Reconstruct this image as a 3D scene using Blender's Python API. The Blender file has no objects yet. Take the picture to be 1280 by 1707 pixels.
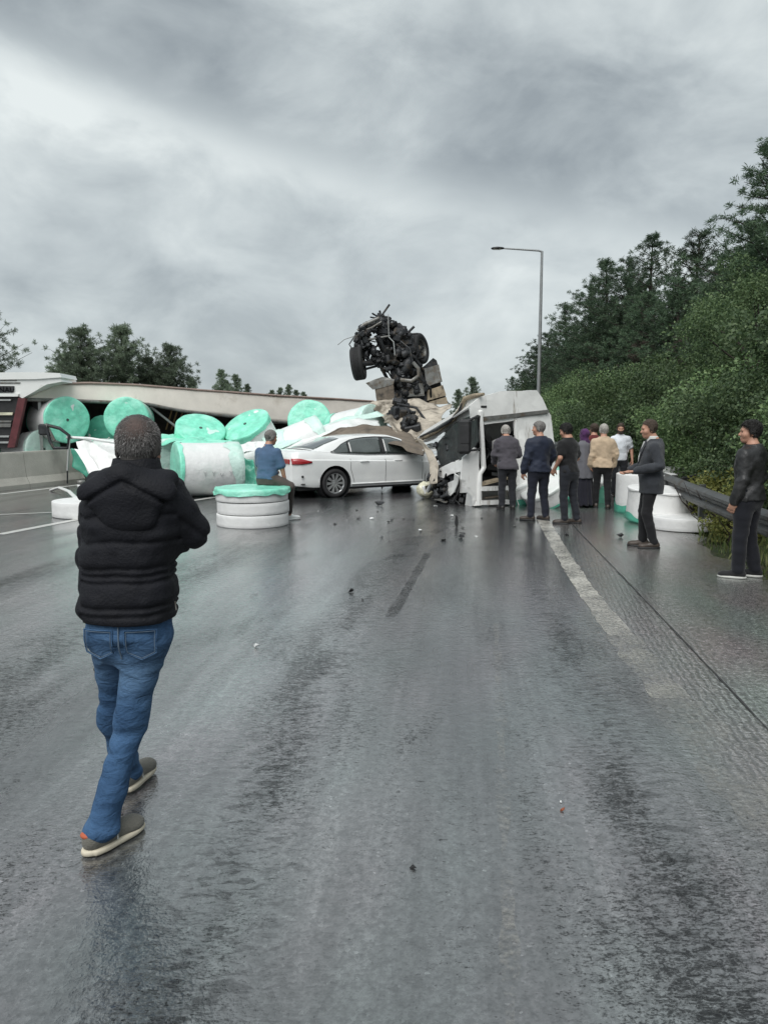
import bpy, math, random
import numpy as np
from mathutils import Vector, Matrix, Quaternion
from mathutils.geometry import tessellate_polygon

R = math.radians
scene = bpy.context.scene
col = scene.collection

# ------------------------------------------------------------------ camera
F_PX, CX, CY, CAM_H = 1280.0, 640.0, 853.5, 1.78
PITCH = math.atan(156.5 / F_PX)
cam = bpy.data.cameras.new('camera')
cam_o = bpy.data.objects.new('camera', cam)
col.objects.link(cam_o)
cam.sensor_fit = 'VERTICAL'
cam.sensor_height = 36.0
cam.lens = 36.0 * F_PX / 1707.0
cam.clip_start = 0.05
cam.clip_end = 3000
cam_o.location = (0, 0, CAM_H)
cam_o.rotation_euler = (math.pi / 2 - PITCH, 0, 0)
scene.camera = cam_o

# ------------------------------------------------------------------ world: overcast sky
SUN_EL, SUN_AZ = R(52), R(200)          # veiled sun behind the clouds, behind the photographer
w = bpy.data.worlds.new('World')
scene.world = w
w.use_nodes = True
nt = w.node_tree
for n in list(nt.nodes):
    nt.nodes.remove(n)


def N(t, typ, **kw):
    n = t.nodes.new(typ)
    for k, v in kw.items():
        setattr(n, k, v)
    return n


def MATH(t, op, a, b=None, c=None, clamp=False):
    n = t.nodes.new('ShaderNodeMath')
    n.operation = op
    n.use_clamp = clamp
    for i, v in enumerate((a, b, c)):
        if v is None:
            continue
        if isinstance(v, (int, float)):
            n.inputs[i].default_value = v
        else:
            t.links.new(v, n.inputs[i])
    return n.outputs[0]


def RAMP(t, fac, stops, interp='LINEAR'):
    n = t.nodes.new('ShaderNodeValToRGB')
    n.color_ramp.interpolation = interp
    e = n.color_ramp.elements
    while len(e) < len(stops):
        e.new(0.5)
    for i, (p, c) in enumerate(stops):
        e[i].position = p
        if isinstance(c, (int, float)):
            c = (c, c, c)
        e[i].color = (c[0], c[1], c[2], 1)
    t.links.new(fac, n.inputs[0])
    return n.outputs[0]


def NOISE(t, vec, scale, detail=4, rough=.55, dist=0.0, dim='3D'):
    n = t.nodes.new('ShaderNodeTexNoise')
    n.noise_dimensions = dim
    n.inputs['Scale'].default_value = scale
    n.inputs['Detail'].default_value = detail
    n.inputs['Roughness'].default_value = rough
    n.inputs['Distortion'].default_value = dist
    if vec is not None:
        t.links.new(vec, n.inputs['Vector'])
    return n.outputs[0]


def MIXC(t, fac, a, b, mode='MIX'):
    n = t.nodes.new('ShaderNodeMix')
    n.data_type = 'RGBA'
    n.blend_type = mode
    for s, v in ((n.inputs[0], fac), (n.inputs[6], a), (n.inputs[7], b)):
        if isinstance(v, (int, float)):
            s.default_value = v
        elif isinstance(v, (tuple, list)):
            s.default_value = (v[0], v[1], v[2], 1)
        else:
            t.links.new(v, s)
    return n.outputs[2]


def MAPPING(t, vec, scale=(1, 1, 1), loc=(0, 0, 0), rot=(0, 0, 0)):
    n = t.nodes.new('ShaderNodeMapping')
    n.inputs['Scale'].default_value = scale
    n.inputs['Location'].default_value = loc
    n.inputs['Rotation'].default_value = rot
    t.links.new(vec, n.inputs['Vector'])
    return n.outputs[0]


SKY_L = 0.315
out = N(nt, 'ShaderNodeOutputWorld')
sky = N(nt, 'ShaderNodeTexSky', sky_type='NISHITA')
sky.sun_disc = False
sky.sun_elevation = SUN_EL
sky.sun_rotation = SUN_AZ
bg1 = N(nt, 'ShaderNodeBackground')
bg1.inputs[1].default_value = 0.06
nt.links.new(sky.outputs[0], bg1.inputs[0])
# cloud deck: directions projected on a plane overhead
tc = N(nt, 'ShaderNodeTexCoord')
sep = N(nt, 'ShaderNodeSeparateXYZ')
nt.links.new(tc.outputs['Generated'], sep.inputs[0])
dx, dy_, dz = sep.outputs
skyv = MAPPING(nt, tc.outputs['Generated'], (1.0, 1.0, 1.75), (0, 0, 0), (0, R(-15), 0))
n_big = NOISE(nt, MAPPING(nt, skyv, (1, 1, 1), (6.3, 1.2, 5.4)), 2.0, 4, .48, .4)
n_mid = NOISE(nt, MAPPING(nt, skyv, (1, 1, 1), (2.2, 8.1, 3.0)), 6.4, 7, .55, .3)
# a long dark roll of cloud, sharp along its lower edge, with a bright rift under it
sband = MATH(nt, 'ADD', MATH(nt, 'MULTIPLY', dz, .974), MATH(nt, 'MULTIPLY', dx, .225))
sband = MATH(nt, 'ADD', sband, MATH(nt, 'MULTIPLY', MATH(nt, 'SUBTRACT', n_mid, .5), .11))
sband = MATH(nt, 'ADD', sband, MATH(nt, 'MULTIPLY', MATH(nt, 'SUBTRACT', n_big, .5), .06))
dark = RAMP(nt, sband, [(.255, 0), (.315, 1), (.36, .8), (.47, .1)], 'EASE')
gap = RAMP(nt, sband, [(.20, 0), (.262, 1), (.30, .0)], 'EASE')
left = MATH(nt, 'MULTIPLY', MATH(nt, 'SUBTRACT', -.05, dx), 3.2, clamp=True)
gap = MATH(nt, 'MULTIPLY', gap, left)
v = MATH(nt, 'ADD', MATH(nt, 'ADD', MATH(nt, 'MULTIPLY', n_big, 0.60), .125), MATH(nt, 'MULTIPLY', n_mid, 0.62))
v = MATH(nt, 'SUBTRACT', v, .085)
v = MATH(nt, 'SUBTRACT', v, MATH(nt, 'MULTIPLY', dark, 0.17))
v = MATH(nt, 'ADD', v, MATH(nt, 'MULTIPLY', gap, 0.17))
cl = RAMP(nt, v, [(0.40, (0.280, 0.318, 0.342)), (0.54, (0.395, 0.440, 0.460)),
                  (0.66, (0.515, 0.565, 0.578)), (0.86, (0.715, 0.765, 0.762))])
bg2 = N(nt, 'ShaderNodeBackground')
bg2.inputs[1].default_value = SKY_L / 0.5
nt.links.new(cl, bg2.inputs[0])
mx = N(nt, 'ShaderNodeMixShader')
mx.inputs[0].default_value = 0.95
nt.links.new(bg1.outputs[0], mx.inputs[1])
nt.links.new(bg2.outputs[0], mx.inputs[2])
nt.links.new(mx.outputs[0], out.inputs[0])

# ------------------------------------------------------------------ sun (veiled) and exposure
sl = bpy.data.lights.new('sun', 'SUN')
sl.energy = 1.5
sl.angle = R(50)
sl.color = (1.0, 0.985, 0.96)
so = bpy.data.objects.new('sun', sl)
col.objects.link(so)
sd = Vector((math.sin(SUN_AZ) * math.cos(SUN_EL), math.cos(SUN_AZ) * math.cos(SUN_EL), math.sin(SUN_EL)))
so.rotation_euler = sd.to_track_quat('Z', 'Y').to_euler()
so.location = sd * 60
vs = scene.view_settings
vs.view_transform = 'Standard'
vs.look = 'None'
vs.gamma = 1
vs.use_curve_mapping = False
vs.exposure = 0.88
scene.cycles.use_denoising = True
scene.cycles.max_bounces = 5
scene.cycles.transparent_max_bounces = 8
scene.cycles.caustics_reflective = False
scene.cycles.caustics_refractive = False

# ------------------------------------------------------------------ pixels to places
_F = Vector((0, math.cos(PITCH), -math.sin(PITCH)))
_U = Vector((0, math.sin(PITCH), math.cos(PITCH)))
_R = Vector((1, 0, 0))
_C = Vector((0, 0, CAM_H))


def ray(px, py):
    return _F + _R * ((px - CX) / F_PX) - _U * ((py - CY) / F_PX)


def at(px, py, h=0.0):
    """point at height h under pixel"""
    d = ray(px, py)
    return _C + d * ((h - CAM_H) / d.z)


def atY(px, py, Y):
    """point at world distance Y under pixel"""
    d = ray(px, py)
    return _C + d * (Y / d.y)


def onplane(px, py, P0, n):
    d = ray(px, py)
    return _C + d * ((P0 - _C).dot(n) / d.dot(n))


# ------------------------------------------------------------------ objects
def tag(o, label=None, cat=None, group=None, kind=None):
    if label:
        o['label'] = label
    if cat:
        o['category'] = cat
    if group:
        o['group'] = group
    if kind:
        o['kind'] = kind
    return o


def empty(name, loc=(0, 0, 0), rot=None, parent=None):
    o = bpy.data.objects.new(name, None)
    o.empty_display_size = .2
    col.objects.link(o)
    o.location = loc
    if rot is not None:
        if isinstance(rot, (int, float)):
            o.rotation_euler = (0, 0, rot)
        else:
            o.rotation_mode = 'QUATERNION'
            o.rotation_quaternion = rot
    o.parent = parent
    return o


def thing(name, label, cat, loc=(0, 0, 0), rot=None, group=None):
    return tag(empty(name, loc, rot), label, cat, group)


def np_mesh(name, V, Fq, smooth=True):
    V = np.asarray(V, dtype=np.float32)
    Fq = np.asarray(Fq, dtype=np.int32)
    me = bpy.data.meshes.new(name)
    k = Fq.shape[1]
    me.vertices.add(len(V))
    me.vertices.foreach_set('co', V.ravel())
    me.loops.add(Fq.size)
    me.loops.foreach_set('vertex_index', Fq.ravel())
    me.polygons.add(len(Fq))
    me.polygons.foreach_set('loop_start', np.arange(0, Fq.size, k, dtype=np.int32))
    me.polygons.foreach_set('use_smooth', np.full(len(Fq), smooth, dtype=bool))
    me.update(calc_edges=True)
    return me


def link(name, me, mat, parent=None, smooth=None):
    o = bpy.data.objects.new(name, me)
    col.objects.link(o)
    if mat is not None:
        for m in (mat if isinstance(mat, (list, tuple)) else [mat]):
            me.materials.append(m)
    o.parent = parent
    return o


class MB:
    """collects shapes; build() links them as one mesh object"""

    def __init__(s):
        s.v, s.f, s.sm, s.mi = [], [], [], []

    def add(s, V, Fs, smooth=False, mi=0):
        b = len(s.v)
        s.v += [tuple(p) for p in V]
        for f in Fs:
            s.f.append(tuple(b + i for i in f))
            s.sm.append(smooth)
            s.mi.append(mi)
        return s

    def box(s, c, size, M=None, mi=0, bev=0.0, taper=1.0):
        x, y, z = size[0] / 2, size[1] / 2, size[2] / 2
        c = Vector(c)
        if bev <= 0:
            P = [Vector((i * x * (taper if k > 0 else 1), j * y * (taper if k > 0 else 1), k * z))
                 for k in (-1, 1) for j in (-1, 1) for i in (-1, 1)]
            Fs = [(0, 2, 3, 1), (4, 5, 7, 6), (0, 1, 5, 4), (2, 6, 7, 3), (0, 4, 6, 2), (1, 3, 7, 5)]
        else:
            b = min(bev, x * .9, y * .9, z * .9)
            P, idx = [], {}
            for i in (-1, 1):
                for j in (-1, 1):
                    for k in (-1, 1):
                        for a in range(3):
                            q = [i * (x - b), j * (y - b), k * (z - b)]
                            q[a] += (i, j, k)[a] * b
                            idx[(i, j, k, a)] = len(P)
                            P.append(Vector(q))
            Fs = []
            for a in range(3):
                o1, o2 = (a + 1) % 3, (a + 2) % 3
                for sg in (-1, 1):
                    ring = []
                    for (u, w_) in ((-1, -1), (1, -1), (1, 1), (-1, 1)):
                        t = [0, 0, 0]
                        t[a], t[o1], t[o2] = sg, u, w_
                        ring.append(idx[(t[0], t[1], t[2], a)])
                    Fs.append(tuple(ring if sg > 0 else ring[::-1]))
            for a in range(3):
                o1, o2 = (a + 1) % 3, (a + 2) % 3
                for u in (-1, 1):
                    for w_ in (-1, 1):
                        def ky(sa, ax):
                            t = [0, 0, 0]
                            t[a], t[o1], t[o2] = sa, u, w_
                            return idx[(t[0], t[1], t[2], ax)]
                        q = [ky(-1, o1), ky(1, o1), ky(1, o2), ky(-1, o2)]
                        Fs.append(tuple(q if u * w_ < 0 else q[::-1]))
            for i in (-1, 1):
                for j in (-1, 1):
                    for k in (-1, 1):
                        q = [idx[(i, j, k, 0)], idx[(i, j, k, 1)], idx[(i, j, k, 2)]]
                        Fs.append(tuple(q if i * j * k > 0 else q[::-1]))
        if M is not None:
            P = [M @ p for p in P]
        return s.add([p + c for p in P], Fs, False, mi)

    def bar(s, a, b, wd, ht, up=(0, 0, 1), mi=0, bev=0.0):
        a, b = Vector(a), Vector(b)
        d = b - a
        L = d.length
        d.normalize()
        up = Vector(up)
        sdv = d.cross(up)
        if sdv.length < 1e-4:
            sdv = d.cross(Vector((1, 0, 0)))
        sdv.normalize()
        u = sdv.cross(d)
        M = Matrix((d, sdv, u)).transposed()
        return s.box((a + b) / 2, (L, wd, ht), M, mi, bev)

    def tube(s, pts, r, n=10, caps=True, mi=0, smooth=True, flat=1.0):
        pts = [Vector(p) for p in pts]
        rs = r if isinstance(r, (list, tuple)) else [r] * len(pts)
        V, Fs = [], []
        ref = None
        for i, p in enumerate(pts):
            d = (pts[min(i + 1, len(pts) - 1)] - pts[max(i - 1, 0)]).normalized()
            if ref is None:
                ref = Vector((0, 0, 1)) if abs(d.z) < .9 else Vector((1, 0, 0))
            a = d.cross(ref)
            if a.length < 1e-5:
                a = d.orthogonal()
            a.normalize()
            b = a.cross(d).normalized()
            ref = b
            for k in range(n):
                t = 2 * math.pi * k / n
                V.append(p + (a * math.cos(t) + b * (math.sin(t) * flat)) * rs[i])
        for i in range(len(pts) - 1):
            for k in range(n):
                k2 = (k + 1) % n
                Fs.append((i * n + k, i * n + k2, (i + 1) * n + k2, (i + 1) * n + k))
        s.add(V, Fs, smooth, mi)
        if caps:
            m = len(pts) - 1
            s.add(V[:n], [tuple(range(n))[::-1]], False, mi)
            s.add(V[m * n:], [tuple(range(n))], False, mi)
        return s

    def lathe(s, prof, n=32, M=None, mi=0, smooth=True, close=False):
        """prof: list of (r, z) about local z"""
        V, Fs = [], []
        for (r, z) in prof:
            for k in range(n):
                t = 2 * math.pi * k / n
                V.append(Vector((r * math.cos(t), r * math.sin(t), z)))
        m = len(prof)
        for i in range(m if close else m - 1):
            i2 = (i + 1) % m
            for k in range(n):
                k2 = (k + 1) % n
                Fs.append((i * n + k, i * n + k2, i2 * n + k2, i2 * n + k))
        if M is not None:
            V = [M @ p for p in V]
        return s.add(V, Fs, smooth, mi)

    def grid(s, rows, mi=0, smooth=True, closed=False):
        n = len(rows[0])
        V = [p for r in rows for p in r]
        Fs = []
        for i in range(len(rows) - 1):
            for k in range(n if closed else n - 1):
                k2 = (k + 1) % n
                Fs.append((i * n + k, i * n + k2, (i + 1) * n + k2, (i + 1) * n + k))
        return s.add(V, Fs, smooth, mi)

    def prism(s, poly, ext, mi=0):
        """polygon (3D points in a plane) extruded by vector ext"""
        poly = [Vector(p) for p in poly]
        ext = Vector(ext)
        n = len(poly)
        tris = tessellate_polygon([poly])
        V = poly + [p + ext for p in poly]
        Fs = [tuple(t) for t in tris] + [tuple(n + i for i in t[::-1]) for t in tris]
        for i in range(n):
            j = (i + 1) % n
            Fs.append((i, j, n + j, n + i))
        return s.add(V, Fs, False, mi)

    def build(s, name, mat, parent=None, origin=None, fixn=True):
        V = s.v
        if origin is not None:
            o_ = Vector(origin)
            V = [Vector(p) - o_ for p in V]
        me = bpy.data.meshes.new(name)
        me.from_pydata([tuple(p) for p in V], [], s.f)
        me.polygons.foreach_set('use_smooth', s.sm)
        me.polygons.foreach_set('material_index', s.mi)
        if fixn:
            import bmesh
            bm = bmesh.new()
            bm.from_mesh(me)
            bmesh.ops.recalc_face_normals(bm, faces=bm.faces)
            bm.to_mesh(me)
            bm.free()
        me.update()
        return link(name, me, mat, parent)


def local(root, pts):
    """world points into the frame of an unparented root"""
    M = root.matrix_basis.inverted()
    return [M @ Vector(p) for p in pts]


# ------------------------------------------------------------------ noise in numpy
_rng = np.random.RandomState(7)
_tab = _rng.rand(32, 32, 32).astype(np.float32)


def vnoise(P):
    P = np.asarray(P, dtype=np.float32)
    i = np.floor(P).astype(np.int32)
    f = P - i
    f = f * f * (3 - 2 * f)
    a, b, c = (i[..., 0] & 31), (i[..., 1] & 31), (i[..., 2] & 31)
    a1, b1_, c1 = (a + 1) & 31, (b + 1) & 31, (c + 1) & 31
    x, y, z = f[..., 0], f[..., 1], f[..., 2]
    r = (_tab[a, b, c] * (1 - x) + _tab[a1, b, c] * x) * (1 - y) + (_tab[a, b1_, c] * (1 - x) + _tab[a1, b1_, c] * x) * y
    s_ = (_tab[a, b, c1] * (1 - x) + _tab[a1, b, c1] * x) * (1 - y) + (_tab[a, b1_, c1] * (1 - x) + _tab[a1, b1_, c1] * x) * y
    return (r * (1 - z) + s_ * z) * 2 - 1


def fbm(P, oct=3):
    P = np.asarray(P, dtype=np.float32)
    a, t, s_ = 1.0, 0.0, 0.0
    for k in range(oct):
        t = t + a * vnoise(P * (2 ** k) + 11.3 * k)
        s_ += a
        a *= .5
    return t / s_


# ------------------------------------------------------------------ materials
def lin(r, g, b):
    def f(c):
        c = c / 255.0
        return c / 12.92 if c <= .04045 else ((c + .055) / 1.055) ** 2.4
    return (f(r), f(g), f(b))


def pmat(name, c, rough=.6, metal=0.0, var=.18, vscale=6.0, bump=0.0, bscale=40.0, coat=0.0, spec=.5,
         dirt=None, dscale=3.0, dlo=.5, dhi=.65, dstretch=(1, 1, 1), trans=0.0, sheen=0.0, coatr=.1, island=0.0):
    m = bpy.data.materials.new(name)
    m.use_nodes = True
    t = m.node_tree
    b = t.nodes['Principled BSDF']
    tcn = N(t, 'ShaderNodeTexCoord')
    o = tcn.outputs['Object']
    n1 = NOISE(t, o, vscale, 5, .6)
    lo = tuple(x * (1 - var) for x in c)
    hi = tuple(min(1, x * (1 + var)) for x in c)
    cc = RAMP(t, n1, [(.3, lo), (.7, hi)])
    if island:
        g = N(t, 'ShaderNodeNewGeometry')
        k = MATH(t, 'ADD', 1 - island, MATH(t, 'MULTIPLY', g.outputs['Random Per Island'], 2 * island))
        cm = N(t, 'ShaderNodeVectorMath', operation='SCALE')
        t.links.new(cc, cm.inputs[0])
        t.links.new(k, cm.inputs['Scale'])
        cc = cm.outputs[0]
    if dirt is not None:
        nd = NOISE(t, MAPPING(t, o, dstretch), dscale, 6, .62, .2)
        f = RAMP(t, nd, [(dlo, 0), (dhi, 1)])
        cc = MIXC(t, f, cc, dirt)
        rr = MIXC(t, f, (rough,) * 3, (min(1, rough + .3),) * 3)
        t.links.new(rr, b.inputs['Roughness'])
    else:
        rr = RAMP(t, n1, [(.3, max(0, rough - .07)), (.7, min(1, rough + .07))])
        t.links.new(rr, b.inputs['Roughness'])
    t.links.new(cc, b.inputs['Base Color'])
    b.inputs['Metallic'].default_value = metal
    b.inputs['Specular IOR Level'].default_value = spec
    b.inputs['Coat Weight'].default_value = coat
    b.inputs['Coat Roughness'].default_value = coatr
    if sheen:
        b.inputs['Sheen Weight'].default_value = sheen
    if bump:
        bn = N(t, 'ShaderNodeBump')
        bn.inputs['Strength'].default_value = bump
        bn.inputs['Distance'].default_value = .02
        t.links.new(NOISE(t, o, bscale, 4, .6), bn.inputs['Height'])
        t.links.new(bn.outputs[0], b.inputs['Normal'])
    if trans:
        b.inputs['Transmission Weight'].default_value = trans
    return m


M = {}
M['white_paint'] = pmat('white_paint', (.78, .79, .77), .28, var=.03, coat=.6, dirt=(.34, .30, .25), dscale=2.2, dlo=.60, dhi=.86)
M['car_paint'] = pmat('car_paint', (.80, .81, .80), .25, var=.02, coat=.8, coatr=.05, dirt=(.5, .49, .46), dscale=3, dlo=.6, dhi=.9)
M['cab_paint'] = pmat('cab_paint', (.84, .84, .82), .35, var=.04, coat=.4, dirt=(.20, .155, .11), dscale=3.4, dlo=.60, dhi=.78, dstretch=(2.2, 2.2, .35))
M['glass_dark'] = pmat('glass_dark', (.035, .043, .043), .06, var=.3, spec=.9, coat=1.0, coatr=.03)
M['glass_car'] = pmat('glass_car', (.05, .062, .058), .05, var=.4, vscale=2.5, spec=1.0, coat=1.0, coatr=.02)
M['black_plastic'] = pmat('black_plastic', (.018, .018, .019), .45, var=.3)
M['rubber'] = pmat('rubber', (.02, .02, .021), .75, var=.3, bump=.4, bscale=60)
M['alloy'] = pmat('alloy', (.55, .56, .56), .32, metal=.85, var=.1)
M['steel_dark'] = pmat('steel_dark', (.032, .034, .037), .5, metal=.35, var=.5, bump=.5, bscale=20, dirt=(.10, .075, .05), dscale=4, dlo=.55, dhi=.75)
M['steel_mid'] = pmat('steel_mid', (.20, .20, .19), .5, metal=.5, var=.3, dirt=(.13, .10, .07), dscale=5, dlo=.5, dhi=.7)
M['steel_light'] = pmat('steel_light', (.45, .46, .45), .42, metal=.6, var=.15, dirt=(.22, .19, .15), dscale=6, dlo=.55, dhi=.8)
M['tank_brown'] = pmat('tank_brown', (.16, .13, .10), .6, metal=.1, var=.3, dirt=(.05, .045, .04), dscale=5, dlo=.5, dhi=.7)
M['tan_panel'] = pmat('tan_panel', (.33, .27, .19), .65, var=.25, dirt=(.09, .075, .06), dscale=5, dlo=.52, dhi=.7)
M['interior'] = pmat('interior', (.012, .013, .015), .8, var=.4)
M['red_lamp'] = pmat('red_lamp', (.36, .012, .018), .15, var=.15, coat=1.0)
M['clear_lamp'] = pmat('clear_lamp', (.62, .60, .45), .25, var=.3, coat=.8, bump=.4, bscale=12)
M['dark_red'] = pmat('dark_red', (.10, .022, .026), .5, var=.25)
M['beige_tarp'] = pmat('beige_tarp', (.78, .72, .65), .6, var=.08, vscale=2, bump=.25, bscale=5, dirt=(.50, .44, .37), dscale=1.6, dlo=.58, dhi=.85)
M['old_tarp'] = pmat('old_tarp', (.46, .41, .34), .7, var=.25, vscale=3, bump=.6, bscale=9, dirt=(.10, .085, .065), dscale=2.2, dlo=.46, dhi=.66)
M['brown_tarp'] = pmat('brown_tarp', (.16, .13, .10), .6, var=.2, vscale=3, bump=.4, bscale=8, dirt=(.07, .06, .05), dscale=2, dlo=.5, dhi=.7)
M['film_white'] = pmat('film_white', (.78, .79, .78), .33, var=.06, vscale=3, bump=.7, bscale=8, coat=.25, coatr=.2, dirt=(.60, .68, .64), dscale=2.6, dlo=.5, dhi=.8)
M['paper_white'] = pmat('paper_white', (.78, .78, .77), .55, var=.06, vscale=4, bump=.4, bscale=10, dirt=(.50, .50, .47), dscale=3.5, dlo=.58, dhi=.85)
M['film_green'] = pmat('film_green', (.22, .72, .53), .36, var=.2, vscale=5, bump=.9, bscale=11, coat=.3, coatr=.2, dirt=(.42, .82, .68), dscale=2.4, dlo=.46, dhi=.76)
M['film_pale'] = pmat('film_pale', (.60, .79, .72), .36, var=.14, vscale=4, bump=.9, bscale=11, coat=.3, coatr=.2, dirt=(.30, .68, .53), dscale=2.0, dlo=.52, dhi=.78)
M['film_deep'] = pmat('film_deep', (.09, .42, .30), .42, var=.2, vscale=4, bump=.5, bscale=8, coat=.3, coatr=.2)
M['core'] = pmat('core', (.06, .10, .085), .8)
M['wood'] = pmat('wood', (.36, .24, .12), .75, var=.3, vscale=10)
M['deck'] = pmat('deck', (.045, .04, .036), .8, var=.4)
M['concrete'] = pmat('concrete', (.46, .44, .395), .85, var=.15, vscale=1.6, bump=.5, bscale=30, dirt=(.27, .255, .23), dscale=1.1, dlo=.54, dhi=.8, dstretch=(1, 1, .4))
M['galvanised'] = pmat('galvanised', (.11, .115, .115), .5, metal=.45, var=.2, vscale=4, dirt=(.10, .085, .07), dscale=3, dlo=.5, dhi=.75)
M['lamp_steel'] = pmat('lamp_steel', (.30, .31, .31), .45, metal=.6, var=.1)
M['skin'] = pmat('skin', (.46, .25, .175), .5, var=.1, vscale=14, spec=.4)
M['eye'] = pmat('eye', (.02, .015, .012), .15, var=.1)
M['red_debris'] = pmat('red_debris', (.25, .07, .03), .5)
print('setup done')
# ------------------------------------------------------------------ implicit bodies and clothes
class SDF:
    def __init__(s, lo, hi, h):
        s.lo = np.array(lo, dtype=np.float32)
        s.h = h
        s.n = np.ceil((np.array(hi) - s.lo) / h).astype(int) + 1
        s.D = np.full(tuple(s.n), .12, dtype=np.float32)

    def win(s, lo, hi):
        a = np.clip(np.floor((np.array(lo) - s.lo) / s.h).astype(int), 0, s.n - 1)
        b = np.clip(np.ceil((np.array(hi) - s.lo) / s.h).astype(int) + 1, 1, s.n)
        sl_ = tuple(slice(a[i], b[i]) for i in range(3))
        ax = [s.lo[i] + s.h * np.arange(a[i], b[i], dtype=np.float32) for i in range(3)]
        X, Y, Z = np.meshgrid(*ax, indexing='ij', sparse=True)
        return sl_, X, Y, Z

    def merge(s, sl_, d, k, op='u'):
        A = s.D[sl_]
        if op == 'u':
            if k > 0:
                hh = np.clip(.5 + .5 * (d - A) / k, 0, 1)
                s.D[sl_] = d * (1 - hh) + A * hh - k * hh * (1 - hh)
            else:
                s.D[sl_] = np.minimum(A, d)
        elif op == 's':
            nd = -d
            if k > 0:
                hh = np.clip(.5 - .5 * (A - nd) / k, 0, 1)
                s.D[sl_] = A * (1 - hh) + nd * hh + k * hh * (1 - hh)
            else:
                s.D[sl_] = np.maximum(A, nd)
        return s

    def cone(s, a, b, ra, rb, k=.02, op='u'):
        a, b = np.array(a, dtype=np.float32), np.array(b, dtype=np.float32)
        m = max(ra, rb) + .08
        sl_, X, Y, Z = s.win(np.minimum(a, b) - m, np.maximum(a, b) + m)
        ab = b - a
        L2 = max(float(ab @ ab), 1e-9)
        t = np.clip(((X - a[0]) * ab[0] + (Y - a[1]) * ab[1] + (Z - a[2]) * ab[2]) / L2, 0, 1)
        d = np.sqrt((X - a[0] - t * ab[0]) ** 2 + (Y - a[1] - t * ab[1]) ** 2 + (Z - a[2] - t * ab[2]) ** 2)
        return s.merge(sl_, d - (ra + (rb - ra) * t), k, op)

    def chain(s, pts, rs, k=.02):
        for i in range(len(pts) - 1):
            s.cone(pts[i], pts[i + 1], rs[i], rs[i + 1], k if i == 0 else .012)
        return s

    def ell(s, c, r, k=.02, op='u'):
        c, r = np.array(c), np.array(r)
        sl_, X, Y, Z = s.win(c - r - .08, c + r + .08)
        q = np.sqrt(((X - c[0]) / r[0]) ** 2 + ((Y - c[1]) / r[1]) ** 2 + ((Z - c[2]) / r[2]) ** 2)
        return s.merge(sl_, (q - 1) * float(r.min()), k, op)

    def stack(s, lv, k=.02, n=2.3):
        """lv rows: z, cx, cy, half width, half depth"""
        lv = np.array(sorted(lv), dtype=np.float32)
        m = .08
        lo = [(lv[:, 1] - lv[:, 3]).min() - m, (lv[:, 2] - lv[:, 4]).min() - m, lv[0, 0] - m]
        hi = [(lv[:, 1] + lv[:, 3]).max() + m, (lv[:, 2] + lv[:, 4]).max() + m, lv[-1, 0] + m]
        sl_, X, Y, Z = s.win(lo, hi)
        z1 = Z.ravel()
        # smooth interpolation along the height
        zf = np.linspace(lv[0, 0], lv[-1, 0], 160)
        it = []
        for c in range(1, 5):
            v_ = np.interp(zf, lv[:, 0], lv[:, c])
            ker = np.hanning(15)
            ker /= ker.sum()
            v_ = np.convolve(np.pad(v_, 7, mode='edge'), ker, mode='valid')
            it.append(np.interp(z1, zf, v_).astype(np.float32).reshape(1, 1, -1))
        cx, cy, hw, hd = it
        q = (np.abs((X - cx) / hw) ** n + np.abs((Y - cy) / hd) ** n) ** (1 / n)
        d = (q - 1) * np.minimum(hw, hd)
        d = np.maximum(d, np.maximum(lv[0, 0] - Z, Z - lv[-1, 0]))
        return s.merge(sl_, d, k)

    def cutz(s, z, keep='above'):
        Z = s.lo[2] + s.h * np.arange(s.n[2], dtype=np.float32)
        Z = Z.reshape(1, 1, -1)
        s.D = np.maximum(s.D, (z - Z) if keep == 'above' else (Z - z))
        return s

    def displace(s, fn):
        ids = np.nonzero(np.abs(s.D) < .05)
        P = np.stack([s.lo[i] + s.h * ids[i] for i in range(3)], -1).astype(np.float32)
        s.D[ids] += fn(P)
        return s

    def mesh(s):
        D = s.D.copy()
        D[0], D[-1], D[:, 0], D[:, -1], D[:, :, 0], D[:, :, -1] = (.1,) * 6
        ins = D < 0
        c8 = np.zeros(tuple(np.array(D.shape) - 1), dtype=np.int8)
        nx, ny, nz = c8.shape
        cor = [(i, j, k) for i in (0, 1) for j in (0, 1) for k in (0, 1)]
        for (i, j, k) in cor:
            c8 += ins[i:i + nx, j:j + ny, k:k + nz]
        act = (c8 > 0) & (c8 < 8)
        ci, cj, ck = np.nonzero(act)
        idx = np.full(c8.shape, -1, dtype=np.int32)
        idx[ci, cj, ck] = np.arange(len(ci))
        acc = np.zeros((len(ci), 3), dtype=np.float32)
        cnt = np.zeros(len(ci), dtype=np.float32)
        for a in cor:
            for ax in range(3):
                if a[ax]:
                    continue
                b = list(a)
                b[ax] = 1
                da = D[ci + a[0], cj + a[1], ck + a[2]]
                db = D[ci + b[0], cj + b[1], ck + b[2]]
                m = (da < 0) != (db < 0)
                t = np.where(m, da / np.where(m, da - db, 1), 0)
                p = np.tile(np.array(a, dtype=np.float32), (len(ci), 1))
                p[:, ax] += t
                acc += p * m[:, None]
                cnt += m
        V = s.lo + s.h * (np.stack([ci, cj, ck], -1) + acc / cnt[:, None])
        Fs = []
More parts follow.
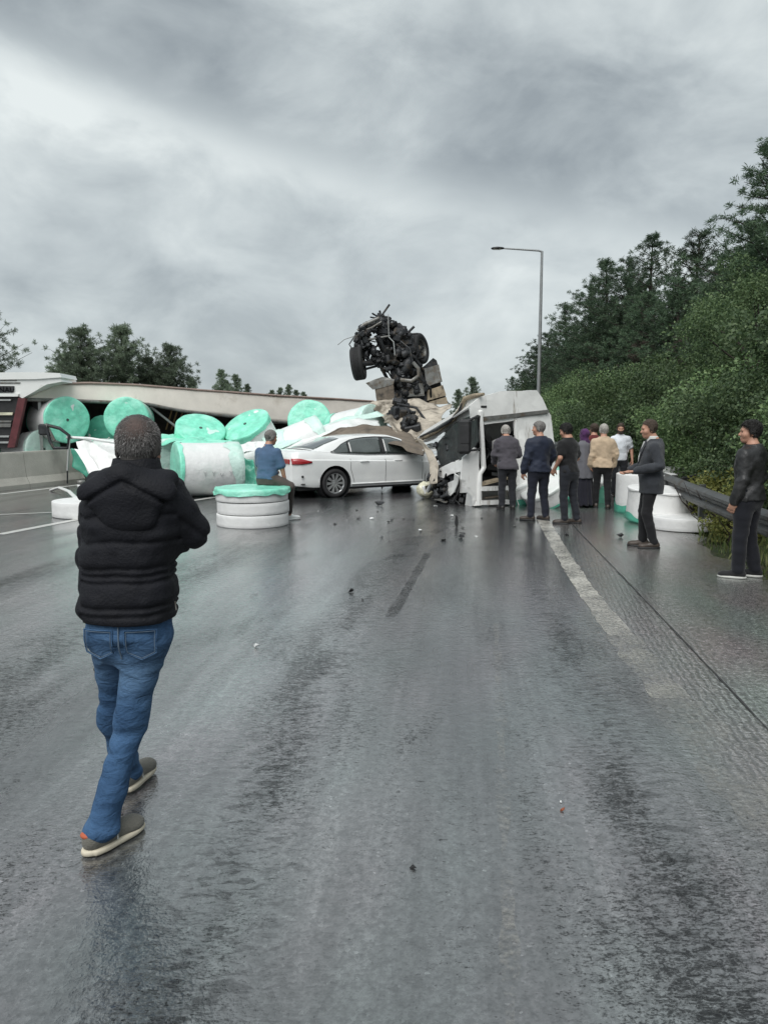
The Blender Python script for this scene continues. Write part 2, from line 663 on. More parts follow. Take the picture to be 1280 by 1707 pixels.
        for ax in range(3):
            o1, o2 = (ax + 1) % 3, (ax + 2) % 3
            sa = [slice(1, -1)] * 3
            sb = [slice(1, -1)] * 3
            sa[ax] = slice(0, -1)
            sb[ax] = slice(1, None)
            A, B = ins[tuple(sa)], ins[tuple(sb)]
            e = np.nonzero(A != B)
            e = [e[0], e[1], e[2]]
            fl = A[tuple(e)]
            g = [e[0].copy(), e[1].copy(), e[2].copy()]
            g[o1] += 1
            g[o2] += 1

            def cell(d1, d2):
                q = [g[0].copy(), g[1].copy(), g[2].copy()]
                q[o1] += d1
                q[o2] += d2
                return idx[q[0], q[1], q[2]]
            quad = np.stack([cell(-1, -1), cell(0, -1), cell(0, 0), cell(-1, 0)], -1)
            quad[~fl] = quad[~fl][:, ::-1]
            Fs.append(quad)
        Fq = np.concatenate(Fs)
        Fq = Fq[(Fq >= 0).all(1)]
        return V.astype(np.float32), Fq


def join_np(parts):
    Vs, Fs, b = [], [], 0
    for V, Fq in parts:
        Vs.append(V)
        Fs.append(Fq + b)
        b += len(V)
    return np.concatenate(Vs), np.concatenate(Fs)


def xf(Mx, V):
    A = np.array(Mx, dtype=np.float32)
    return V @ A[:3, :3].T + A[:3, 3]


def head_field(h, grow=0.0):
    s = SDF((-.12, -.15, -.23), (.12, .16, .16), h)
    s.ell((0, -.012, .030), (.078 + grow, .099 + grow, .092 + grow), 0)
    s.ell((0, .026, -.035), (.063, .070, .088), .03)
    s.ell((0, .058, -.096), (.030, .028, .021), .035)
    s.cone((0, .088, .004), (0, .110, -.034), .008, .013, .012)
    s.ell((0, .094, -.040), (.019, .012, .010), .008)
    for q in (-1, 1):
        s.ell((q * .080, -.010, -.012), (.011, .022, .034), .010)
        s.ell((q * .042, .062, -.035), (.026, .026, .026), .03)
        s.ell((q * .031, .104, .000), (.021, .018, .013), .012, 's')
    s.cone((-.034, .083, .020), (.034, .083, .020), .012, .012, .018)
    s.ell((0, .090, -.066), (.025, .011, .005), .006)
    s.ell((0, .088, -.077), (.022, .011, .005), .006)
    s.cone((0, -.02, -.07), (0, -.05, -.22), .056, .066, .03)
    return s


_sk = SDF((-.12, -.15, -.23), (.12, .16, .16), .006)
HEAD = head_field(.0062).mesh()


def cap_mesh(h=.006, t=.010, line=None, bald=False, rough=.004, seed=0, low=-.07):
    s = head_field(h)
    X, Y, Z = [s.lo[i] + s.h * np.arange(s.n[i], dtype=np.float32).reshape([-1 if j == i else 1 for j in range(3)]) for i in range(3)]
    line = line or ([-.13, -.04, -.015, .012, .035, .075, .11], [low, low + .005, -.035, -.02, .045, .075, .085])
    zmin = np.interp(Y.ravel(), line[0], line[1]).astype(np.float32).reshape(1, -1, 1)
    top = np.clip((Z + .02) / .1, 0, 1) * .006
    s.D = np.maximum(s.D - t - top, (zmin - Z) * .75)
    if rough:
        s.displace(lambda P: rough * vnoise(P * 60 + seed) + rough * .6 * vnoise(P * 140 + seed))
    return s.mesh()


def beard_mesh(h=.006):
    s = head_field(h)
    X, Y, Z = [s.lo[i] + s.h * np.arange(s.n[i], dtype=np.float32).reshape([-1 if j == i else 1 for j in range(3)]) for i in range(3)]
    m = np.maximum(Z + .052 - np.abs(X) * .55, np.maximum(-.118 - Z, .0 - Y))
    s.D = np.maximum(s.D - .006, m * .8)
    return s.mesh()


def scarf_mesh(h=.008):
    s = SDF((-.2, -.2, -.3), (.2, .2, .2), h)
    s.ell((0, -.012, .028), (.096, .118, .110), 0)
    s.cone((0, .01, -.06), (0, -.03, -.2), .088, .12, .05)
    s.ell((0, .115, -.02), (.05, .05, .085), .02, 's')
    s.displace(lambda P: .006 * vnoise(P * 22))
    return s.mesh()


HAIR_CACHE = {}


def strand_mesh(n, seed, lo_, hi_, wd, thick, low=-.07):
    """short hair strands lying over the scalp, in the frame of the head"""
    rs = np.random.RandomState(seed)
    V, Fq = HEAD
    fi = rs.randint(0, len(Fq), n)
    a, b, c = V[Fq[fi, 0]], V[Fq[fi, 1]], V[Fq[fi, 3]]
    P = a + (b - a) * rs.rand(n, 1).astype(np.float32) + (c - a) * rs.rand(n, 1).astype(np.float32)
    zmin = np.interp(P[:, 1], [-.13, -.04, -.015, .012, .035, .075, .11], [low, low + .005, -.035, -.02, .045, .075, .085]) - .006
    P = P[(P[:, 2] > zmin) & (np.abs(P[:, 0]) < .084)]
    nrm = P - np.array((0, -.01, .02), dtype=np.float32)
    nrm /= np.linalg.norm(nrm, axis=1, keepdims=True)
    fwd = np.clip(P[:, 1:2] * 9, -.6, 1.0)
    flow = np.concatenate([np.sign(P[:, :1]) * .15, fwd * .7, -np.ones((len(P), 1)) * .8], 1).astype(np.float32)
    rv = rs.normal(size=P.shape).astype(np.float32)
    rv /= np.linalg.norm(rv, axis=1, keepdims=True) + 1e-6
    flow -= nrm * (flow * nrm).sum(1, keepdims=True)
    flow /= np.linalg.norm(flow, axis=1, keepdims=True) + 1e-3
    D = nrm * .38 + flow + rv * .3
    D /= np.linalg.norm(D, axis=1, keepdims=True)
    L = rs.uniform(lo_, hi_, len(P)).astype(np.float32)
    S = np.cross(D, rv)
    S /= np.linalg.norm(S, axis=1, keepdims=True) + 1e-6
    P = P + nrm * thick
    mdl = P + D * (L * .5)[:, None]
    Q = np.stack([P, mdl + S * wd, P + D * L[:, None], mdl - S * wd], 1).reshape(-1, 3)
    return Q.astype(np.float32), np.arange(len(Q), dtype=np.int32).reshape(-1, 4)


def hand_mesh(curl=.5, h=.0052):
    """wrist at origin, fingers towards -z, palm facing +y, thumb on +x side"""
    s = SDF((-.09, -.07, -.22), (.10, .11, .06), h)
    s.cone((0, 0, .04), (0, 0, -.01), .027, .025, 0)
    s.ell((0, 0, -.055), (.041, .017, .052), .025)
    s.ell((.022, .012, -.035), (.018, .016, .03), .02)
    L = (.062, .075, .080, .070)
    X = (-.033, -.011, .011, .032)
    for i in range(4):
        a = np.array((X[i], .002, -.092))
        d1 = np.array((X[i] * .25, math.sin(curl * .6), -math.cos(curl * .6)))
        b = a + d1 * L[i] * .45
        d2 = np.array((0, math.sin(curl * 1.6), -math.cos(curl * 1.6)))
        c = b + d2 * L[i] * .32
        d3 = np.array((0, math.sin(curl * 2.4), -math.cos(curl * 2.4)))
        e = c + d3 * L[i] * .25
        s.chain([a, b, c, e], [.0098, .0090, .0082, .0068], .006)
    a = np.array((.030, .008, -.030))
    b = a + np.array((.026, .016, -.030))
    c = b + np.array((.006, .014 * (1 + curl), -.030))
    s.chain([a, b, c], [.013, .0105, .008], .012)
    return s.mesh()


HANDS = {}


def hand(curl):
    if curl not in HANDS:
        HANDS[curl] = hand_mesh(curl)
    return HANDS[curl]


def frame_to(d, palm):
    """rotation taking -z to d and +y near palm"""
    z = -Vector(d).normalized()
    y = Vector(palm)
    y = (y - z * y.dot(z))
    if y.length < 1e-4:
        y = z.orthogonal()
    y.normalize()
    x = y.cross(z)
    return Matrix((x, y, z)).transposed()


def shoe_meshes(big=1.0, h=.008):
    up = SDF((-.09, -.12, -.03), (.09, .25, .16), h)
    up.cone((0, -.045, .048), (0, .02, .055), .038, .042, 0)
    up.cone((0, .02, .05), (0, .15, .036), .043, .036, .03)
    up.ell((0, .15, .035), (.045, .058, .028), .03)
    up.cone((0, -.03, .06), (0, -.025, .092), .038, .034, .03)
    up.cutz(.022)
    so_ = SDF((-.09, -.13, -.02), (.09, .26, .06), h * .75)
    so_.ell((0, -.03, .013), (.044, .062, .03), 0)
    so_.ell((0, .12, .013), (.052, .095, .03), .06)
    so_.cutz(.0, 'above')
    so_.cutz(.026, 'below')
    return up.mesh(), so_.mesh()


SHOE = shoe_meshes()
_fine_shoe = []


def lerp(a, b, t):
    return tuple(a[i] + (b[i] - a[i]) * t for i in range(3))


def mat_cloth(name, c, rough=.85, var=.14, bump=.25, bscale=160, sheen=.15, **kw):
    return pmat(name, c, rough, var=var, vscale=9, bump=bump, bscale=bscale, sheen=sheen, spec=.3, **kw)


def person(label, loc, rot, H=1.75, pose=None, top=None, legs=None, shoes=None, hair=None, extra=None,
           skin=None, vox=.0115, face=True, group=None):
    """faces local +y; right hand at +x. Lengths for a 1.75 m figure, scaled by the root"""
    J = dict(hipL=(-.095, 0, .92), hipR=(.095, 0, .92), kneeL=(-.11, .02, .50), kneeR=(.11, .02, .50),
             ankL=(-.12, -.03, .085), ankR=(.12, -.03, .085), footL=10, footR=-10,
             shL=(-.168, -.01, 1.375), shR=(.168, -.01, 1.375), elL=(-.225, -.04, 1.11), elR=(.225, -.04, 1.11),
             wrL=(-.245, .04, .88), wrR=(.245, .04, .88), palmL=(1, .2, 0), palmR=(-1, .2, 0), curl=.55,
             pel=(0, 0), chest=(0, 0), neck=(0, -.015, 1.485), head=(0, .02, 1.63), yaw=0, pitch=0, roll=0)
    J.update(pose or {})
    hs = J.get('headscale', 1.0)
    top = dict(dict(mat=M['skin'], hem=.86, fit=1.0, sleeve=1.0, collar=0, wr=.010, hemflare=1.0, belly=0.0), **(top or {}))
    legs = dict(dict(mat=M['skin'], fit=1.0, wr=.010, cuff=.075), **(legs or {}))
    shoes = dict(dict(mat=M['black_plastic'], sole=M['black_plastic']), **(shoes or {}))
    skin = skin or M['skin']
    root = thing('person', label, 'person', loc, rot, group)
    root.scale = (H / 1.75,) * 3
    px, py = J['pel']
    cx, cy = J['chest']
    nk = J['neck']

    def torso(g, gd, z0, fit=1.0, belly=0.0):
        """torso rows between hip and shoulder, grown by g metres"""
        rows = []
        for (z, hw, hd, yo) in ((.80, .165, .115, -.01), (.88, .172, .122, -.015), (.96, .165, .118, -.005), (1.06, .152, .110, .005),
                                (1.16, .156, .116, .008), (1.27, .170, .125, .0), (1.34, .176, .120, -.006), (1.39, .168, .108, -.012),
                                (1.43, .140, .092, -.018), (1.465, .100, .076, -.02), (1.505, .066, .062, -.02)):
            t = min(max((z - .88) / (1.40 - .88), 0), 1.15)
            b = belly * math.exp(-((z - 1.08) / .13) ** 2)
            rows.append([z, px + (cx - px) * t, py + (cy - py) * t + yo + b * .6, (hw + g) * fit, (hd + gd + b) * fit])
        zs = [r[0] for r in rows]
        if z0 > zs[0]:
            arr = np.array(rows)
            r0 = [z0] + [float(np.interp(z0, zs, arr[:, c])) for c in range(1, 5)]
            rows = [r0] + [r for r in rows if r[0] > z0]
        elif z0 < zs[0]:
            rows = [[z0] + rows[0][1:]] + rows
        return rows

    allp = np.array([J[k] for k in ('kneeL', 'kneeR', 'ankL', 'ankR', 'elL', 'elR', 'wrL', 'wrR', 'hipL', 'hipR')] +
                    [(px, py, .9), (cx, cy, 1.4)])
    lo = allp.min(0) - .24
    hi = allp.max(0) + .24
    lo[2], hi[2] = min(0, lo[2] + .2), 1.62
    # ---- body, one continuous mesh
    b = SDF(lo, hi, .0125)
    b.stack([r for r in torso(-.014, -.014, .87)], 0)
    for sd_ in 'LR':
        b.chain([J['hip' + sd_], J['knee' + sd_], J['ank' + sd_]], [.068, .048, .038], .02)
        b.chain([J['sh' + sd_], J['el' + sd_], J['wr' + sd_]], [.052, .042, .029], .03)
    b.cone(nk, lerp(nk, J['head'], .55), .066, .056, .03)
    parts = [b.mesh()]
    Rh = Matrix.Rotation(R(J['yaw']), 4, 'Z') @ Matrix.Rotation(R(J['pitch']), 4, 'X') @ Matrix.Rotation(R(J['roll']), 4, 'Y')
    Mh = Matrix.Translation(J['head']) @ Rh @ Matrix.Scale(hs, 4)
    parts.append((xf(Mh, HEAD[0]), HEAD[1]))
    for sd_ in 'LR':
        d = Vector(J['wr' + sd_]) - Vector(J['el' + sd_])
        if 'hd' + sd_ in J:
            d = Vector(J['hd' + sd_])
        fr = frame_to(d, J['palm' + sd_]).to_4x4()
        Vh, Fh = hand(J.get('curl' + sd_, J['curl']))
        mir = Matrix.Scale(-1, 4, (1, 0, 0)) if (sd_ == 'R') else Matrix.Identity(4)
        # thumb goes to the side that points forward / inwards
        Vt = xf(Matrix.Translation(J['wr' + sd_]) @ fr @ mir, Vh)
        parts.append((Vt, Fh[:, ::-1] if sd_ == 'R' else Fh))
    V, Fq = join_np(parts)
    link('body', np_mesh('body', V, Fq), skin, root)
    # ---- trousers
    if legs.get('skirt'):
        s = SDF((-.45, -.45, 0), (.45, .45, 1.2), vox)
        s.stack([[.06, px, py, .26, .24], [.4, px, py, .235, .20], [.8, px, py, .21, .165], [1.0, px, py, .18, .14], [1.08, px, py, .17, .13]], 0, 2.0)
        s.displace(lambda P: .016 * np.sin(np.arctan2(P[:, 1], P[:, 0]) * 11 + 2 * P[:, 2]) * np.clip(1 - P[:, 2], .1, 1) + .006 * vnoise(P * 9))
        V, Fq = s.mesh()
        link('skirt', np_mesh('skirt', V, Fq), legs['mat'], root)
    else:
        s = SDF(lo, (hi[0], hi[1], 1.16), vox)
        f = legs['fit']
        for sd_ in 'LR':
            hp, kn, an = J['hip' + sd_], J['knee' + sd_], J['ank' + sd_]
            e = lerp(kn, an, 1 - legs['cuff'] * 0.4)
            s.chain([hp, lerp(hp, kn, .5), kn, lerp(kn, an, .45), e],
                    [.098 * f, .089 * f, .073 * f, .070 * f, legs.get('bot', .064) * f], .012)
        tr_ = [r for r in torso(.008, .010, .80) if r[0] <= 1.10]
        tr_[0][3] *= .84
        tr_[0][4] *= .86
        tr_ = [[.755, tr_[0][1], tr_[0][2], tr_[0][3] * .72, tr_[0][4] * .66]] + tr_
        s.stack(tr_, .05)
        wr = legs['wr']
        kz = (J['kneeL'][2] + J['kneeR'][2]) / 2

        def wrinkle(P):
            u = vnoise(P * np.array((5, 5, 13), dtype=np.float32)) + .5 * vnoise(P * np.array((11, 11, 26), dtype=np.float32) + 5)
            k_ = .45 + .9 * np.exp(-((P[:, 2] - kz) / .1) ** 2) + 1.0 * np.exp(-((P[:, 2] - .14) / .08) ** 2) + .7 * np.exp(-((P[:, 2] - .82) / .08) ** 2)
            return wr * u * k_
        s.displace(wrinkle)
        V, Fq = s.mesh()
        link('trousers', np_mesh('trousers', V, Fq), legs['mat'], root)
    # ---- upper garment
    if top.get('build'):
        top['build'](root, J, torso, lo, hi)
    else:
        s = SDF(lo, hi, vox)
        g = .020 * top['fit']
        rows = torso(g, g, top['hem'], 1.0, top['belly'])
        for r in rows:
            t = max(0, (1.1 - r[0]) / .3)
            r[3] *= 1 + (top['hemflare'] - 1) * t
            r[4] *= 1 + (top['hemflare'] - 1) * t
        s.stack(rows, 0)
        sl_r = top.get('sr', .066) * (.6 + .4 * top['fit'])
        for sd_ in 'LR':
            sh, el, wr_ = J['sh' + sd_], J['el' + sd_], J['wr' + sd_]
            if top['sleeve'] >= .6:
                s.chain([sh, el, lerp(el, wr_, top['sleeve'])], [sl_r * 1.06, sl_r * .90, sl_r * .76], .05)
            else:
                s.chain([sh, lerp(sh, el, top['sleeve'] * 2)], [sl_r * 1.04, sl_r * 1.0], .05)
        wr2 = top['wr']

        def wrinkle2(P):
            return wr2 * (vnoise(P * np.array((7, 7, 12), dtype=np.float32)) + .6 * vnoise(P * np.array((15, 15, 22), dtype=np.float32) + 9)) \
                * (.6 + .8 * np.exp(-((P[:, 2] - 1.08) / .12) ** 2) + .5 * (np.abs(P[:, 0]) > .19))
        s.displace(wrinkle2)
        V, Fq = s.mesh()
        ob = link(top.get('name', 'jacket'), np_mesh('top', V, Fq), top['mat'], root)
        if top['collar']:
            c = SDF((nk[0] - .2, nk[1] - .2, 1.38), (nk[0] + .2, nk[1] + .2, 1.66), .008)
            c.stack([[1.44, nk[0], nk[1] - .005, .098, .088], [1.49, nk[0], nk[1], .080, .078], [1.44 + top['collar'], nk[0], nk[1] + .004, .076, .074]], 0, 2)
            c.displace(lambda P: .003 * vnoise(P * 30))
            V, Fq = c.mesh()
            link('collar', np_mesh('collar', V, Fq), top.get('cmat', top['mat']), ob)
    # ---- shoes
    for sd_ in 'LR':
        a = J['ank' + sd_]
        Mx = Matrix.Translation((a[0], a[1], a[2] - .085)) @ Matrix.Rotation(R(J['foot' + sd_]), 4, 'Z')
        if 'tilt' + sd_ in J:
            Mx = Mx @ Matrix.Rotation(R(J['tilt' + sd_]), 4, 'X')
        (V, Fq), (V2, F2) = SHOE
        o = link('shoe', np_mesh('shoe', xf(Mx, V), Fq), shoes['mat'], root)
        link('sole', np_mesh('sole', xf(Mx, V2), F2), shoes['sole'], o)
    # ---- hair, eyes, brows
    hair = dict(dict(style='short', mat=None), **(hair or {}))
    st = hair['style']
    if st not in HAIR_CACHE:
        HAIR_CACHE[st] = dict(
            short=lambda: join_np([cap_mesh(t=.006, rough=.004), strand_mesh(9000, 1, .012, .028, .0016, .004)]),
            thin=lambda: join_np([cap_mesh(t=.003, rough=.003, seed=3), strand_mesh(8000, 2, .010, .022, .0014, .001)]),
            full=lambda: join_np([cap_mesh(t=.009, rough=.005, seed=5), strand_mesh(10000, 3, .018, .038, .0018, .006)]),
            buzz=lambda: cap_mesh(t=.003, rough=.002, h=.006, low=-.08),
            scarf=scarf_mesh)[st]()
    Vh, Fh = HAIR_CACHE[st]
    link('headscarf' if st == 'scarf' else 'hair', np_mesh('hair', xf(Mh, Vh), Fh), hair['mat'], root)
    if hair.get('beard'):
        if 'beard' not in HAIR_CACHE:
            HAIR_CACHE['beard'] = beard_mesh()
        Vh, Fh = HAIR_CACHE['beard']
        link('beard', np_mesh('beard', xf(Mh, Vh), Fh), hair['mat'], root)
    if face:
        for q in (-1, 1):
            e = MB()
            e.lathe([(.0001, -.010), (.007, -.007), (.010, 0), (.007, .007), (.0001, .010)], 10,
                    Mh @ Matrix.Translation((q * .031, .083, .0)))
            e.build('eye', M['eye'], root)
            if hair['mat'] is not None and st != 'scarf':
                e = MB()
                e.tube([Mh @ Vector(p) for p in ((q * .013, .0955, .019), (q * .030, .0935, .025), (q * .047, .081, .020))], [.003, .004, .002], 6)
                e.build('eyebrow', hair['mat'], root)
    if extra:
        extra(root, J, Mh)
    return root


print('figure tools done')
# ------------------------------------------------------------------ the setting
def rail_x(y):
    return 3.02 + .155 * y if y < 14 else 5.19 + .118 * (y - 14)


def hill_z(x, y):
    d = x - (rail_x(y) + .9)
    if d <= 0:
        return -.06
    return -.06 + 4.6 * (1 - math.exp(-d * .42 / 4.6)) + .12 * math.sin(x * 1.3 + y * .7) * min(1, d)


def soil_material():
    m = bpy.data.materials.new('soil_and_grass')
    m.use_nodes = True
    t = m.node_tree
    b = t.nodes['Principled BSDF']
    g = N(t, 'ShaderNodeNewGeometry').outputs['Position']
    a = NOISE(t, g, .9, 6, .65)
    c = RAMP(t, a, [(.32, (.10, .085, .06)), (.48, (.075, .085, .035)), (.62, (.035, .06, .02)), (.8, (.055, .075, .03))])
    fine = NOISE(t, g, 38, 4, .7)
    c = MIXC(t, .6, c, RAMP(t, fine, [(.3, .35), (.7, 1.0)]), 'MULTIPLY')
    t.links.new(c, b.inputs['Base Color'])
    b.inputs['Roughness'].default_value = .9
    bn = N(t, 'ShaderNodeBump')
    bn.inputs['Strength'].default_value = .9
    bn.inputs['Distance'].default_value = .05
    t.links.new(fine, bn.inputs['Height'])
    t.links.new(bn.outputs[0], b.inputs['Normal'])
    return m


xs = sorted(set(list(np.linspace(-1500, -60, 8)) + list(np.linspace(-50, 2, 12)) + list(np.linspace(2.6, 26, 60)) + list(np.linspace(30, 80, 10)) + list(np.linspace(120, 1500, 7))))
ys = sorted(set(list(np.linspace(-30, 0, 6)) + list(np.linspace(2, 70, 60)) + list(np.linspace(76, 200, 14)) + list(np.linspace(260, 2600, 10))))
g = MB()
g.grid([[(x, y, hill_z(x, y) if y < 250 else -.06 + (hill_z(x, 250) + .06) * max(0, 1 - (y - 250) / 800)) for x in xs] for y in ys])
M['soil'] = soil_material()
tag(g.build('ground', M['soil']), kind='structure')


def asphalt_material():
    m = bpy.data.materials.new('wet_asphalt')
    m.use_nodes = True
    t = m.node_tree
    b = t.nodes['Principled BSDF']
    pos = N(t, 'ShaderNodeNewGeometry').outputs['Position']
    # lane frame: u across, v along the carriageway (which swings right with distance)
    sp = N(t, 'ShaderNodeSeparateXYZ')
    t.links.new(pos, sp.inputs[0])
    X, Y = sp.outputs[0], sp.outputs[1]
    yy = MATH(t, 'MULTIPLY', Y, Y)
    u = MATH(t, 'SUBTRACT', X, MATH(t, 'ADD', MATH(t, 'MULTIPLY', Y, .055), MATH(t, 'MULTIPLY', yy, .0042)))
    cb = N(t, 'ShaderNodeCombineXYZ')
    t.links.new(u, cb.inputs[0])
    t.links.new(Y, cb.inputs[1])
    uv = cb.outputs[0]
    # large patches of standing film and drained surface, drawn out along the traffic
    patch = NOISE(t, MAPPING(t, uv, (1.0, .22, 1), (3.7, 1.1, 0)), .75, 5, .58, .3)
    streak = NOISE(t, MAPPING(t, uv, (2.4, .07, 1), (1.3, 0, 0)), 1.0, 4, .6, .15)
    fstreak = NOISE(t, MAPPING(t, uv, (9.0, .25, 1), (.3, 0, 0)), 1.0, 5, .65, .2)
    # wheel paths: two dark compacted tracks per lane
    def track(c, wd):
        return MATH(t, 'SUBTRACT', 1.0, MATH(t, 'DIVIDE', MATH(t, 'ABSOLUTE', MATH(t, 'SUBTRACT', MATH(t, 'ADD', u, MATH(t, 'MULTIPLY', MATH(t, 'SUBTRACT', patch, .5), .5)), c)), wd), clamp=True)
    tr = MATH(t, 'MAXIMUM', MATH(t, 'MAXIMUM', track(-.78, .42), track(.98, .30)), MATH(t, 'MAXIMUM', track(-3.0, .5), track(-4.9, .5)))
    shoulder = MATH(t, 'MULTIPLY', MATH(t, 'SUBTRACT', u, 1.28), 3.0, clamp=True)
    outer = MATH(t, 'MULTIPLY', MATH(t, 'SUBTRACT', u, 1.92), 6.0, clamp=True)
    # stones of the surface
    vor = N(t, 'ShaderNodeTexVoronoi')
    vor.inputs['Scale'].default_value = 85
    vor.inputs['Randomness'].default_value = 1
    t.links.new(pos, vor.inputs['Vector'])
    stone = vor.outputs['Distance']
    stonec = vor.outputs['Color']
    grit = NOISE(t, pos, 210, 3, .7)
    lump = NOISE(t, MAPPING(t, uv, (1.0, .8, 1), (0, 0, 0), (0, 0, R(28))), 24, 4, .62, .5)
    wave = NOISE(t, MAPPING(t, uv, (6.0, 17.0, 1), (0, 0, 0), (0, 0, R(-26))), 1.3, 4, .6, .9)
    # colour
    c = RAMP(t, patch, [(.34, (.050, .052, .053)), (.5, (.112, .115, .115)), (.66, (.192, .196, .195))])
    c = MIXC(t, .9, c, RAMP(t, streak, [(.34, .5), (.52, 1.0), (.68, 1.35)]), 'MULTIPLY')
    c = MIXC(t, .55, c, RAMP(t, fstreak, [(.36, .35), (.56, 1.0), (.7, 1.25)]), 'MULTIPLY')
    c = MIXC(t, MATH(t, 'MULTIPLY', tr, .6), c, (.040, .043, .046))
    c = MIXC(t, MATH(t, 'MULTIPLY', shoulder, .8), c, MIXC(t, RAMP(t, patch, [(.35, 0), (.65, 1)]), (.19, .186, .175), (.33, .325, .305)))
    # open pits between the stones, in drifts
    drift = NOISE(t, MAPPING(t, uv, (1.6, .55, 1), (7.3, 2.2, 0)), 1.0, 4, .6, .4)
    pitn = NOISE(t, MAPPING(t, uv, (1.0, 1.9, 1), (0, 0, 0), (0, 0, R(-14))), 30, 4, .68, .7)
    pitf = NOISE(t, MAPPING(t, uv, (1.0, 1.5, 1), (3, 0, 0)), 95, 3, .65, .3)
    th_ = MATH(t, 'ADD', MATH(t, 'ADD', .365, MATH(t, 'MULTIPLY', tr, .085)), MATH(t, 'MULTIPLY', RAMP(t, drift, [(.38, 0), (.64, 1)]), .15))
    pit = MATH(t, 'MULTIPLY', MATH(t, 'SUBTRACT', th_, MATH(t, 'ADD', MATH(t, 'MULTIPLY', pitn, .62), MATH(t, 'MULTIPLY', pitf, .38))), 11.0, clamp=True)
    open_ = MATH(t, 'SUBTRACT', 1.0, MATH(t, 'MULTIPLY', pit, .82))
    tint = NOISE(t, MAPPING(t, uv, (1.2, .5, 1), (2.1, 9.2, 0)), 1.1, 3, .5)
    c = MIXC(t, 1.0, c, RAMP(t, tint, [(.35, (1.09, .97, 1.03)), (.65, (.90, 1.03, 1.01))]), 'MULTIPLY')
    sc = RAMP(t, stonec, [(.1, .45), (.55, 1.0), (.9, 1.25), (.985, 2.6)])
    c = MIXC(t, .8, c, sc, 'MULTIPLY')
    c = MIXC(t, .7, c, RAMP(t, lump, [(.36, .40), (.50, 1.0), (.64, 1.4)]), 'MULTIPLY')
    c = MIXC(t, .5, c, RAMP(t, grit, [(.3, .5), (.7, 1.25)]), 'MULTIPLY')
    rib = N(t, 'ShaderNodeTexWave', wave_type='BANDS', bands_direction='X')
    rib.inputs['Scale'].default_value = 3.2
    rib.inputs['Distortion'].default_value = 5.0
    rib.inputs['Detail'].default_value = 3
    rib.inputs['Detail Scale'].default_value = 3.0
    t.links.new(MAPPING(t, uv, (2.0, 1.0, 1), (0, 0, 0), (0, 0, R(8))), rib.inputs['Vector'])
    ribs_dark = MATH(t, 'MULTIPLY', MATH(t, 'MULTIPLY', shoulder, MATH(t, 'SUBTRACT', 1.0, outer)), RAMP(t, rib.outputs['Fac'], [(.15, 1), (.45, 0)]))
    c = MIXC(t, MATH(t, 'MULTIPLY', ribs_dark, .6), c, (.03, .03, .03))
    # coarse scuffed ridges in the wheel tracks
    ridge = NOISE(t, MAPPING(t, uv, (9.0, 20.0, 1), (0, 0, 0), (0, 0, R(-32))), 1.0, 5, .66, .8)
    rg2 = MATH(t, 'MULTIPLY', RAMP(t, ridge, [(.40, 1), (.50, 0)]), MATH(t, 'ADD', MATH(t, 'MULTIPLY', tr, .75), .12))
    c = MIXC(t, rg2, c, (.016, .017, .018))
    open_ = MATH(t, 'MULTIPLY', open_, MATH(t, 'SUBTRACT', 1.0, MATH(t, 'MULTIPLY', rg2, .75)))
    c = MIXC(t, MATH(t, 'MULTIPLY', pit, .85), c, (.012, .013, .014))
    t.links.new(c, b.inputs['Base Color'])
    # wetness
    wet = MATH(t, 'ADD', MATH(t, 'MULTIPLY', patch, 1.3), MATH(t, 'MULTIPLY', streak, .5))
    rg = RAMP(t, wet, [(.66, .30), (.88, .19), (1.05, .12)])
    t.links.new(rg, b.inputs['Roughness'])
    b.inputs['IOR'].default_value = 2.4
    t.links.new(MATH(t, 'MULTIPLY', open_, .5), b.inputs['Specular IOR Level'])
    b.inputs['Coat IOR'].default_value = 1.6
    cw = RAMP(t, wet, [(.55, .5), (.9, 1.0)])
    t.links.new(MATH(t, 'MULTIPLY', cw, open_), b.inputs['Coat Weight'])
    t.links.new(RAMP(t, wet, [(.62, .28), (1.0, .12)]), b.inputs['Coat Roughness'])
    # relief
    ribm = MATH(t, 'MULTIPLY', MATH(t, 'MULTIPLY', shoulder, MATH(t, 'SUBTRACT', 1.0, outer)), rib.outputs['Fac'])
    hgt = MATH(t, 'ADD', MATH(t, 'MULTIPLY', lump, 1.0), MATH(t, 'MULTIPLY', wave, .9))
    hgt = MATH(t, 'ADD', hgt, MATH(t, 'MULTIPLY', stone, .18))
    hgt = MATH(t, 'SUBTRACT', hgt, MATH(t, 'MULTIPLY', pit, .22))
    hgt = MATH(t, 'ADD', hgt, MATH(t, 'MULTIPLY', grit, .07))
    hgt = MATH(t, 'ADD', hgt, MATH(t, 'MULTIPLY', ribm, .55))
    bn = N(t, 'ShaderNodeBump')
    bn.inputs['Strength'].default_value = .45
    bn.inputs['Distance'].default_value = .008
    t.links.new(hgt, bn.inputs['Height'])
    t.links.new(bn.outputs[0], b.inputs['Normal'])
    bc = N(t, 'ShaderNodeBump')
    bc.inputs['Strength'].default_value = .34
    bc.inputs['Distance'].default_value = .008
    t.links.new(MATH(t, 'ADD', MATH(t, 'MULTIPLY', lump, .8), MATH(t, 'ADD', wave, MATH(t, 'MULTIPLY', stone, .3))), bc.inputs['Height'])
    t.links.new(bc.outputs[0], b.inputs['Coat Normal'])
    return m


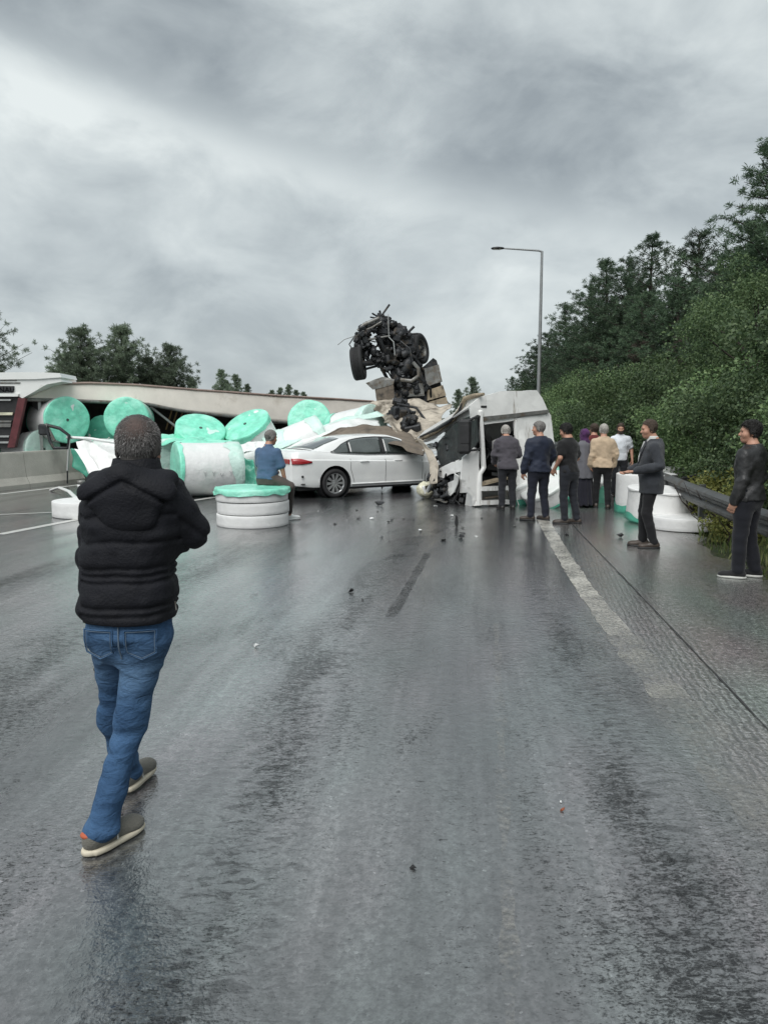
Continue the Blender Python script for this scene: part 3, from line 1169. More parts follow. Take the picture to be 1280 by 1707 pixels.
M['asphalt'] = asphalt_material()
rnd = random.Random(4)
yr = list(np.linspace(-8, 30, 150)) + list(np.linspace(31, 250, 30))
rd = MB()
rows = []
for y in yr:
    e = rail_x(y) - .12 + .10 * math.sin(y * 2.3) + .07 * math.sin(y * 6.1 + 1) + rnd.uniform(-.03, .03)
    rows.append([(-70, y, 0), (-20, y, 0), (0, y, 0), (e - .4, y, 0), (e, y, -.004), (e + .05, y, -.05)])
rd.grid(rows, smooth=False)
tag(rd.build('road', M['asphalt']), kind='structure')


def marking_material(name, lo, hi, colr=(.62, .60, .54)):
    m = bpy.data.materials.new(name)
    m.use_nodes = True
    t = m.node_tree
    b = t.nodes['Principled BSDF']
    pos = N(t, 'ShaderNodeNewGeometry').outputs['Position']
    a = NOISE(t, pos, 2.2, 6, .7)
    f = NOISE(t, pos, 34, 4, .7)
    v = MATH(t, 'ADD', MATH(t, 'MULTIPLY', a, .55), MATH(t, 'MULTIPLY', f, .45))
    al = RAMP(t, v, [(lo, 0), (hi, 1)])
    b.inputs['Base Color'].default_value = (*colr, 1)
    t.links.new(MIXC(t, .5, colr, RAMP(t, f, [(.3, .5), (.7, 1)]), 'MULTIPLY'), b.inputs['Base Color'])
    b.inputs['Roughness'].default_value = .4
    b.inputs['Coat Weight'].default_value = .5
    b.inputs['Coat Roughness'].default_value = .3
    t.links.new(al, b.inputs['Alpha'])
    bn = N(t, 'ShaderNodeBump')
    bn.inputs['Strength'].default_value = .6
    bn.inputs['Distance'].default_value = .01
    t.links.new(NOISE(t, pos, 60, 3, .6), bn.inputs['Height'])
    t.links.new(bn.outputs[0], b.inputs['Normal'])
    return m


def strip(name, pix, width, mat, z=.004, jit=0.0, seed=0):
    """painted strip through ground points under pixels"""
    rr = random.Random(seed)
    P = [at(*p) for p in pix]
    # resample
    Q = []
    for i in range(len(P) - 1):
        k = max(2, int((P[i + 1] - P[i]).length / .12))
        for j in range(k):
            Q.append(P[i].lerp(P[i + 1], j / k))
    Q.append(P[-1])
    s = MB()
    L, Rr = [], []
    for i, p in enumerate(Q):
        d = (Q[min(i + 1, len(Q) - 1)] - Q[max(0, i - 1)]).normalized()
        n_ = Vector((-d.y, d.x, 0))
        wj = width * (1 + rr.uniform(-jit, jit)) / 2
        L.append(p + n_ * wj + Vector((0, 0, z)) + n_ * rr.uniform(-jit, jit) * width * .3)
        Rr.append(p - n_ * wj + Vector((0, 0, z)))
    s.grid([L, Rr], smooth=False)
    return tag(s.build(name, mat), kind='structure')


M['line_fresh'] = marking_material('line_paint', .30, .40, (.66, .66, .63))
M['line_worn'] = marking_material('line_paint_worn', .36, .58, (.62, .60, .54))
M['line_ghost'] = marking_material('line_paint_ghost', .43, .74, (.48, .47, .42))
strip('road_marking', [(0, 891), (120, 868), (240, 847), (345, 831), (420, 819)], .16, M['line_fresh'], jit=.06)
strip('road_marking', [(0, 858), (62, 855.5), (130, 852)], .09, M['line_fresh'], jit=.06, seed=2)
strip('road_marking', [(0, 824), (60, 817), (135, 808), (200, 801)], .16, M['line_fresh'], jit=.06, seed=3)
strip('road_marking', [(902, 862), (915, 885), (938, 925), (965, 968), (985, 996)], .20, M['line_worn'], jit=.1, seed=4)
M['line_mid'] = marking_material('line_paint_mid', .40, .66, (.56, .54, .49))
strip('road_marking', [(985, 996), (1006, 1024), (1035, 1060)], .21, M['line_mid'], jit=.15, seed=24)
strip('road_marking', [(1035, 1060), (1060, 1092), (1120, 1165)], .24, M['line_ghost'], jit=.2, seed=5)
M['line_faint'] = marking_material('line_paint_trace', .47, .82, (.38, .37, .34))
strip('road_marking', [(1120, 1165), (1200, 1262), (1300, 1385)], .30, M['line_faint'], jit=.25, seed=15)
strip('road_marking', [(826, 1040), (832, 1160), (838, 1320), (846, 1500), (852, 1720)], .05, M['line_faint'], jit=.5, seed=16)
M['tar'] = pmat('tar_seam', (.03, .03, .031), .4, var=.4)
strip('road_joint', [(948, 868), (962, 884), (1020, 944), (1100, 1028), (1200, 1133), (1290, 1228)], .013, M['tar'], z=.006, jit=.6, seed=6)
strip('skid_mark', [(713, 922), (690, 962), (668, 1000), (650, 1028)], .10, marking_material('skid_rubber', .43, .62, (.024, .025, .026)), z=.005, jit=.2, seed=7)
strip('skid_mark', [(768, 866), (700, 897), (640, 940)], .22, marking_material('skid_rubber_faint', .50, .66, (.018, .019, .02)), z=.005, jit=.3, seed=8)
strip('skid_mark', [(486, 940), (430, 985), (380, 1040), (335, 1080)], .07, marking_material('skid_rubber_thin', .54, .72, (.03, .031, .032)), z=.005, jit=.3, seed=9)

# ---- concrete median barrier
b0, b1 = at(-60, 825), at(143, 803)
bd = (b1 - b0).normalized()
bn_ = Vector((bd.y, -bd.x, 0))            # towards the camera side
br = tag(empty('concrete_barrier', b0), 'weathered concrete median barrier ending under the spilled rolls', 'barrier')
prof = [(.0, 0), (0, .10), (-.10, .28), (-.17, .88), (-.18, .92), (-.36, .92), (-.37, .88), (-.44, .28), (-.54, .10), (-.54, 0)]
Lb = (b1 - b0).length
nseg = 2
for i in range(nseg):
    s = MB()
    a0, a1 = Lb * i / nseg + (.006 if i else 0), Lb * (i + 1) / nseg - .006
    if i == 0:
        a0 = -6
    nn = 14
    rows = []
    for k in range(nn + 1):
        q = a0 + (a1 - a0) * k / nn
        chip = 0
        if i == nseg - 1 and k == nn:
            chip = .02
        rows.append([bd * q + bn_ * (p[0] + chip * math.sin(j * 2.1)) + Vector((0, 0, p[1] - chip * (j in (4, 5)))) for j, p in enumerate(prof)])
    s.grid(rows, smooth=False)
    s.add(rows[0], [tuple(range(len(prof)))])
    s.add(rows[-1], [tuple(range(len(prof)))[::-1]])
    s.build('barrier_segment', M['concrete'], br)

# ---- guard rail on the right verge
gy = list(np.linspace(3.2, 60, 90))
g0 = Vector((rail_x(7), 7, 0))
gr = tag(empty('guard_rail', g0), 'dull galvanised steel guard rail along the right verge', 'guard rail')
prof = [(0, -.155), (.025, -.145), (.075, -.10), (.075, -.06), (.005, -.02), (.005, .02), (.075, .06), (.075, .10), (.025, .145), (0, .155)]
s = MB()
rows = []
for y in gy:
    x = rail_x(y) + .02 * math.sin(y * .8)
    hz = .60 + .02 * math.sin(y * .5)
    rows.append([Vector((x - p[0], y, hz + p[1])) - g0 for p in prof] + [Vector((x - p[0] + .006, y, hz + p[1])) - g0 for p in prof[::-1]])
s.grid(rows, smooth=False, closed=True)
s.build('beam', M['galvanised'], gr)
y = 4.0
while y < 60:
    s = MB()
    p = Vector((rail_x(y) + .09, y, 0)) - g0
    s.box(p + Vector((.02, 0, .32)), (.10, .055, .86), bev=.01)
    s.box(p + Vector((-.05, 0, .6)), (.07, .05, .2), bev=.01)
    s.build('post', M['galvanised'], gr)
    y += 2.0

# ---- broken rail pieces leaning behind the guard rail
for (pa, pb, lab) in (((1128, 802), (1192, 786), 'broken dark metal strut lying behind the guard rail near the white rolls'),
                      ((1168, 812), (1212, 799), 'bent dark bracket sticking up behind the guard rail beside yellow weeds')):
    A, B = atY(pa[0], pa[1], 13.2), atY(pb[0], pb[1], 13.6)
    r_ = tag(empty('metal_strut', (A.x, A.y, hill_z(A.x, A.y))), lab, 'strut')
    o_ = Vector(r_.location)
    MB().bar(A - o_, B - o_, .05, .08, bev=.01).build('strut_bar', M['steel_dark'], r_)
    MB().bar((A + B) / 2 - o_, (A + B) / 2 - o_ - Vector((0, 0, ((A + B) / 2).z - hill_z(((A + B) / 2).x, ((A + B) / 2).y) + .1)), .05, .05).build('support', M['steel_dark'], r_)

# ---- street lamp
LY = 37.6
lt = atY(903, 419, LY)
lb = Vector((lt.x, LY, hill_z(lt.x, LY)))
lp = tag(empty('street_lamp', lb), 'tall grey street lamp with one long arm beyond the wrecked cab', 'street lamp')
top_ = lt - lb
MB().tube([(0, 0, -.3), (0, 0, top_.z * .5), (0, 0, top_.z)], [.11, .085, .06], 14).build('pole', M['lamp_steel'], lp)
MB().lathe([(.22, 0), (.22, .05), (.13, .07), (.12, .5), (.11, .52)], 16).build('base_flange', M['lamp_steel'], lp)
ae = atY(838, 414, LY) - lb
MB().tube([top_ + Vector((0, 0, -.02)), top_ + Vector((-.15, 0, .03)), ae], [.05, .045, .035], 10).build('arm', M['lamp_steel'], lp)
hd_ = MB()
for sgn in (1,):
    rows = []
    for (q, w_, h0, h1) in ((-.70, .03, -.02, .02), (-.62, .11, -.045, .04), (-.35, .15, -.05, .06), (-.05, .10, -.04, .05), (.06, .045, -.03, .035)):
        rows.append([ae + Vector((q * .8, a * w_, b)) for (a, b) in ((-1, 0), (-.7, h1), (.7, h1), (1, 0), (.7, h0), (-.7, h0))])
    hd_.grid(rows, closed=True, smooth=False)
    hd_.add(rows[0], [(0, 1, 2, 3, 4, 5)])
    hd_.add(rows[-1], [(5, 4, 3, 2, 1, 0)])
lh = hd_.build('lamp_head', M['black_plastic'], lp)
MB().box(ae + Vector((-.28, 0, -.052)), (.34, .18, .02), bev=.008).build('lens', M['clear_lamp'], lh)
print('setting done')
# ------------------------------------------------------------------ vegetation
def leaf_mat(name, c1, c2, c3, rough=.55, tr=.25):
    m = bpy.data.materials.new(name)
    m.use_nodes = True
    t = m.node_tree
    b = t.nodes['Principled BSDF']
    ge = N(t, 'ShaderNodeNewGeometry')
    rp = ge.outputs['Random Per Island']
    pos = ge.outputs['Position']
    n1 = NOISE(t, pos, .55, 3, .6)
    v = MATH(t, 'ADD', MATH(t, 'MULTIPLY', rp, .55), MATH(t, 'MULTIPLY', n1, .6))
    c = RAMP(t, v, [(.25, c1), (.55, c2), (.85, c3)])
    oi = N(t, 'ShaderNodeObjectInfo')
    k = MATH(t, 'ADD', .75, MATH(t, 'MULTIPLY', oi.outputs['Random'], 1.0))
    cm = N(t, 'ShaderNodeVectorMath', operation='SCALE')
    t.links.new(c, cm.inputs[0])
    t.links.new(k, cm.inputs['Scale'])
    t.links.new(cm.outputs[0], b.inputs['Base Color'])
    b.inputs['Roughness'].default_value = rough
    b.inputs['Specular IOR Level'].default_value = .35
    trn = N(t, 'ShaderNodeBsdfTranslucent')
    t.links.new(cm.outputs[0], trn.inputs[0])
    mxs = N(t, 'ShaderNodeMixShader')
    mxs.inputs[0].default_value = tr
    t.links.new(b.outputs[0], mxs.inputs[1])
    t.links.new(trn.outputs[0], mxs.inputs[2])
    t.links.new(mxs.outputs[0], t.nodes['Material Output'].inputs[0])
    return m


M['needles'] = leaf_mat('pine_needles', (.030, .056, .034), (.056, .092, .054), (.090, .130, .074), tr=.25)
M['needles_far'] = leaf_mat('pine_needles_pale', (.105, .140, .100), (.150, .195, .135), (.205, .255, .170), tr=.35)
M['needles_brown'] = leaf_mat('pine_needles_dry', (.034, .030, .025), (.056, .044, .036), (.078, .060, .048), tr=.15)
M['leaves'] = leaf_mat('broad_leaves', (.048, .086, .038), (.090, .145, .060), (.150, .212, .092))
M['leaves_dark'] = leaf_mat('broad_leaves_dark', (.036, .064, .032), (.066, .104, .048), (.108, .152, .070))
M['leaves_yellow'] = leaf_mat('weed_leaves', (.08, .10, .03), (.15, .17, .05), (.26, .26, .08))
M['bark'] = pmat('bark', (.05, .04, .034), .9, var=.4, vscale=5, bump=.8, bscale=14)


def leaves_np(C, D, L, W, rs, fold=0.0):
    """quads: centres C, directions D (unit), lengths L, widths W"""
    n = len(C)
    rv = rs.normal(size=(n, 3)).astype(np.float32)
    S = np.cross(D, rv)
    S /= np.linalg.norm(S, axis=1, keepdims=True) + 1e-6
    a = C
    e = C + D * L[:, None]
    mdl = C + D * (L * .5)[:, None]
    V = np.stack([a, mdl + S * W[:, None] * .5, e, mdl - S * W[:, None] * .5], 1).reshape(-1, 3)
    Fq = np.arange(n * 4, dtype=np.int32).reshape(-1, 4)
    return V, Fq


def unit(rs, n):
    v_ = rs.normal(size=(n, 3)).astype(np.float32)
    return v_ / (np.linalg.norm(v_, axis=1, keepdims=True) + 1e-6)


def pine_meshes(seed, h=9.0, Rad=2.2, bare=.18, dens=1.0, needle=.15, open_=1.0):
    rs = np.random.RandomState(seed)
    tr = MB()
    path, rad = [], []
    bx, by = rs.uniform(-.3, .3, 2)
    for i in range(9):
        q = i / 8
        path.append((bx * math.sin(q * 2.4) * q, by * math.sin(q * 3.1) * q, h * q * .985 - (.5 if i == 0 else 0)))
        rad.append(max(.015, .022 * h * (1 - q) ** .85))
    tr.tube(path, rad, 8)
    cents, dirs = [], []
    z = h * bare
    while z < h * .985:
        q = (z - h * bare) / (h * (1 - bare))
        prof = Rad * (min(1, .55 + q * 2.2) * (1 - q) ** .72) + .10
        nb = rs.randint(5, 8)
        a0 = rs.uniform(0, 6.28)
        for k in range(nb):
            if rs.rand() < .12 * open_:
                continue
            az = a0 + 6.283 * k / nb + rs.uniform(-.35, .35)
            L = prof * rs.uniform(.55, 1.18)
            up = rs.uniform(-.12, .30) + .45 * q
            tx = np.interp(z, [p[2] for p in path], [p[0] for p in path])
            ty = np.interp(z, [p[2] for p in path], [p[1] for p in path])
            pts = []
            for j in range(4):
                w_ = j / 3
                pts.append(Vector((tx + math.cos(az) * L * w_, ty + math.sin(az) * L * w_, z + L * (up * w_ + .18 * w_ * w_))))
            tr.tube(pts, [max(.012, .035 * L / 2), .018, .012, .006], 4, caps=False)
            nc = max(3, int(L * 7.0 * dens))
            for c in range(nc):
                w_ = .12 + .90 * (c + rs.rand()) / nc
                p = Vector(pts[0]).lerp(pts[3], w_)
                p.z = z + L * (up * w_ + .18 * w_ * w_)
                off = rs.normal(size=3) * np.array((.17, .17, .10)) * (0.55 + L * .36)
                cents.append((p.x + off[0], p.y + off[1], p.z + off[2]))
                dirs.append((math.cos(az) * .5, math.sin(az) * .5, .55))
        z += rs.uniform(.26, .46) * h / 9
    cents = np.array(cents, dtype=np.float32)
    dirs = np.array(dirs, dtype=np.float32)
    per = 46
    Cc = np.repeat(cents, per, 0)
    Dd = unit(rs, len(Cc)) + np.repeat(dirs, per, 0) * .55
    Dd /= np.linalg.norm(Dd, axis=1, keepdims=True)
    Cc = Cc + unit(rs, len(Cc)) * rs.rand(len(Cc), 1).astype(np.float32) * .10
    L = rs.uniform(.7, 1.25, len(Cc)).astype(np.float32) * needle
    W = rs.uniform(.8, 1.3, len(Cc)).astype(np.float32) * needle * .13
    V, Fq = leaves_np(Cc, Dd.astype(np.float32), L, W, rs)
    return tr, np_mesh('crown', V, Fq, False)


def broad_meshes(seed, h=5.0, Rad=2.2, trunk=.25, nclump=70, per=190, leaf=.10, stems=1, flat=.75):
    rs = np.random.RandomState(seed)
    tr = MB()
    zc = h * (trunk + (1 - trunk) * .5)
    rz = h * (1 - trunk) * .52
    cl = []
    for i in range(nclump):
        d = unit(rs, 1)[0]
        q = rs.uniform(.55, 1.0) ** .5
        lump = 1 + .22 * math.sin(3 * math.atan2(d[1], d[0]) + seed) + .15 * math.sin(5 * d[2] + seed)
        cl.append((d[0] * Rad * q * lump, d[1] * Rad * q * lump, max(.15, zc + d[2] * rz * q * (1 + .1 * rs.normal()))))
    for k in range(stems):
        a = 6.28 * k / max(1, stems) + rs.rand()
        bx, by = (0, 0) if stems == 1 else (.25 * math.cos(a), .25 * math.sin(a))
        tr.tube([(bx, by, -.4), (bx * 1.3 + rs.uniform(-.1, .1), by * 1.3 + rs.uniform(-.1, .1), h * trunk + .2), (bx * 2.5, by * 2.5, h * .55), (bx * 3, by * 3, h * .85)],
                [.018 * h, .014 * h, .008 * h, .003 * h], 8)
    for c in cl[::2]:
        st = Vector((rs.uniform(-.15, .15), rs.uniform(-.15, .15), min(c[2] * .7, h * rs.uniform(trunk * .8 + .05, .6))))
        tr.tube([st, st.lerp(Vector(c), .55) + Vector((0, 0, .08 * h * rs.uniform(-.3, 1))), c], [.008 * h, .005 * h, .002 * h], 5, caps=False)
    C, Dn = [], []
    for c in cl:
        r_ = rs.uniform(.17, .33) * Rad
        n_ = int(per * rs.uniform(.6, 1.3))
        d = unit(rs, n_)
        q = rs.rand(n_, 1).astype(np.float32) ** .4
        P = np.array(c, dtype=np.float32) + d * q * r_ * np.array((1.15, 1.15, flat), dtype=np.float32)
        C.append(P)
        o_ = d * .7 + unit(rs, n_) * .8 + np.array((0, 0, -.15), dtype=np.float32)
        Dn.append(o_ / (np.linalg.norm(o_, axis=1, keepdims=True) + 1e-6))
    C, Dn = np.concatenate(C), np.concatenate(Dn)
    L = rs.uniform(.7, 1.35, len(C)).astype(np.float32) * leaf
    V, Fq = leaves_np(C, Dn.astype(np.float32), L, L * .62, rs)
    V[:, 2] = np.maximum(V[:, 2], .02)
    return tr, np_mesh('crown', V, Fq, False)


_protos = {}


def plant(proto, name, cat, label, loc, scale, rotz, mat, group=None, sz=None):
    """a tree or shrub of its own with trunk and crown (meshes shared between alike plants)"""
    if (proto, mat) not in _protos:
        if proto not in _protos:
            _protos[proto] = PROTO[proto]()
        trm, crm = _protos[proto]
        key = (proto, 'trunk_mesh')
        if key not in _protos:
            tob = trm.build('trunk_proto', M['bark'], None)
            _protos[key] = tob.data
            bpy.data.objects.remove(tob)
        c2 = crm.copy()
        c2.materials.clear()
        c2.materials.append(M[mat])
        _protos[(proto, mat)] = c2
    r_ = tag(empty(name, loc, rotz), label, cat, group)
    r_.scale = (scale, scale, sz or scale)
    for nm, me in (('trunk', _protos[(proto, 'trunk_mesh')]), ('crown', _protos[(proto, mat)])):
        o = bpy.data.objects.new(nm, me)
        col.objects.link(o)
        o.parent = r_
    return r_


PROTO = dict(
    pineA=lambda: pine_meshes(1, 9, 2.7),
    pineB=lambda: pine_meshes(2, 9, 2.5, open_=1.3),
    pineC=lambda: pine_meshes(3, 9, 3.0, bare=.06),
    pineD=lambda: pine_meshes(4, 9, 2.2, open_=1.7, dens=.9),
    pineL=lambda: pine_meshes(5, 7, 2.6, bare=.03, needle=.19),
    pineS=lambda: pine_meshes(6, 7, 1.6, bare=.1, dens=.8, needle=.22),
    broadA=lambda: broad_meshes(11, 5.2, 2.5, .18, 70, 620, .075),
    broadB=lambda: broad_meshes(12, 4.2, 2.1, .12, 55, 560, .075, 3),
    shrubA=lambda: broad_meshes(13, 2.6, 1.7, .02, 48, 540, .06, 5),
    shrubB=lambda: broad_meshes(14, 2.2, 1.5, .02, 44, 520, .055, 5),
    weed=lambda: broad_meshes(15, .9, .45, .02, 26, 60, .07, 7, 1.2),
)


def pine_at(proto, px, top_py, Y, mat, label, group, rot, hp=9.0):
    tp = atY(px, top_py, Y)
    z0 = hill_z(tp.x, Y)
    sc = (tp.z - z0) / hp
    r_ = plant(proto, 'pine_tree', 'tree', label, (tp.x, Y, z0 - .1), sc * (1.28 if mat != 'needles_far' else 1.1), rot, mat, group, sc)
    return r_


GP = 'pines on the right hillside'
lab_p = 'dark green pine standing on the wooded slope behind the guard rail'
pine_at('pineB', 1288, 232, 21.0, 'needles', 'tallest dark pine towering over the shrubs beside the man in black jacket', GP, .3)
for i, (pr, px, py, Y, rot) in enumerate((
        ('pineA', 1168, 378, 30, 1.1), ('pineD', 1096, 388, 34, 2.2), ('pineA', 1048, 425, 37, 3.0), ('pineB', 1010, 432, 40, .5),
        ('pineC', 1222, 410, 27, 4.0), ('pineC', 1130, 450, 29, 5.1), ('pineB', 940, 506, 50, 1.7),
        ('pineA', 985, 470, 44, 2.9), ('pineC', 915, 548, 56, .9), ('pineA', 893, 575, 64, 3.3), ('pineB', 872, 618, 84, 4.4),
        ('pineD', 852, 628, 104, 5.6), ('pineC', 1070, 480, 33, 3.7), ('pineA', 960, 540, 47, 5.9),
        ('pineC', 1265, 360, 25, 2.2), ('pineB', 1190, 470, 24, 0.2), ('pineC', 1010, 520, 38, 1.2))):
    ORD = ('first', 'second', 'third', 'fourth', 'fifth', 'sixth', 'seventh', 'eighth', 'ninth', 'tenth', 'eleventh', 'twelfth', 'thirteenth', 'fourteenth')
    PXS = sorted([1168, 1096, 1048, 1010, 1222, 1130, 940, 985, 915, 1070, 960, 1265, 1190, 1011])
    kk = 1011 if (px == 1010 and i > 6) else px
    lb_ = ('dark green pine, %s in the row on the slope up from the street lamp' % ORD[PXS.index(kk)]) if kk in PXS else \
        'far dark pine beyond the street lamp, %s past it' % {893: 'first', 872: 'second', 852: 'third'}[px]
    pine_at(pr, px, py, Y, 'needles', lb_, GP, rot)
for i, (pr, px, py, Y, rot) in enumerate((('pineC', 1035, 500, 46, 1.3), ('pineA', 1085, 470, 42, 2.7), ('pineC', 1145, 470, 37, .4), ('pineC', 968, 560, 58, 3.9), ('pineA', 930, 590, 66, 5.0), ('pineC', 1208, 440, 33, 4.9), ('pineC', 1240, 400, 31, .8), ('pineA', 905, 610, 74, 2.1))):
    pine_at(pr, px, py, Y, 'needles', 'back row pine filling a gap between the front pines on the slope', GP, rot)
pine_at('pineC', 1075, 560, 31, 'needles_brown', 'brownish dying pine among the green ones on the slope', GP, 1.9)
pine_at('pineC', 1010, 575, 37, 'needles_brown', 'low rusty brown pine in the shade of taller pines on the slope', GP, .4)
pine_at('pineC', 1150, 545, 26, 'needles_brown', 'dull brown pine behind the large leafy tree on the slope', GP, 2.6)

# broad-leaved trees and shrubs along the verge
GB = 'leafy shrubs behind the guard rail'
plant('broadA', 'leafy_tree', 'tree', 'large bright green leafy tree above the shrubs by the rail', (8.2, 16.8, hill_z(8.2, 16.8) - .1), .78, .4, 'leaves', 'broad-leaved trees')
plant('broadA', 'leafy_tree', 'tree', 'leafy tree with dense dark crown behind the shrubs', (10.6, 20.5, hill_z(10.6, 20.5) - .1), .86, 2.4, 'leaves_dark', 'broad-leaved trees')
plant('broadB', 'leafy_tree', 'tree', 'round leafy tree beyond the crowd at the foot of the pines', (9.3, 25.5, hill_z(9.3, 25.5) - .1), .72, 1.2, 'leaves', 'broad-leaved trees')
plant('broadB', 'leafy_tree', 'tree', 'small dark leafy tree beside the street lamp', (10.2, 34.0, hill_z(10.2, 34) - .1), .8, 3.1, 'leaves_dark', 'broad-leaved trees')
lab_s = 'dense green shrub growing on the bank behind the guard rail'
k = 0
for (pr, mt, off, Y, sc) in (('shrubA', 'leaves', 1.9, 9.6, .85), ('shrubB', 'leaves_dark', 1.5, 11.6, .85), ('shrubA', 'leaves_dark', 2.3, 13.0, 1.0),
                             ('shrubA', 'leaves', 1.6, 15.2, .95), ('shrubB', 'leaves', 2.9, 14.2, 1.25), ('shrubA', 'leaves', 1.9, 17.8, 1.1), ('shrubB', 'leaves_dark', 1.7, 20.2, 1.2),
                             ('shrubA', 'leaves', 2.4, 22.6, 1.25), ('shrubA', 'leaves_dark', 1.6, 25.4, 1.1), ('shrubB', 'leaves', 2.0, 28.4, 1.35),
                             ('shrubA', 'leaves', 1.8, 32.0, 1.3), ('shrubA', 'leaves_dark', 2.2, 36.5, 1.4), ('shrubB', 'leaves', 2.0, 42, 1.5), ('shrubA', 'leaves_dark', 2.0, 49, 1.6),
                             ('shrubA', 'leaves_dark', 2.0, 58, 1.8), ('shrubA', 'leaves', 4.2, 18.5, 1.0), ('shrubA', 'leaves_dark', 4.0, 23.5, 1.1), ('shrubA', 'leaves', 4.2, 29.0, 1.2),
                             ('shrubA', 'leaves_dark', 3.8, 11.8, 1.3), ('shrubA', 'leaves_dark', 4.0, 40, 1.7), ('shrubB', 'leaves_dark', 3.2, 9.0, 1.2)):
    x = rail_x(Y) + off
    lm = 'beyond the crowd' if Y > 24 else 'behind the man in white t-shirt' if Y > 19 else 'behind the man in grey suit' if Y > 14 else 'behind the rolls by the rail' if Y > 12 else 'behind the man in black jacket'
    ls = '%s green %s shrub %s, %s' % ('pale' if mt == 'leaves' else 'dark', 'small-leaved' if pr == 'shrubB' else 'spreading', 'high on the bank' if off > 2.8 else 'touching the guard rail' if off < 1.85 else 'just above the rail', lm)
    plant(pr, 'shrub', 'shrub', ls, (x, Y, hill_z(x, Y) - .05), sc, k * 1.3, mt, GB)
    k += 1
for i, (px, py, Y, sc) in enumerate(((1178, 800, 13.0, .9), (1205, 800, 12.4, 1.0), (1232, 790, 12.0, 1.1), (1215, 812, 11.2, .8), (1188, 790, 14.0, .9), (1250, 800, 11.4, 1.0))):
    p = atY(px, py, Y)
    plant('weed', 'weed', 'plant', 'yellowish weed with pale flowers just behind the guard rail', (max(p.x, rail_x(Y) + .3), Y, hill_z(max(p.x, rail_x(Y) + .3), Y)), sc, i * 1.1, 'leaves_yellow', 'weeds behind the guard rail')

# left of the carriageway
GL = 'pines behind the overturned trailer'
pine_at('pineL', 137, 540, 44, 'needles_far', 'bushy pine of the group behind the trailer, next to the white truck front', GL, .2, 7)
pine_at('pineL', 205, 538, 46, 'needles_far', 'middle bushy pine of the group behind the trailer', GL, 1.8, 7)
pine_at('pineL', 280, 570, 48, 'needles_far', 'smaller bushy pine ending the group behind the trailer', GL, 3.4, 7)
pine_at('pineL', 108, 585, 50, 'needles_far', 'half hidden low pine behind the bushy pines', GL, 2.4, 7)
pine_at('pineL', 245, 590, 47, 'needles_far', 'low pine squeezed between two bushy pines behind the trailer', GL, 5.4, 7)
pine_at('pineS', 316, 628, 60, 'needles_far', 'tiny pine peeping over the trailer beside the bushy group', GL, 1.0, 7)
pine_at('pineB', -62, 440, 27, 'needles_far', 'pine reaching over the barrier with open dark branches', GL, 2.0)
FAR = 'small far pines on the skyline'
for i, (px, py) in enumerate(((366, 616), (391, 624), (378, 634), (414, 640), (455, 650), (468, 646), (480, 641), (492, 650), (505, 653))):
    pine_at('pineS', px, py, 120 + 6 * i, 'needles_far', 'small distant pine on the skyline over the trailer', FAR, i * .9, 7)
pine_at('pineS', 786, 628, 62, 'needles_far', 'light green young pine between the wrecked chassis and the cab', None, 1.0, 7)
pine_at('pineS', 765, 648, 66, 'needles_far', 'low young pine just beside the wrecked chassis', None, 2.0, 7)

# grass along the verge
rs = np.random.RandomState(21)
n_ = 9000
Yg = 5 + 30 * rs.rand(n_) ** 1.6
Xg = np.array([rail_x(y) for y in Yg]) + rs.uniform(-.15, 1.6, n_)
Zg = np.array([max(-.05, hill_z(x, y)) for x, y in zip(Xg, Yg)])
C = np.stack([Xg, Yg, Zg - .01], -1).astype(np.float32)
Dn = unit(rs, n_) * .45 + np.array((0, 0, 1), dtype=np.float32)
Dn /= np.linalg.norm(Dn, axis=1, keepdims=True)
L = (rs.uniform(.04, .20, n_) * np.clip((Xg - np.array([rail_x(y) for y in Yg]) + .55) / .5, .25, 1.2)).astype(np.float32)
V, Fq = leaves_np(C, Dn.astype(np.float32), L, L * .09 + .006, rs)
M['grass'] = leaf_mat('grass_blades', (.035, .06, .02), (.07, .10, .03), (.14, .15, .06))
tag(link('grass', np_mesh('grass', V, Fq, False), M['grass']), 'rough grass growing along the verge under the guard rail', 'grass', kind='stuff')
print('plants done')
# ------------------------------------------------------------------ sheets and panels
import bmesh


def displaced(bm, amp, freq, seed=0.0, fold=None):
    if amp <= 0:
        return
    V = np.array([v_.co[:] for v_ in bm.verts], dtype=np.float32)
    P = V * freq + seed
    d = np.stack([fbm(P, 3), fbm(P + 17.1, 3), fbm(P + 41.7, 3)], -1) * amp
    for v_, q in zip(bm.verts, d):
        v_.co += Vector(q.tolist())


def panel(name, pts, mat, root, thick=.03, amp=.0, freq=2.0, seed=0.0, maxlen=.16, normal=None, smooth=False):
    """crumpled plate: polygon through world points, cut fine, displaced and given thickness"""
    o_ = root.matrix_basis.inverted()
    bm = bmesh.new()
    vs_ = [bm.verts.new(o_ @ Vector(p)) for p in pts]
    bm.faces.new(vs_)
    bmesh.ops.triangulate(bm, faces=bm.faces[:], ngon_method='BEAUTY')
    for _ in range(6):
        es = [e for e in bm.edges if e.calc_length() > maxlen]
        if not es or len(bm.verts) > 2500:
            break
        bmesh.ops.subdivide_edges(bm, edges=es, cuts=1)
        bmesh.ops.triangulate(bm, faces=bm.faces[:])
    displaced(bm, amp, freq, seed)
    bmesh.ops.recalc_face_normals(bm, faces=bm.faces)
    me = bpy.data.meshes.new(name)
    bm.to_mesh(me)
    bm.free()
    if smooth:
        me.polygons.foreach_set('use_smooth', [True] * len(me.polygons))
    ob = link(name, me, mat, root)
    md = ob.modifiers.new('thickness', 'SOLIDIFY')
    md.thickness = thick
    md.offset = 0
    return ob


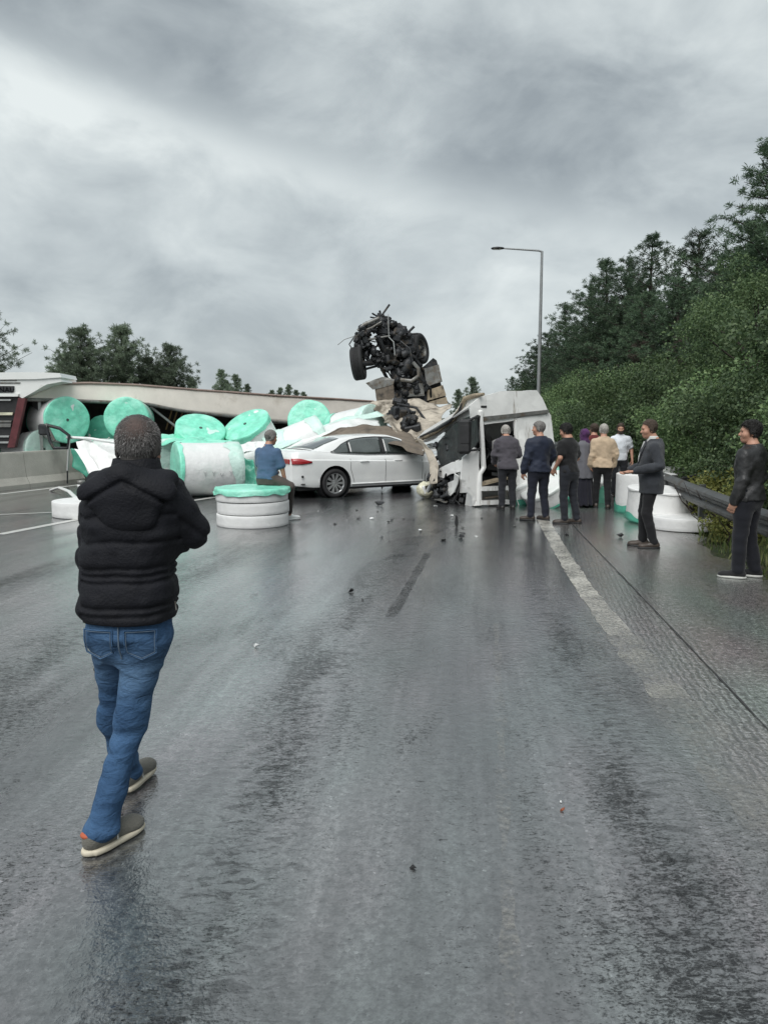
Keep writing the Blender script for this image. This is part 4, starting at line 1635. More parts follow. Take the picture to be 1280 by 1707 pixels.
def sheet(name, curves, mat, root, nu=40, nv=12, amp=.03, freq=2.0, seed=0.0, thick=.006, folds=None):
    """cloth or film stretched between polylines (world points), with folds"""
    o_ = root.matrix_basis.inverted() if root is not None else Matrix.Identity(4)

    def res(c, n):
        c = [Vector(p) for p in c]
        t = [0]
        for i in range(1, len(c)):
            t.append(t[-1] + (c[i] - c[i - 1]).length)
        out_ = []
        for k_ in range(n):
            q = t[-1] * k_ / (n - 1)
            j = 0
            while j < len(c) - 2 and t[j + 1] < q:
                j += 1
            out_.append(c[j].lerp(c[j + 1], (q - t[j]) / max(1e-6, t[j + 1] - t[j])))
        return out_
    C = [res(c, nu) for c in curves]
    rows = []
    for j in range(nv):
        q = (len(C) - 1) * j / (nv - 1)
        i = min(int(q), len(C) - 2)
        f = q - i
        rows.append([C[i][k_].lerp(C[i + 1][k_], f) for k_ in range(nu)])
    A = np.array([[p[:] for p in r] for r in rows], dtype=np.float32)
    P = A.reshape(-1, 3)
    d = np.stack([fbm(P * freq + seed, 4), fbm(P * freq + seed + 13, 4), fbm(P * freq + seed + 31, 4)], -1) * amp
    if folds:
        ph = (np.tile(np.arange(nu), nv) * folds[0] + np.repeat(np.arange(nv), nu) * folds[2] + 5 * fbm(P * .9 + seed, 3))
        d[:, 1] += folds[1] * np.sin(ph)
        d[:, 2] += folds[1] * .6 * np.cos(ph * 1.3)
    P = (P + d).reshape(nv, nu, 3)
    s = MB()
    s.grid([[o_ @ Vector(p.tolist()) for p in r] for r in P])
    ob = s.build(name, mat, root)
    md = ob.modifiers.new('thickness', 'SOLIDIFY')
    md.thickness = thick
    md.offset = 0
    return ob


# ------------------------------------------------------------------ paper rolls
GR = 'spilled rolls wrapped in white and green film'


def roll(label, c, axis, r=.6, L=1.4, caps=('film_green', 'film_green'), body='paper_white', seed=0, slices=1, fl=(.10, .10),
         core=True, cat='roll', squash=.0, group=GR):
    """c: centre of the roll. caps: film over the +axis and -axis ends"""
    rs = np.random.RandomState(100 + seed)
    q = Vector(axis).normalized().to_track_quat('Z', 'Y')
    root = thing('paper_roll', label, cat, c, q, group)
    n = 56
    ang = np.linspace(0, 2 * math.pi, n, endpoint=False)

    def rad(th, z):
        P = np.stack([np.cos(th) * 1.3, np.sin(th) * 1.3, np.full_like(th, z * 1.6)], -1) + seed * 3.7
        return r * (1 + .022 * fbm(P, 3) - squash * np.cos(th * 2 + seed))

    edges = np.linspace(-L / 2, L / 2, slices + 1)
    for i in range(slices):
        s = MB()
        z0, z1 = edges[i] + (.006 if i else 0), edges[i + 1] - (.006 if i < slices - 1 else 0)
        m = max(4, int((z1 - z0) / .09))
        bv = .010 if slices > 1 or L < .5 else .022
        prof = [(z0, .985 if bv < .02 else .95), (z0 + bv * .3, .994), (z0 + bv, 1.0)] + [(z0 + bv + (z1 - z0 - 2 * bv) * k_ / m, 1.0) for k_ in range(1, m)] + \
               [(z1 - bv, 1.0), (z1 - bv * .3, .994), (z1, .985 if bv < .02 else .95)]
        jig = rs.uniform(-.012, .012, 2) if slices > 1 else (0, 0)
        rows = []
        for (z, f) in prof:
            rr = rad(ang, z) * f
            rows.append([(rr[k_] * math.cos(ang[k_]) + jig[0], rr[k_] * math.sin(ang[k_]) + jig[1], z) for k_ in range(n)])
        s.grid(rows, closed=True)
        for rw in (rows[0], rows[-1]):
            s.add([(0, 0, rw[0][2])] + rw, [(0, k_ + 1, (k_ + 1) % n + 1) for k_ in range(n)], False)
        s.build('roll_body' if slices == 1 else 'roll_slice', M[body], root)
    for sg, cm, f_ in ((1, caps[0], fl[0]), (-1, caps[1], fl[1])):
        if cm is None:
            continue
        s = MB()
        rows = []
        for k1 in range(9):
            fr = k1 / 8
            rr = rad(ang, sg * L / 2) * (.03 + .955 * fr) + .006 * (fr > .99)
            P = np.stack([np.cos(ang) * rr * 3, np.sin(ang) * rr * 3, np.full(n, sg * 2.0 + seed)], -1)
            zz_ = sg * (L / 2 + .012 + .026 * fbm(P * 1.7, 3) * (1 if fr < .97 else .3))
            rows.append([(rr[k_] * math.cos(ang[k_]), rr[k_] * math.sin(ang[k_]), zz_[k_]) for k_ in range(n)])
        edge = f_ * (1 + .8 * fbm(np.stack([np.cos(ang) * 2.2, np.sin(ang) * 2.2, np.full(n, 5. + seed)], -1), 3))
        for k1 in range(4):
            fr = k1 / 3
            zr = sg * (L / 2) - sg * edge * fr
            P = np.stack([np.cos(ang) * 4, np.sin(ang) * 4, zr * 6 + seed], -1)
            rr = rad(ang, sg * L / 2) * 1.012 + .012 + .012 * fbm(P, 3)
            rows.append([(rr[k_] * math.cos(ang[k_]), rr[k_] * math.sin(ang[k_]), zr[k_]) for k_ in range(n)])
        s.grid(rows, closed=True)
        s.add([(0, 0, sg * (L / 2 + .012))] + rows[0], [(0, k_ + 1, (k_ + 1) % n + 1) for k_ in range(n)])
        cp = s.build('end_wrap', M[cm], root)
        if core:
            e = MB()
            e.lathe([(.0001, 0), (.030, 0), (.038, .004), (.040, -.004)], 18, Matrix.Translation((0, 0, sg * (L / 2 + .022))))
            e.build('core_hole', M['core'], cp)
    return root


def roll_face(label, px, py, Y, axis, r, L, **kw):
    """roll whose +axis end face is centred under a pixel at distance Y"""
    a = Vector(axis).normalized()
    return roll(label, atY(px, py, Y) - a * (L / 2), a, r, L, **kw)


# the stack the man in blue sits on
c1 = at(412, 882)
SEAT_C = Vector((c1.x, c1.y + .60, 0))
rr1 = roll('upright stack of white rolls under loose green film that a man sits on', SEAT_C + Vector((0, 0, .31)), (0, 0, 1), .60, .62,
           caps=(None, None), slices=3, seed=1)
ang = np.linspace(0, 2 * math.pi, 72, endpoint=False)
s = MB()
rows = []
for k1 in range(8):
    fr = k1 / 7
    rr = .02 + .60 * fr
    P = np.stack([np.cos(ang) * rr * 5, np.sin(ang) * rr * 5, np.full(72, .4)], -1)
    z_ = .315 + .02 + .022 * fbm(P, 3) - .015 * fr
    rows.append([(rr * math.cos(a), rr * math.sin(a), z_[i]) for i, a in enumerate(ang)])
hem = .075 + .07 * fbm(np.stack([np.cos(ang) * 2.4, np.sin(ang) * 2.4, np.full(72, 2.)], -1), 3) + .11 * np.exp(-((ang - 4.5) / .22) ** 2)
for k1 in range(1, 5):
    fr = k1 / 4
    P = np.stack([np.cos(ang) * 6, np.sin(ang) * 6, np.full(72, fr * 3)], -1)
    rr = .632 + .022 * fbm(P, 3) + .01 * fr
    rows.append([(rr[i] * math.cos(a), rr[i] * math.sin(a), .315 - hem[i] * fr) for i, a in enumerate(ang)])
s.grid(rows, closed=True)
s.build('film_cover', M['film_green'], rr1)

c2 = at(128, 866)
roll('flat white disc of paper lying on the lane lines by the barrier', Vector((c2.x, c2.y + .62, .145)), (0, 0, 1), .64, .28, caps=(None, None), seed=2, cat='roll')
# big white roll on its side with faint print
a3 = Vector((-.90, -.44, 0)).normalized()
c3 = atY(346, 784, 17.6)
R3 = roll('big white roll lying on its side with faint print and green ends', Vector((c3.x, c3.y, .615)), a3, .61, 1.42, caps=('film_green', 'film_pale'), fl=(.07, .26), seed=3, body='film_white', core=False)
# faint print on its side: a row of small grey marks
Mi = R3.matrix_basis.inverted()
for i, (px, py, ch) in enumerate(((332, 790, 'Y'), (346, 790, 'Y'), (359, 792, 'V'), (374, 789, 'Y'))):
    cu = bpy.data.curves.new('print_mark', 'FONT')
    cu.body = ch
    cu.size = .14
    cu.extrude = .002
    cu.align_x = 'CENTER'
    tmp = bpy.data.objects.new('tmp', cu)
    me = bpy.data.meshes.new_from_object(tmp)
    bpy.data.objects.remove(tmp)
    # place on the cylinder surface facing the camera
    hit = onplane(px, py, Vector(R3.location) + Vector((a3.y, -a3.x, 0)) * -.0, Vector((a3.y, -a3.x, 0)))
    ax_l = Mi @ hit
    t_ = ax_l.z
    h_ = (hit.z - .615)
    nrm = Vector((-a3.y, a3.x, 0))
    if nrm.y > 0:
        nrm = -nrm
    sn = max(-.95, min(.95, h_ / .61))
    nn = nrm * math.sqrt(1 - sn * sn) + Vector((0, 0, sn))
    pos = Vector(R3.location) + a3 * t_ + nn * .628
    xax = -a3
    zax = nn
    yax = zax.cross(xax)
    W = Matrix((xax, yax, zax)).transposed().to_4x4()
    W.translation = pos
    for v_ in me.vertices:
        v_.co = Mi @ (W @ v_.co)
    link('print_mark', me, pmat('print_grey', (.46, .47, .47), .6), R3)

roll_face('green capped roll leaning on the big white roll, face tilted right', 335, 714, 19.3, (.26, -.52, .80), .60, 1.2, caps=('film_green', 'film_green'), fl=(.5, .1), body='film_pale', seed=4)
roll_face('green capped roll tilted left behind the seated man', 409, 707, 19.6, (-.34, -.50, .78), .62, 1.3, caps=('film_green', 'film_green'), fl=(.16, .1), body='film_white', seed=5)
roll_face('roll with round mint green face in the left corner of the trailer', 113, 700, 21.9, (.72, -.69, .02), .64, 1.3, caps=('film_green', 'film_green'), fl=(.06, .1), seed=6)
roll_face('roll with mint green face and green flank above the near man', 211, 698, 22.6, (.13, -.99, .04), .62, 1.0, caps=('film_green', 'film_green'), fl=(.5, .1), body='film_pale', seed=7)
roll_face('dark green roll face half hidden between two paler rolls', 172, 720, 23.0, (.05, -1, .05), .48, 1.3, caps=('film_deep', 'film_green'), seed=8, core=False)
roll('white roll with a little green film squeezed behind the barrier end', atY(50, 752, 22.3), (.85, -.5, .1), .55, 1.3, caps=('film_pale', 'film_green'), seed=9)
roll('white film wrapped roll below the mint faces by the barrier end', Vector((-7.6, 21.6, .6)), (.7, -.6, 0), .6, 1.3, caps=('film_deep', 'film_green'), seed=10, body='film_white')
roll_face('green faced roll against the trailer panel behind the car boot', 516, 701, 22.8, (.05, -.93, .30), .62, 1.4, caps=('film_green', 'film_green'), fl=(.08, .1), seed=11, body='film_white', core=False)
roll('white roll with a green seam beside the crumpled tarpaulin', atY(592, 718, 21.6), (.78, -.55, .18), .60, 1.35, caps=('film_pale', 'film_green'), fl=(.2, .2), body='film_white', seed=12)
roll('white and mint roll sloping up behind the car boot', atY(492, 741, 19.7), (.80, .25, .32), .50, 1.5, caps=('film_pale', 'film_pale'), fl=(.3, .5), body='film_white', seed=13)
roll('pale green and white roll pressed behind the big white roll', atY(262, 771, 19.0), (.75, -.62, .05), .56, 1.3, caps=('film_pale', 'film_pale'), fl=(.2, .3), body='film_white', seed=14)
roll('green wrapped roll end beside the seated man and big white roll', atY(398, 803, 18.5), (-.4, -.9, .1), .42, 1.0, caps=('film_green', 'film_green'), fl=(.4, .2), body='film_pale', seed=15)
roll('white roll lying behind the seated man and the car boot', atY(432, 785, 19.3), (.93, -.3, .0), .55, 1.3, caps=('film_green', 'film_pale'), seed=16, body='film_white')
roll('white roll at the bottom of the pile behind the car', Vector((-2.0, 21.2, .6)), (.9, -.3, 0), .6, 1.4, seed=17, body='film_white')
roll('bottom roll of the pile under the tilted green rolls', Vector((-4.6, 20.2, .6)), (.95, .3, 0), .6, 1.5, seed=18, body='film_white')
roll('bottom roll of the pile standing against the trailer', Vector((-6.3, 22.9, .6)), (.9, .4, 0), .6, 1.4, seed=19, body='film_white')

# right of the cab
GQ = 'rolls by the guard rail'
p = at(1074, 862)
p = p * (1 + .75 / p.y)
roll('tall upright white roll with green film round its foot by the guard rail', Vector((p.x, p.y, .37)), (0, 0, 1), .55, .74, caps=(None, 'film_deep'), fl=(.03, .20), seed=20, group=GQ, core=False)
p = at(1092, 876)
p = p * (1 + .58 / p.y)
roll('white roll with sunken top and green bottom film next to the man in suit', Vector((p.x, p.y - .14, .30)), (.05, -.06, 1), .54, .54, caps=('paper_white', 'film_deep'), fl=(.03, .12), seed=21, group=GQ)
p = at(1123, 885)
p = p * (1 + .58 / p.y)
roll('flat white paper disc on the shoulder behind the man in suit', Vector((p.x + .05, p.y - .22, .105)), (0, 0, 1), .58, .20, caps=(None, None), seed=22, group=GQ)
p = at(1110, 842)
roll('small white roll standing against the guard rail beyond the others', Vector((p.x, p.y + .3, .38)), (0, 0, 1), .45, .76, caps=(None, None), fl=(.03, .1), seed=23, group=GQ)
p = at(912, 848)
roll('tilted white roll with green film behind the man in navy', Vector((p.x + .1, p.y + .5, .30)), (-.50, -.25, .85), .5, .34, caps=('film_white', 'film_deep'), fl=(.05, .06), seed=24, group=GQ)
p = at(860, 846)
roll('green film wrapped roll wedged against the rear of the cab', Vector((p.x + .3, p.y + .85, .28)), (-.4, -.1, .9), .45, .4, caps=('film_white', 'film_deep'), fl=(.05, .14), seed=25, group=GQ)
p = at(988, 840)
roll('green wrapped roll standing beside the man in beige', Vector((p.x, p.y + .5, .27)), (.1, -.2, 1), .45, .54, caps=('film_white', 'film_green'), fl=(.08, .36), seed=26, group=GQ)
p = at(940, 838)
roll('low green and white roll behind the man in black', Vector((p.x, p.y + .6, .3)), (.5, -.4, .8), .5, .4, caps=('film_green', 'film_green'), fl=(.1, .2), seed=27, group=GQ)
print('rolls done')

# ------------------------------------------------------------------ overturned trailer
TA, TB = Vector((-9.55, 22.0, 0)), Vector((-.6, 29.0, 0))
td = (TB - TA).normalized()
tn = Vector((td.y, -td.x, 0))              # towards camera
trl = thing('overturned_trailer', 'overturned lorry trailer lying on its side, pale panel over an open load bay', 'trailer', TA)


def tp(px, py, back=0.0):
    return onplane(px, py, TA - tn * back, tn)


M['rail_pink'] = pmat('rail_pink', (.30, .22, .19), .6, var=.2)
topc = [(92, 640), (150, 638.5), (230, 642), (330, 650), (470, 660), (560, 665), (622, 669)]
botc = [(38, 666), (120, 668), (190, 671), (245, 674), (300, 685), (380, 694), (470, 704), (540, 712), (622, 700)]
sheet('side_panel', [[tp(*q) + tn * .0 for q in topc], [tp(*q) + tn * .12 for q in botc]], M['beige_tarp'], trl, nu=80, nv=9, amp=.035, freq=.9, seed=2, thick=.03)
MB().tube([q - TA for q in [tp(*q) + tn * .03 for q in topc]], .035, 8).build('top_rail', M['rail_pink'], trl)
MB().tube([q - TA for q in [tp(*q) + tn * .12 for q in botc[:-1]]], .05, 8).build('lower_rail', M['steel_mid'], trl)
hz = [tp(*q).z for q in topc]
s = MB()
rows = []
for bk in (.05, .8, 1.6, 2.45):
    rows.append([tp(*q) - tn * bk - TA + Vector((0, 0, -.02 - .05 * bk)) for q in topc])
s.grid(rows)
s.build('upper_side', M['beige_tarp'], trl).modifiers.new('thickness', 'SOLIDIFY').thickness = .03
Lt = (TB - TA).length
s = MB()
s.box(td * (Lt / 2) - tn * 2.5 + Vector((0, 0, 1.15)), (Lt, .08, 2.3), Matrix((td, tn, Vector((0, 0, 1)))).transposed())
s.build('deck_floor', M['deck'], trl)
s = MB()
s.box(td * (Lt / 2) - tn * 1.3 + Vector((0, 0, .05)), (Lt, 2.4, .08), Matrix((td, tn, Vector((0, 0, 1)))).transposed())
s.build('lower_side', M['deck'], trl)
s = MB()
s.box(-tn * 1.25 + Vector((0, 0, 1.25)) - td * .2, (.08, 2.5, 2.5), Matrix((td, tn, Vector((0, 0, 1)))).transposed())
s.build('end_wall', M['steel_light'], trl)
s = MB()
s.box(td * (Lt - .1) - tn * 1.3 + Vector((0, 0, 1.1)), (.08, 2.4, 2.2), Matrix((td, tn, Vector((0, 0, 1)))).transposed())
s.build('end_wall', M['deck'], trl)
# stake boards and struts seen in the bay
for i in range(5):
    s = MB()
    s.bar(tp(288 + i * 9, 681 + i, .7) - TA, tp(277 + i * 9, 716, .9) - TA, .025, .12, up=(0, 1, 0), bev=.006)
    s.build('stake_board', M['wood'], trl)
for (a, b, w_) in (((251, 678), (294, 712), .07), ((440, 706), (486, 704), .04), ((432, 717), (482, 716), .04), ((352, 692), (372, 718), .05)):
    MB().bar(tp(*a, .1) - TA, tp(*b, .1) - TA, w_, w_, bev=.01).build('strut', M['steel_light'], trl)

# ---- truck front beside the trailer at the left edge
FY = 21.3
trk = thing('truck_front', 'white truck front with dark slatted grille and dark red post behind the barrier', 'truck', (atY(-40, 745, FY).x, FY, 0))
o_ = Vector(trk.location)
back = Vector((-.2, 1.6, 0))


def fpz(px, py, dy=0.0):
    return atY(px, py, FY + dy) - o_


MB().prism([fpz(*q) for q in ((-110, 622), (-10, 621), (60, 620), (100, 622), (103, 629), (60, 632), (-110, 634))], back).build('roof_cap', M['white_paint'], trk)
MB().prism([fpz(*q, .05) for q in ((-110, 634), (60, 632), (100, 629), (104, 636), (78, 641), (38, 664), (30, 660), (-110, 659))], back).build('upper_panel', M['white_paint'], trk)
MB().prism([fpz(*q) for q in ((-110, 655.5), (32, 656), (30, 661), (-110, 661))], back).build('visor', M['white_paint'], trk)
MB().prism([fpz(*q, .12) for q in ((-110, 661), (32, 662), (18, 747), (-110, 747))], back).build('grille_panel', M['black_plastic'], trk)
for (y0, y1, x1, mt) in ((665.5, 668, 19, 'steel_light'), (687.5, 692, 22, 'clear_lamp'), (701, 704, 20, 'steel_mid'), (706, 712, 19, 'steel_mid'), (726, 729, 16, 'steel_light'), (736, 739, 15, 'steel_light')):
    MB().prism([fpz(-110, y0, .04), fpz(x1, y0, .04), fpz(x1 - 1, y1, .04), fpz(-110, y1, .04)], (0, .08, 0)).build('grille_bar', M[mt], trk)
MB().prism([fpz(31, 663, -.02), fpz(43, 664, -.02), fpz(25, 746, -.02), fpz(13, 746, -.02)], (0, .14, 0)).build('corner_post', M['dark_red'], trk)
MB().prism([fpz(-60, 643, .02), fpz(24, 643.5, .02), fpz(22, 654.5, .02), fpz(-60, 655, .02)], (0, .03, 0)).build('name_plate', M['steel_dark'], trk)
for (y0, x0, x1) in ((632.6, -60, 28), (637.2, -60, 34)):
    MB().prism([fpz(x0, y0, .03), fpz(x1, y0, .03), fpz(x1, y0 + 2.2, .03), fpz(x0, y0 + 2.2, .03)], (0, .02, 0)).build('louvre', M['steel_mid'], trk)
cu = bpy.data.curves.new('lettering', 'FONT')
cu.body = 'NAU'
cu.size = .20
cu.extrude = .004
tmp = bpy.data.objects.new('tmp', cu)
me = bpy.data.meshes.new_from_object(tmp)
bpy.data.objects.remove(tmp)
q0 = fpz(-1, 653.8, .012)
for v_ in me.vertices:
    v_.co = q0 + Vector((v_.co.x, 0, v_.co.y))
link('lettering', me, M['steel_light'], trk)

# ---- bent frame hanging on the barrier end
bf = thing('bent_metal_loop', 'bent dark metal loop hooked over the end of the barrier', 'scrap metal', (atY(112, 783, 20.6).x, 20.6, 0))
o_ = Vector(bf.location)


def bfp(px, py, dy=0):
    return atY(px, py, 20.6 + dy) - o_


MB().tube([bfp(*q) for q in ((78, 712), (84, 735), (90, 747), (114, 747), (116, 726), (100, 714), (80, 709))], .045, 8).build('frame_loop', M['steel_dark'], bf)
MB().bar(bfp(77, 706, .05), bfp(92, 735, .05), .08, .06, bev=.01).build('cross_bar', M['steel_mid'], bf)
MB().box(bfp(74, 716, .1), (.25, .2, .3), bev=.04).build('bracket', M['steel_dark'], bf)
MB().bar(bfp(116, 728), bfp(113, 785), .055, .055, bev=.01).build('hanging_post', M['steel_light'], bf)
MB().tube([bfp(113, 785), bfp(113, 806, 0)], .02, 6).build('post_foot', M['steel_dark'], bf)

# ---- white bars, film and folded sheets by the barrier end
fs = thing('folded_sheet', 'stiff white folded sheet hanging below the green rolls', 'sheet', (atY(165, 800, 20.3).x, 20.3, 0))
panel('sheet_fold', [atY(*q) for q in ((126, 736, 20.5), (152, 733, 20.7), (205, 772, 20.2), (172, 782, 20.0), (150, 790, 20.0))], M['paper_white'], fs, .02, .08, 1.8, 3)
panel('sheet_fold', [atY(*q) for q in ((126, 748, 20.3), (152, 790, 19.9), (170, 786, 19.95), (146, 752, 20.25))], M['film_white'], fs, .02, .05, 2, 7)
panel('sheet_fold', [atY(*q) for q in ((165, 740, 20.8), (205, 738, 20.9), (205, 772, 20.5), (170, 770, 20.4))], M['film_white'], fs, .02, .05, 2, 9)
rl = thing('bent_pole', 'long bent white pole lying across the rolls by the barrier end', 'pole', atY(112, 729, 20.7))
MB().tube([Vector(q) - Vector(rl.location) for q in (atY(112, 729, 20.7), atY(150, 731, 20.6), atY(200, 739, 20.5), atY(240, 742, 20.4))], .04, 8).build('pole_tube', M['film_white'], rl)
gs = thing('green_film', 'dark green torn film hanging under the folded sheet', 'film', (atY(135, 800, 20.8).x, 20.8, 0))
sheet('film_sheet', [[atY(120, 745, 20.9), atY(150, 750, 20.9), atY(180, 770, 20.9)], [atY(122, 775, 20.8), atY(145, 795, 20.8), atY(180, 800, 20.8)]], M['film_deep'], gs, 20, 10, .12, 2.5, 4)

for lab_, mt_, cv_, sd0 in (
        ('crumpled mint film heaped on top of the big white roll', 'film_green', ([(262, 742, 18.3), (300, 737, 18.2), (350, 738, 18.0), (392, 742, 18.0)], [(258, 730, 18.8), (300, 727, 18.8), (350, 730, 18.7), (385, 735, 18.6)], [(268, 722, 19.2), (310, 728, 19.2), (352, 733, 19.1), (380, 738, 19.0)]), 2.0),
        ('torn white film bunched between the tilted rolls and the seated man', 'film_white', ([(372, 752, 18.2), (400, 756, 18.1), (430, 752, 18.2), (462, 756, 18.4)], [(378, 742, 18.7), (405, 744, 18.7), (432, 740, 18.8), (455, 742, 18.9)]), 4.0),
        ('loose white film over the rolls beside the walking man', 'film_white', ([(205, 760, 19.4), (240, 752, 19.2), (270, 757, 19.0), (292, 752, 18.9)], [(200, 745, 19.9), (240, 738, 19.8), (275, 742, 19.6), (300, 738, 19.4)], [(205, 735, 20.3), (240, 729, 20.3), (270, 731, 20.2), (296, 730, 20.0)]), 6.0),
        ('green film tatters hanging beside the seated man over a white roll', 'film_deep', ([(394, 765, 17.9), (408, 762, 17.9), (424, 768, 17.9)], [(392, 785, 17.8), (406, 790, 17.8), (424, 792, 17.8)], [(398, 803, 17.7), (410, 806, 17.7), (424, 804, 17.7)]), 8.0),
        ('white film slumped over the rolls left of the car boot', 'film_white', ([(448, 760, 18.6), (465, 752, 18.8), (490, 742, 19.0)], [(445, 778, 18.4), (462, 772, 18.5), (480, 764, 18.6)]), 9.0)):
    p0 = cv_[-1][1]
    t_ = thing('film_heap', lab_, 'film', (atY(*p0).x, atY(*p0).y, 0))
    sheet('film_fold', [[atY(*q) for q in c_] for c_ in cv_], M[mt_], t_, 46, 20, .16, 2.6, sd0, .006)

# long film ribbon over the rolls behind the car
fr = thing('film_ribbon', 'long twisted ribbon of pale film stretched over the rolls behind the car', 'film', (atY(455, 745, 18.9).x, 18.9, 0))
sheet('ribbon', [[atY(446, 748, 18.9), atY(500, 724, 19.4), atY(560, 700, 20.0), atY(628, 686, 20.4)],
                 [atY(450, 755, 18.8), atY(505, 733, 19.3), atY(566, 707, 19.9), atY(640, 694, 20.3)]], M['film_pale'], fr, 50, 8, .05, 2.2, 8)
fw = thing('film_sheet', 'loose white and mint film draped between the rolls and the car roof', 'film', (atY(520, 745, 18.9).x, 18.9, 0))
sheet('film_drape', [[atY(458, 752, 19.0), atY(520, 718, 19.6), atY(575, 700, 20.1), atY(632, 700, 20.2)],
                     [atY(470, 766, 18.8), atY(530, 740, 18.9), atY(590, 726, 19.0), atY(640, 722, 19.2)]], M['film_white'], fw, 50, 14, .11, 1.6, 5)

# ------------------------------------------------------------------ tarpaulins
tb = thing('crumpled_tarpaulin', 'dirty grey-beige crumpled tarpaulin bunched under the upturned chassis', 'tarpaulin', (atY(690, 760, 20.6).x, 20.6, 0))
sheet('tarp_cloth', [[atY(618, 672, 21.6), atY(650, 668, 21.9), atY(700, 672, 21.9), atY(757, 673, 21.6)],
                     [atY(626, 690, 21.0), atY(655, 690, 20.9), atY(700, 692, 20.9), atY(752, 688, 20.9)],
                     [atY(640, 706, 20.0), atY(665, 716, 19.8), atY(695, 720, 19.6), atY(735, 712, 19.6)],
                     [atY(655, 722, 19.2), atY(680, 735, 19.0), atY(705, 738, 18.8), atY(726, 728, 18.6)]], M['old_tarp'], tb, 90, 50, .22, .95, 3.3, .008, folds=(.24, .07, .05))
tt = thing('brown_tarpaulin', 'dark brown tarpaulin draped over the roof of the white car', 'tarpaulin', (atY(620, 800, 18.3).x, 18.3, 0))
sheet('tarp_cloth', [[atY(545, 727, 18.9), atY(575, 713, 19.2), atY(605, 708, 19.4), atY(645, 711, 19.4), atY(682, 722, 19.2), atY(704, 738, 18.9)],
                     [atY(528, 735, 18.4), atY(580, 725, 18.7), atY(622, 722, 18.8), atY(660, 730, 18.6), atY(690, 742, 18.4), atY(708, 752, 18.2)],
                     [atY(545, 738, 18.0), atY(596, 735, 18.3), atY(636, 736, 18.3), atY(664, 743, 18.0), atY(688, 754, 17.8), atY(706, 760, 17.8)]], M['brown_tarp'], tt, 70, 26, .07, 1.3, 1.3, .008, folds=(.35, .035, .8))
tl = thing('torn_cloth', 'torn beige cloth strip hanging between car and cab', 'cloth', (atY(716, 800, 16.6).x, 16.6, 0))
sheet('cloth_strip', [[atY(690, 727, 17.2), atY(708, 745, 17.0), atY(716, 775, 16.7), atY(716, 808, 16.4)],
                      [atY(704, 732, 17.0), atY(722, 752, 16.8), atY(730, 780, 16.4), atY(728, 804, 16.2)]], M['old_tarp'], tl, 34, 10, .06, 2.6, 6, .008)
print('trailer and sheets done')
# ------------------------------------------------------------------ upturned tractor chassis
def wheel_parts(root, c, axis, r, wd, rim_r, spokes=0, rimmat='steel_mid', name='wheel', tread=0):
    """wheel as a part with tyre, rim and hub as sub-parts; c and axis in the frame of root"""
    q = Vector(axis).normalized().to_track_quat('Z', 'Y').to_matrix().to_4x4()
    q.translation = Vector(c)
    b = wd / 2
    t = MB()
    prof = [(rim_r, -b * .8), (rim_r * 1.04, -b * .95), (r * .90, -b), (r * .97, -b * .86), (r, -b * .62)]
    if tread:
        for k_ in range(-2, 3):
            z = b * .5 * k_ / 2.5
            prof += [(r, z - b * .06), (r - .016, z - b * .05), (r - .016, z + b * .05), (r, z + b * .06)]
    prof += [(r, b * .62), (r * .97, b * .86), (r * .90, b), (rim_r * 1.04, b * .95), (rim_r, b * .8)]
    t.lathe(prof, 40, q)
    w_ = t.build(name, M['rubber'], root)
    rm = MB()
    rm.lathe([(rim_r * 1.03, b * .84), (rim_r * .97, b * .86), (rim_r * .92, b * .55), (rim_r * .90, -b * .6), (rim_r * 1.0, -b * .84)], 36, q)
    if spokes:
        for k_ in range(spokes):
            a = 2 * math.pi * k_ / spokes
            for da in (-.085, .085):
                p0 = q @ Vector((.05 * math.cos(a), .05 * math.sin(a), b * .62))
                p1 = q @ Vector((rim_r * .95 * math.cos(a + da), rim_r * .95 * math.sin(a + da), b * .72))
                rm.bar(p0, p1, .030, .03, up=q.to_3x3() @ Vector((0, 0, 1)))
        rm.lathe([(.0001, b * .74), (.045, b * .72), (.075, b * .60), (.08, b * .4)], 20, q)
        rm.build('rim', M[rimmat], w_)
        dk = MB()
        dk.lathe([(.0001, b * .25), (rim_r * .9, b * .25), (rim_r * .91, b * .2)], 30, q)
        dk.build('brake_disc', M['steel_dark'], w_)
    else:
        rm.lathe([(rim_r * .92, b * .1), (rim_r * .6, b * .0), (rim_r * .42, b * .35), (rim_r * .3, b * .55), (.0001, b * .58)], 24, q)
        rm.lathe([(rim_r * .92, -b * .3), (rim_r * .5, -b * .5), (.0001, -b * .5)], 24, q)
        rm.build('rim', M[rimmat], w_)
        for k_ in range(8):
            a = 2 * math.pi * k_ / 8
            rm2 = q @ Matrix.Translation((rim_r * .52 * math.cos(a), rim_r * .52 * math.sin(a), b * .22))
            if k_ == 0:
                nb = MB()
            nb.lathe([(.022, -.02), (.022, .03), (.0001, .032)], 6, rm2)
        nb.build('wheel_nuts', M['steel_dark'], w_)
    return w_


CY0 = 22.4
ch = thing('upturned_chassis', 'upturned black truck chassis with wheels in the air above the tarpaulin', 'truck chassis', (atY(680, 700, CY0).x, CY0, 0))
co = Vector(ch.location)


def cp_(px, py, dy=0.0):
    return atY(px, py, CY0 + dy) - co


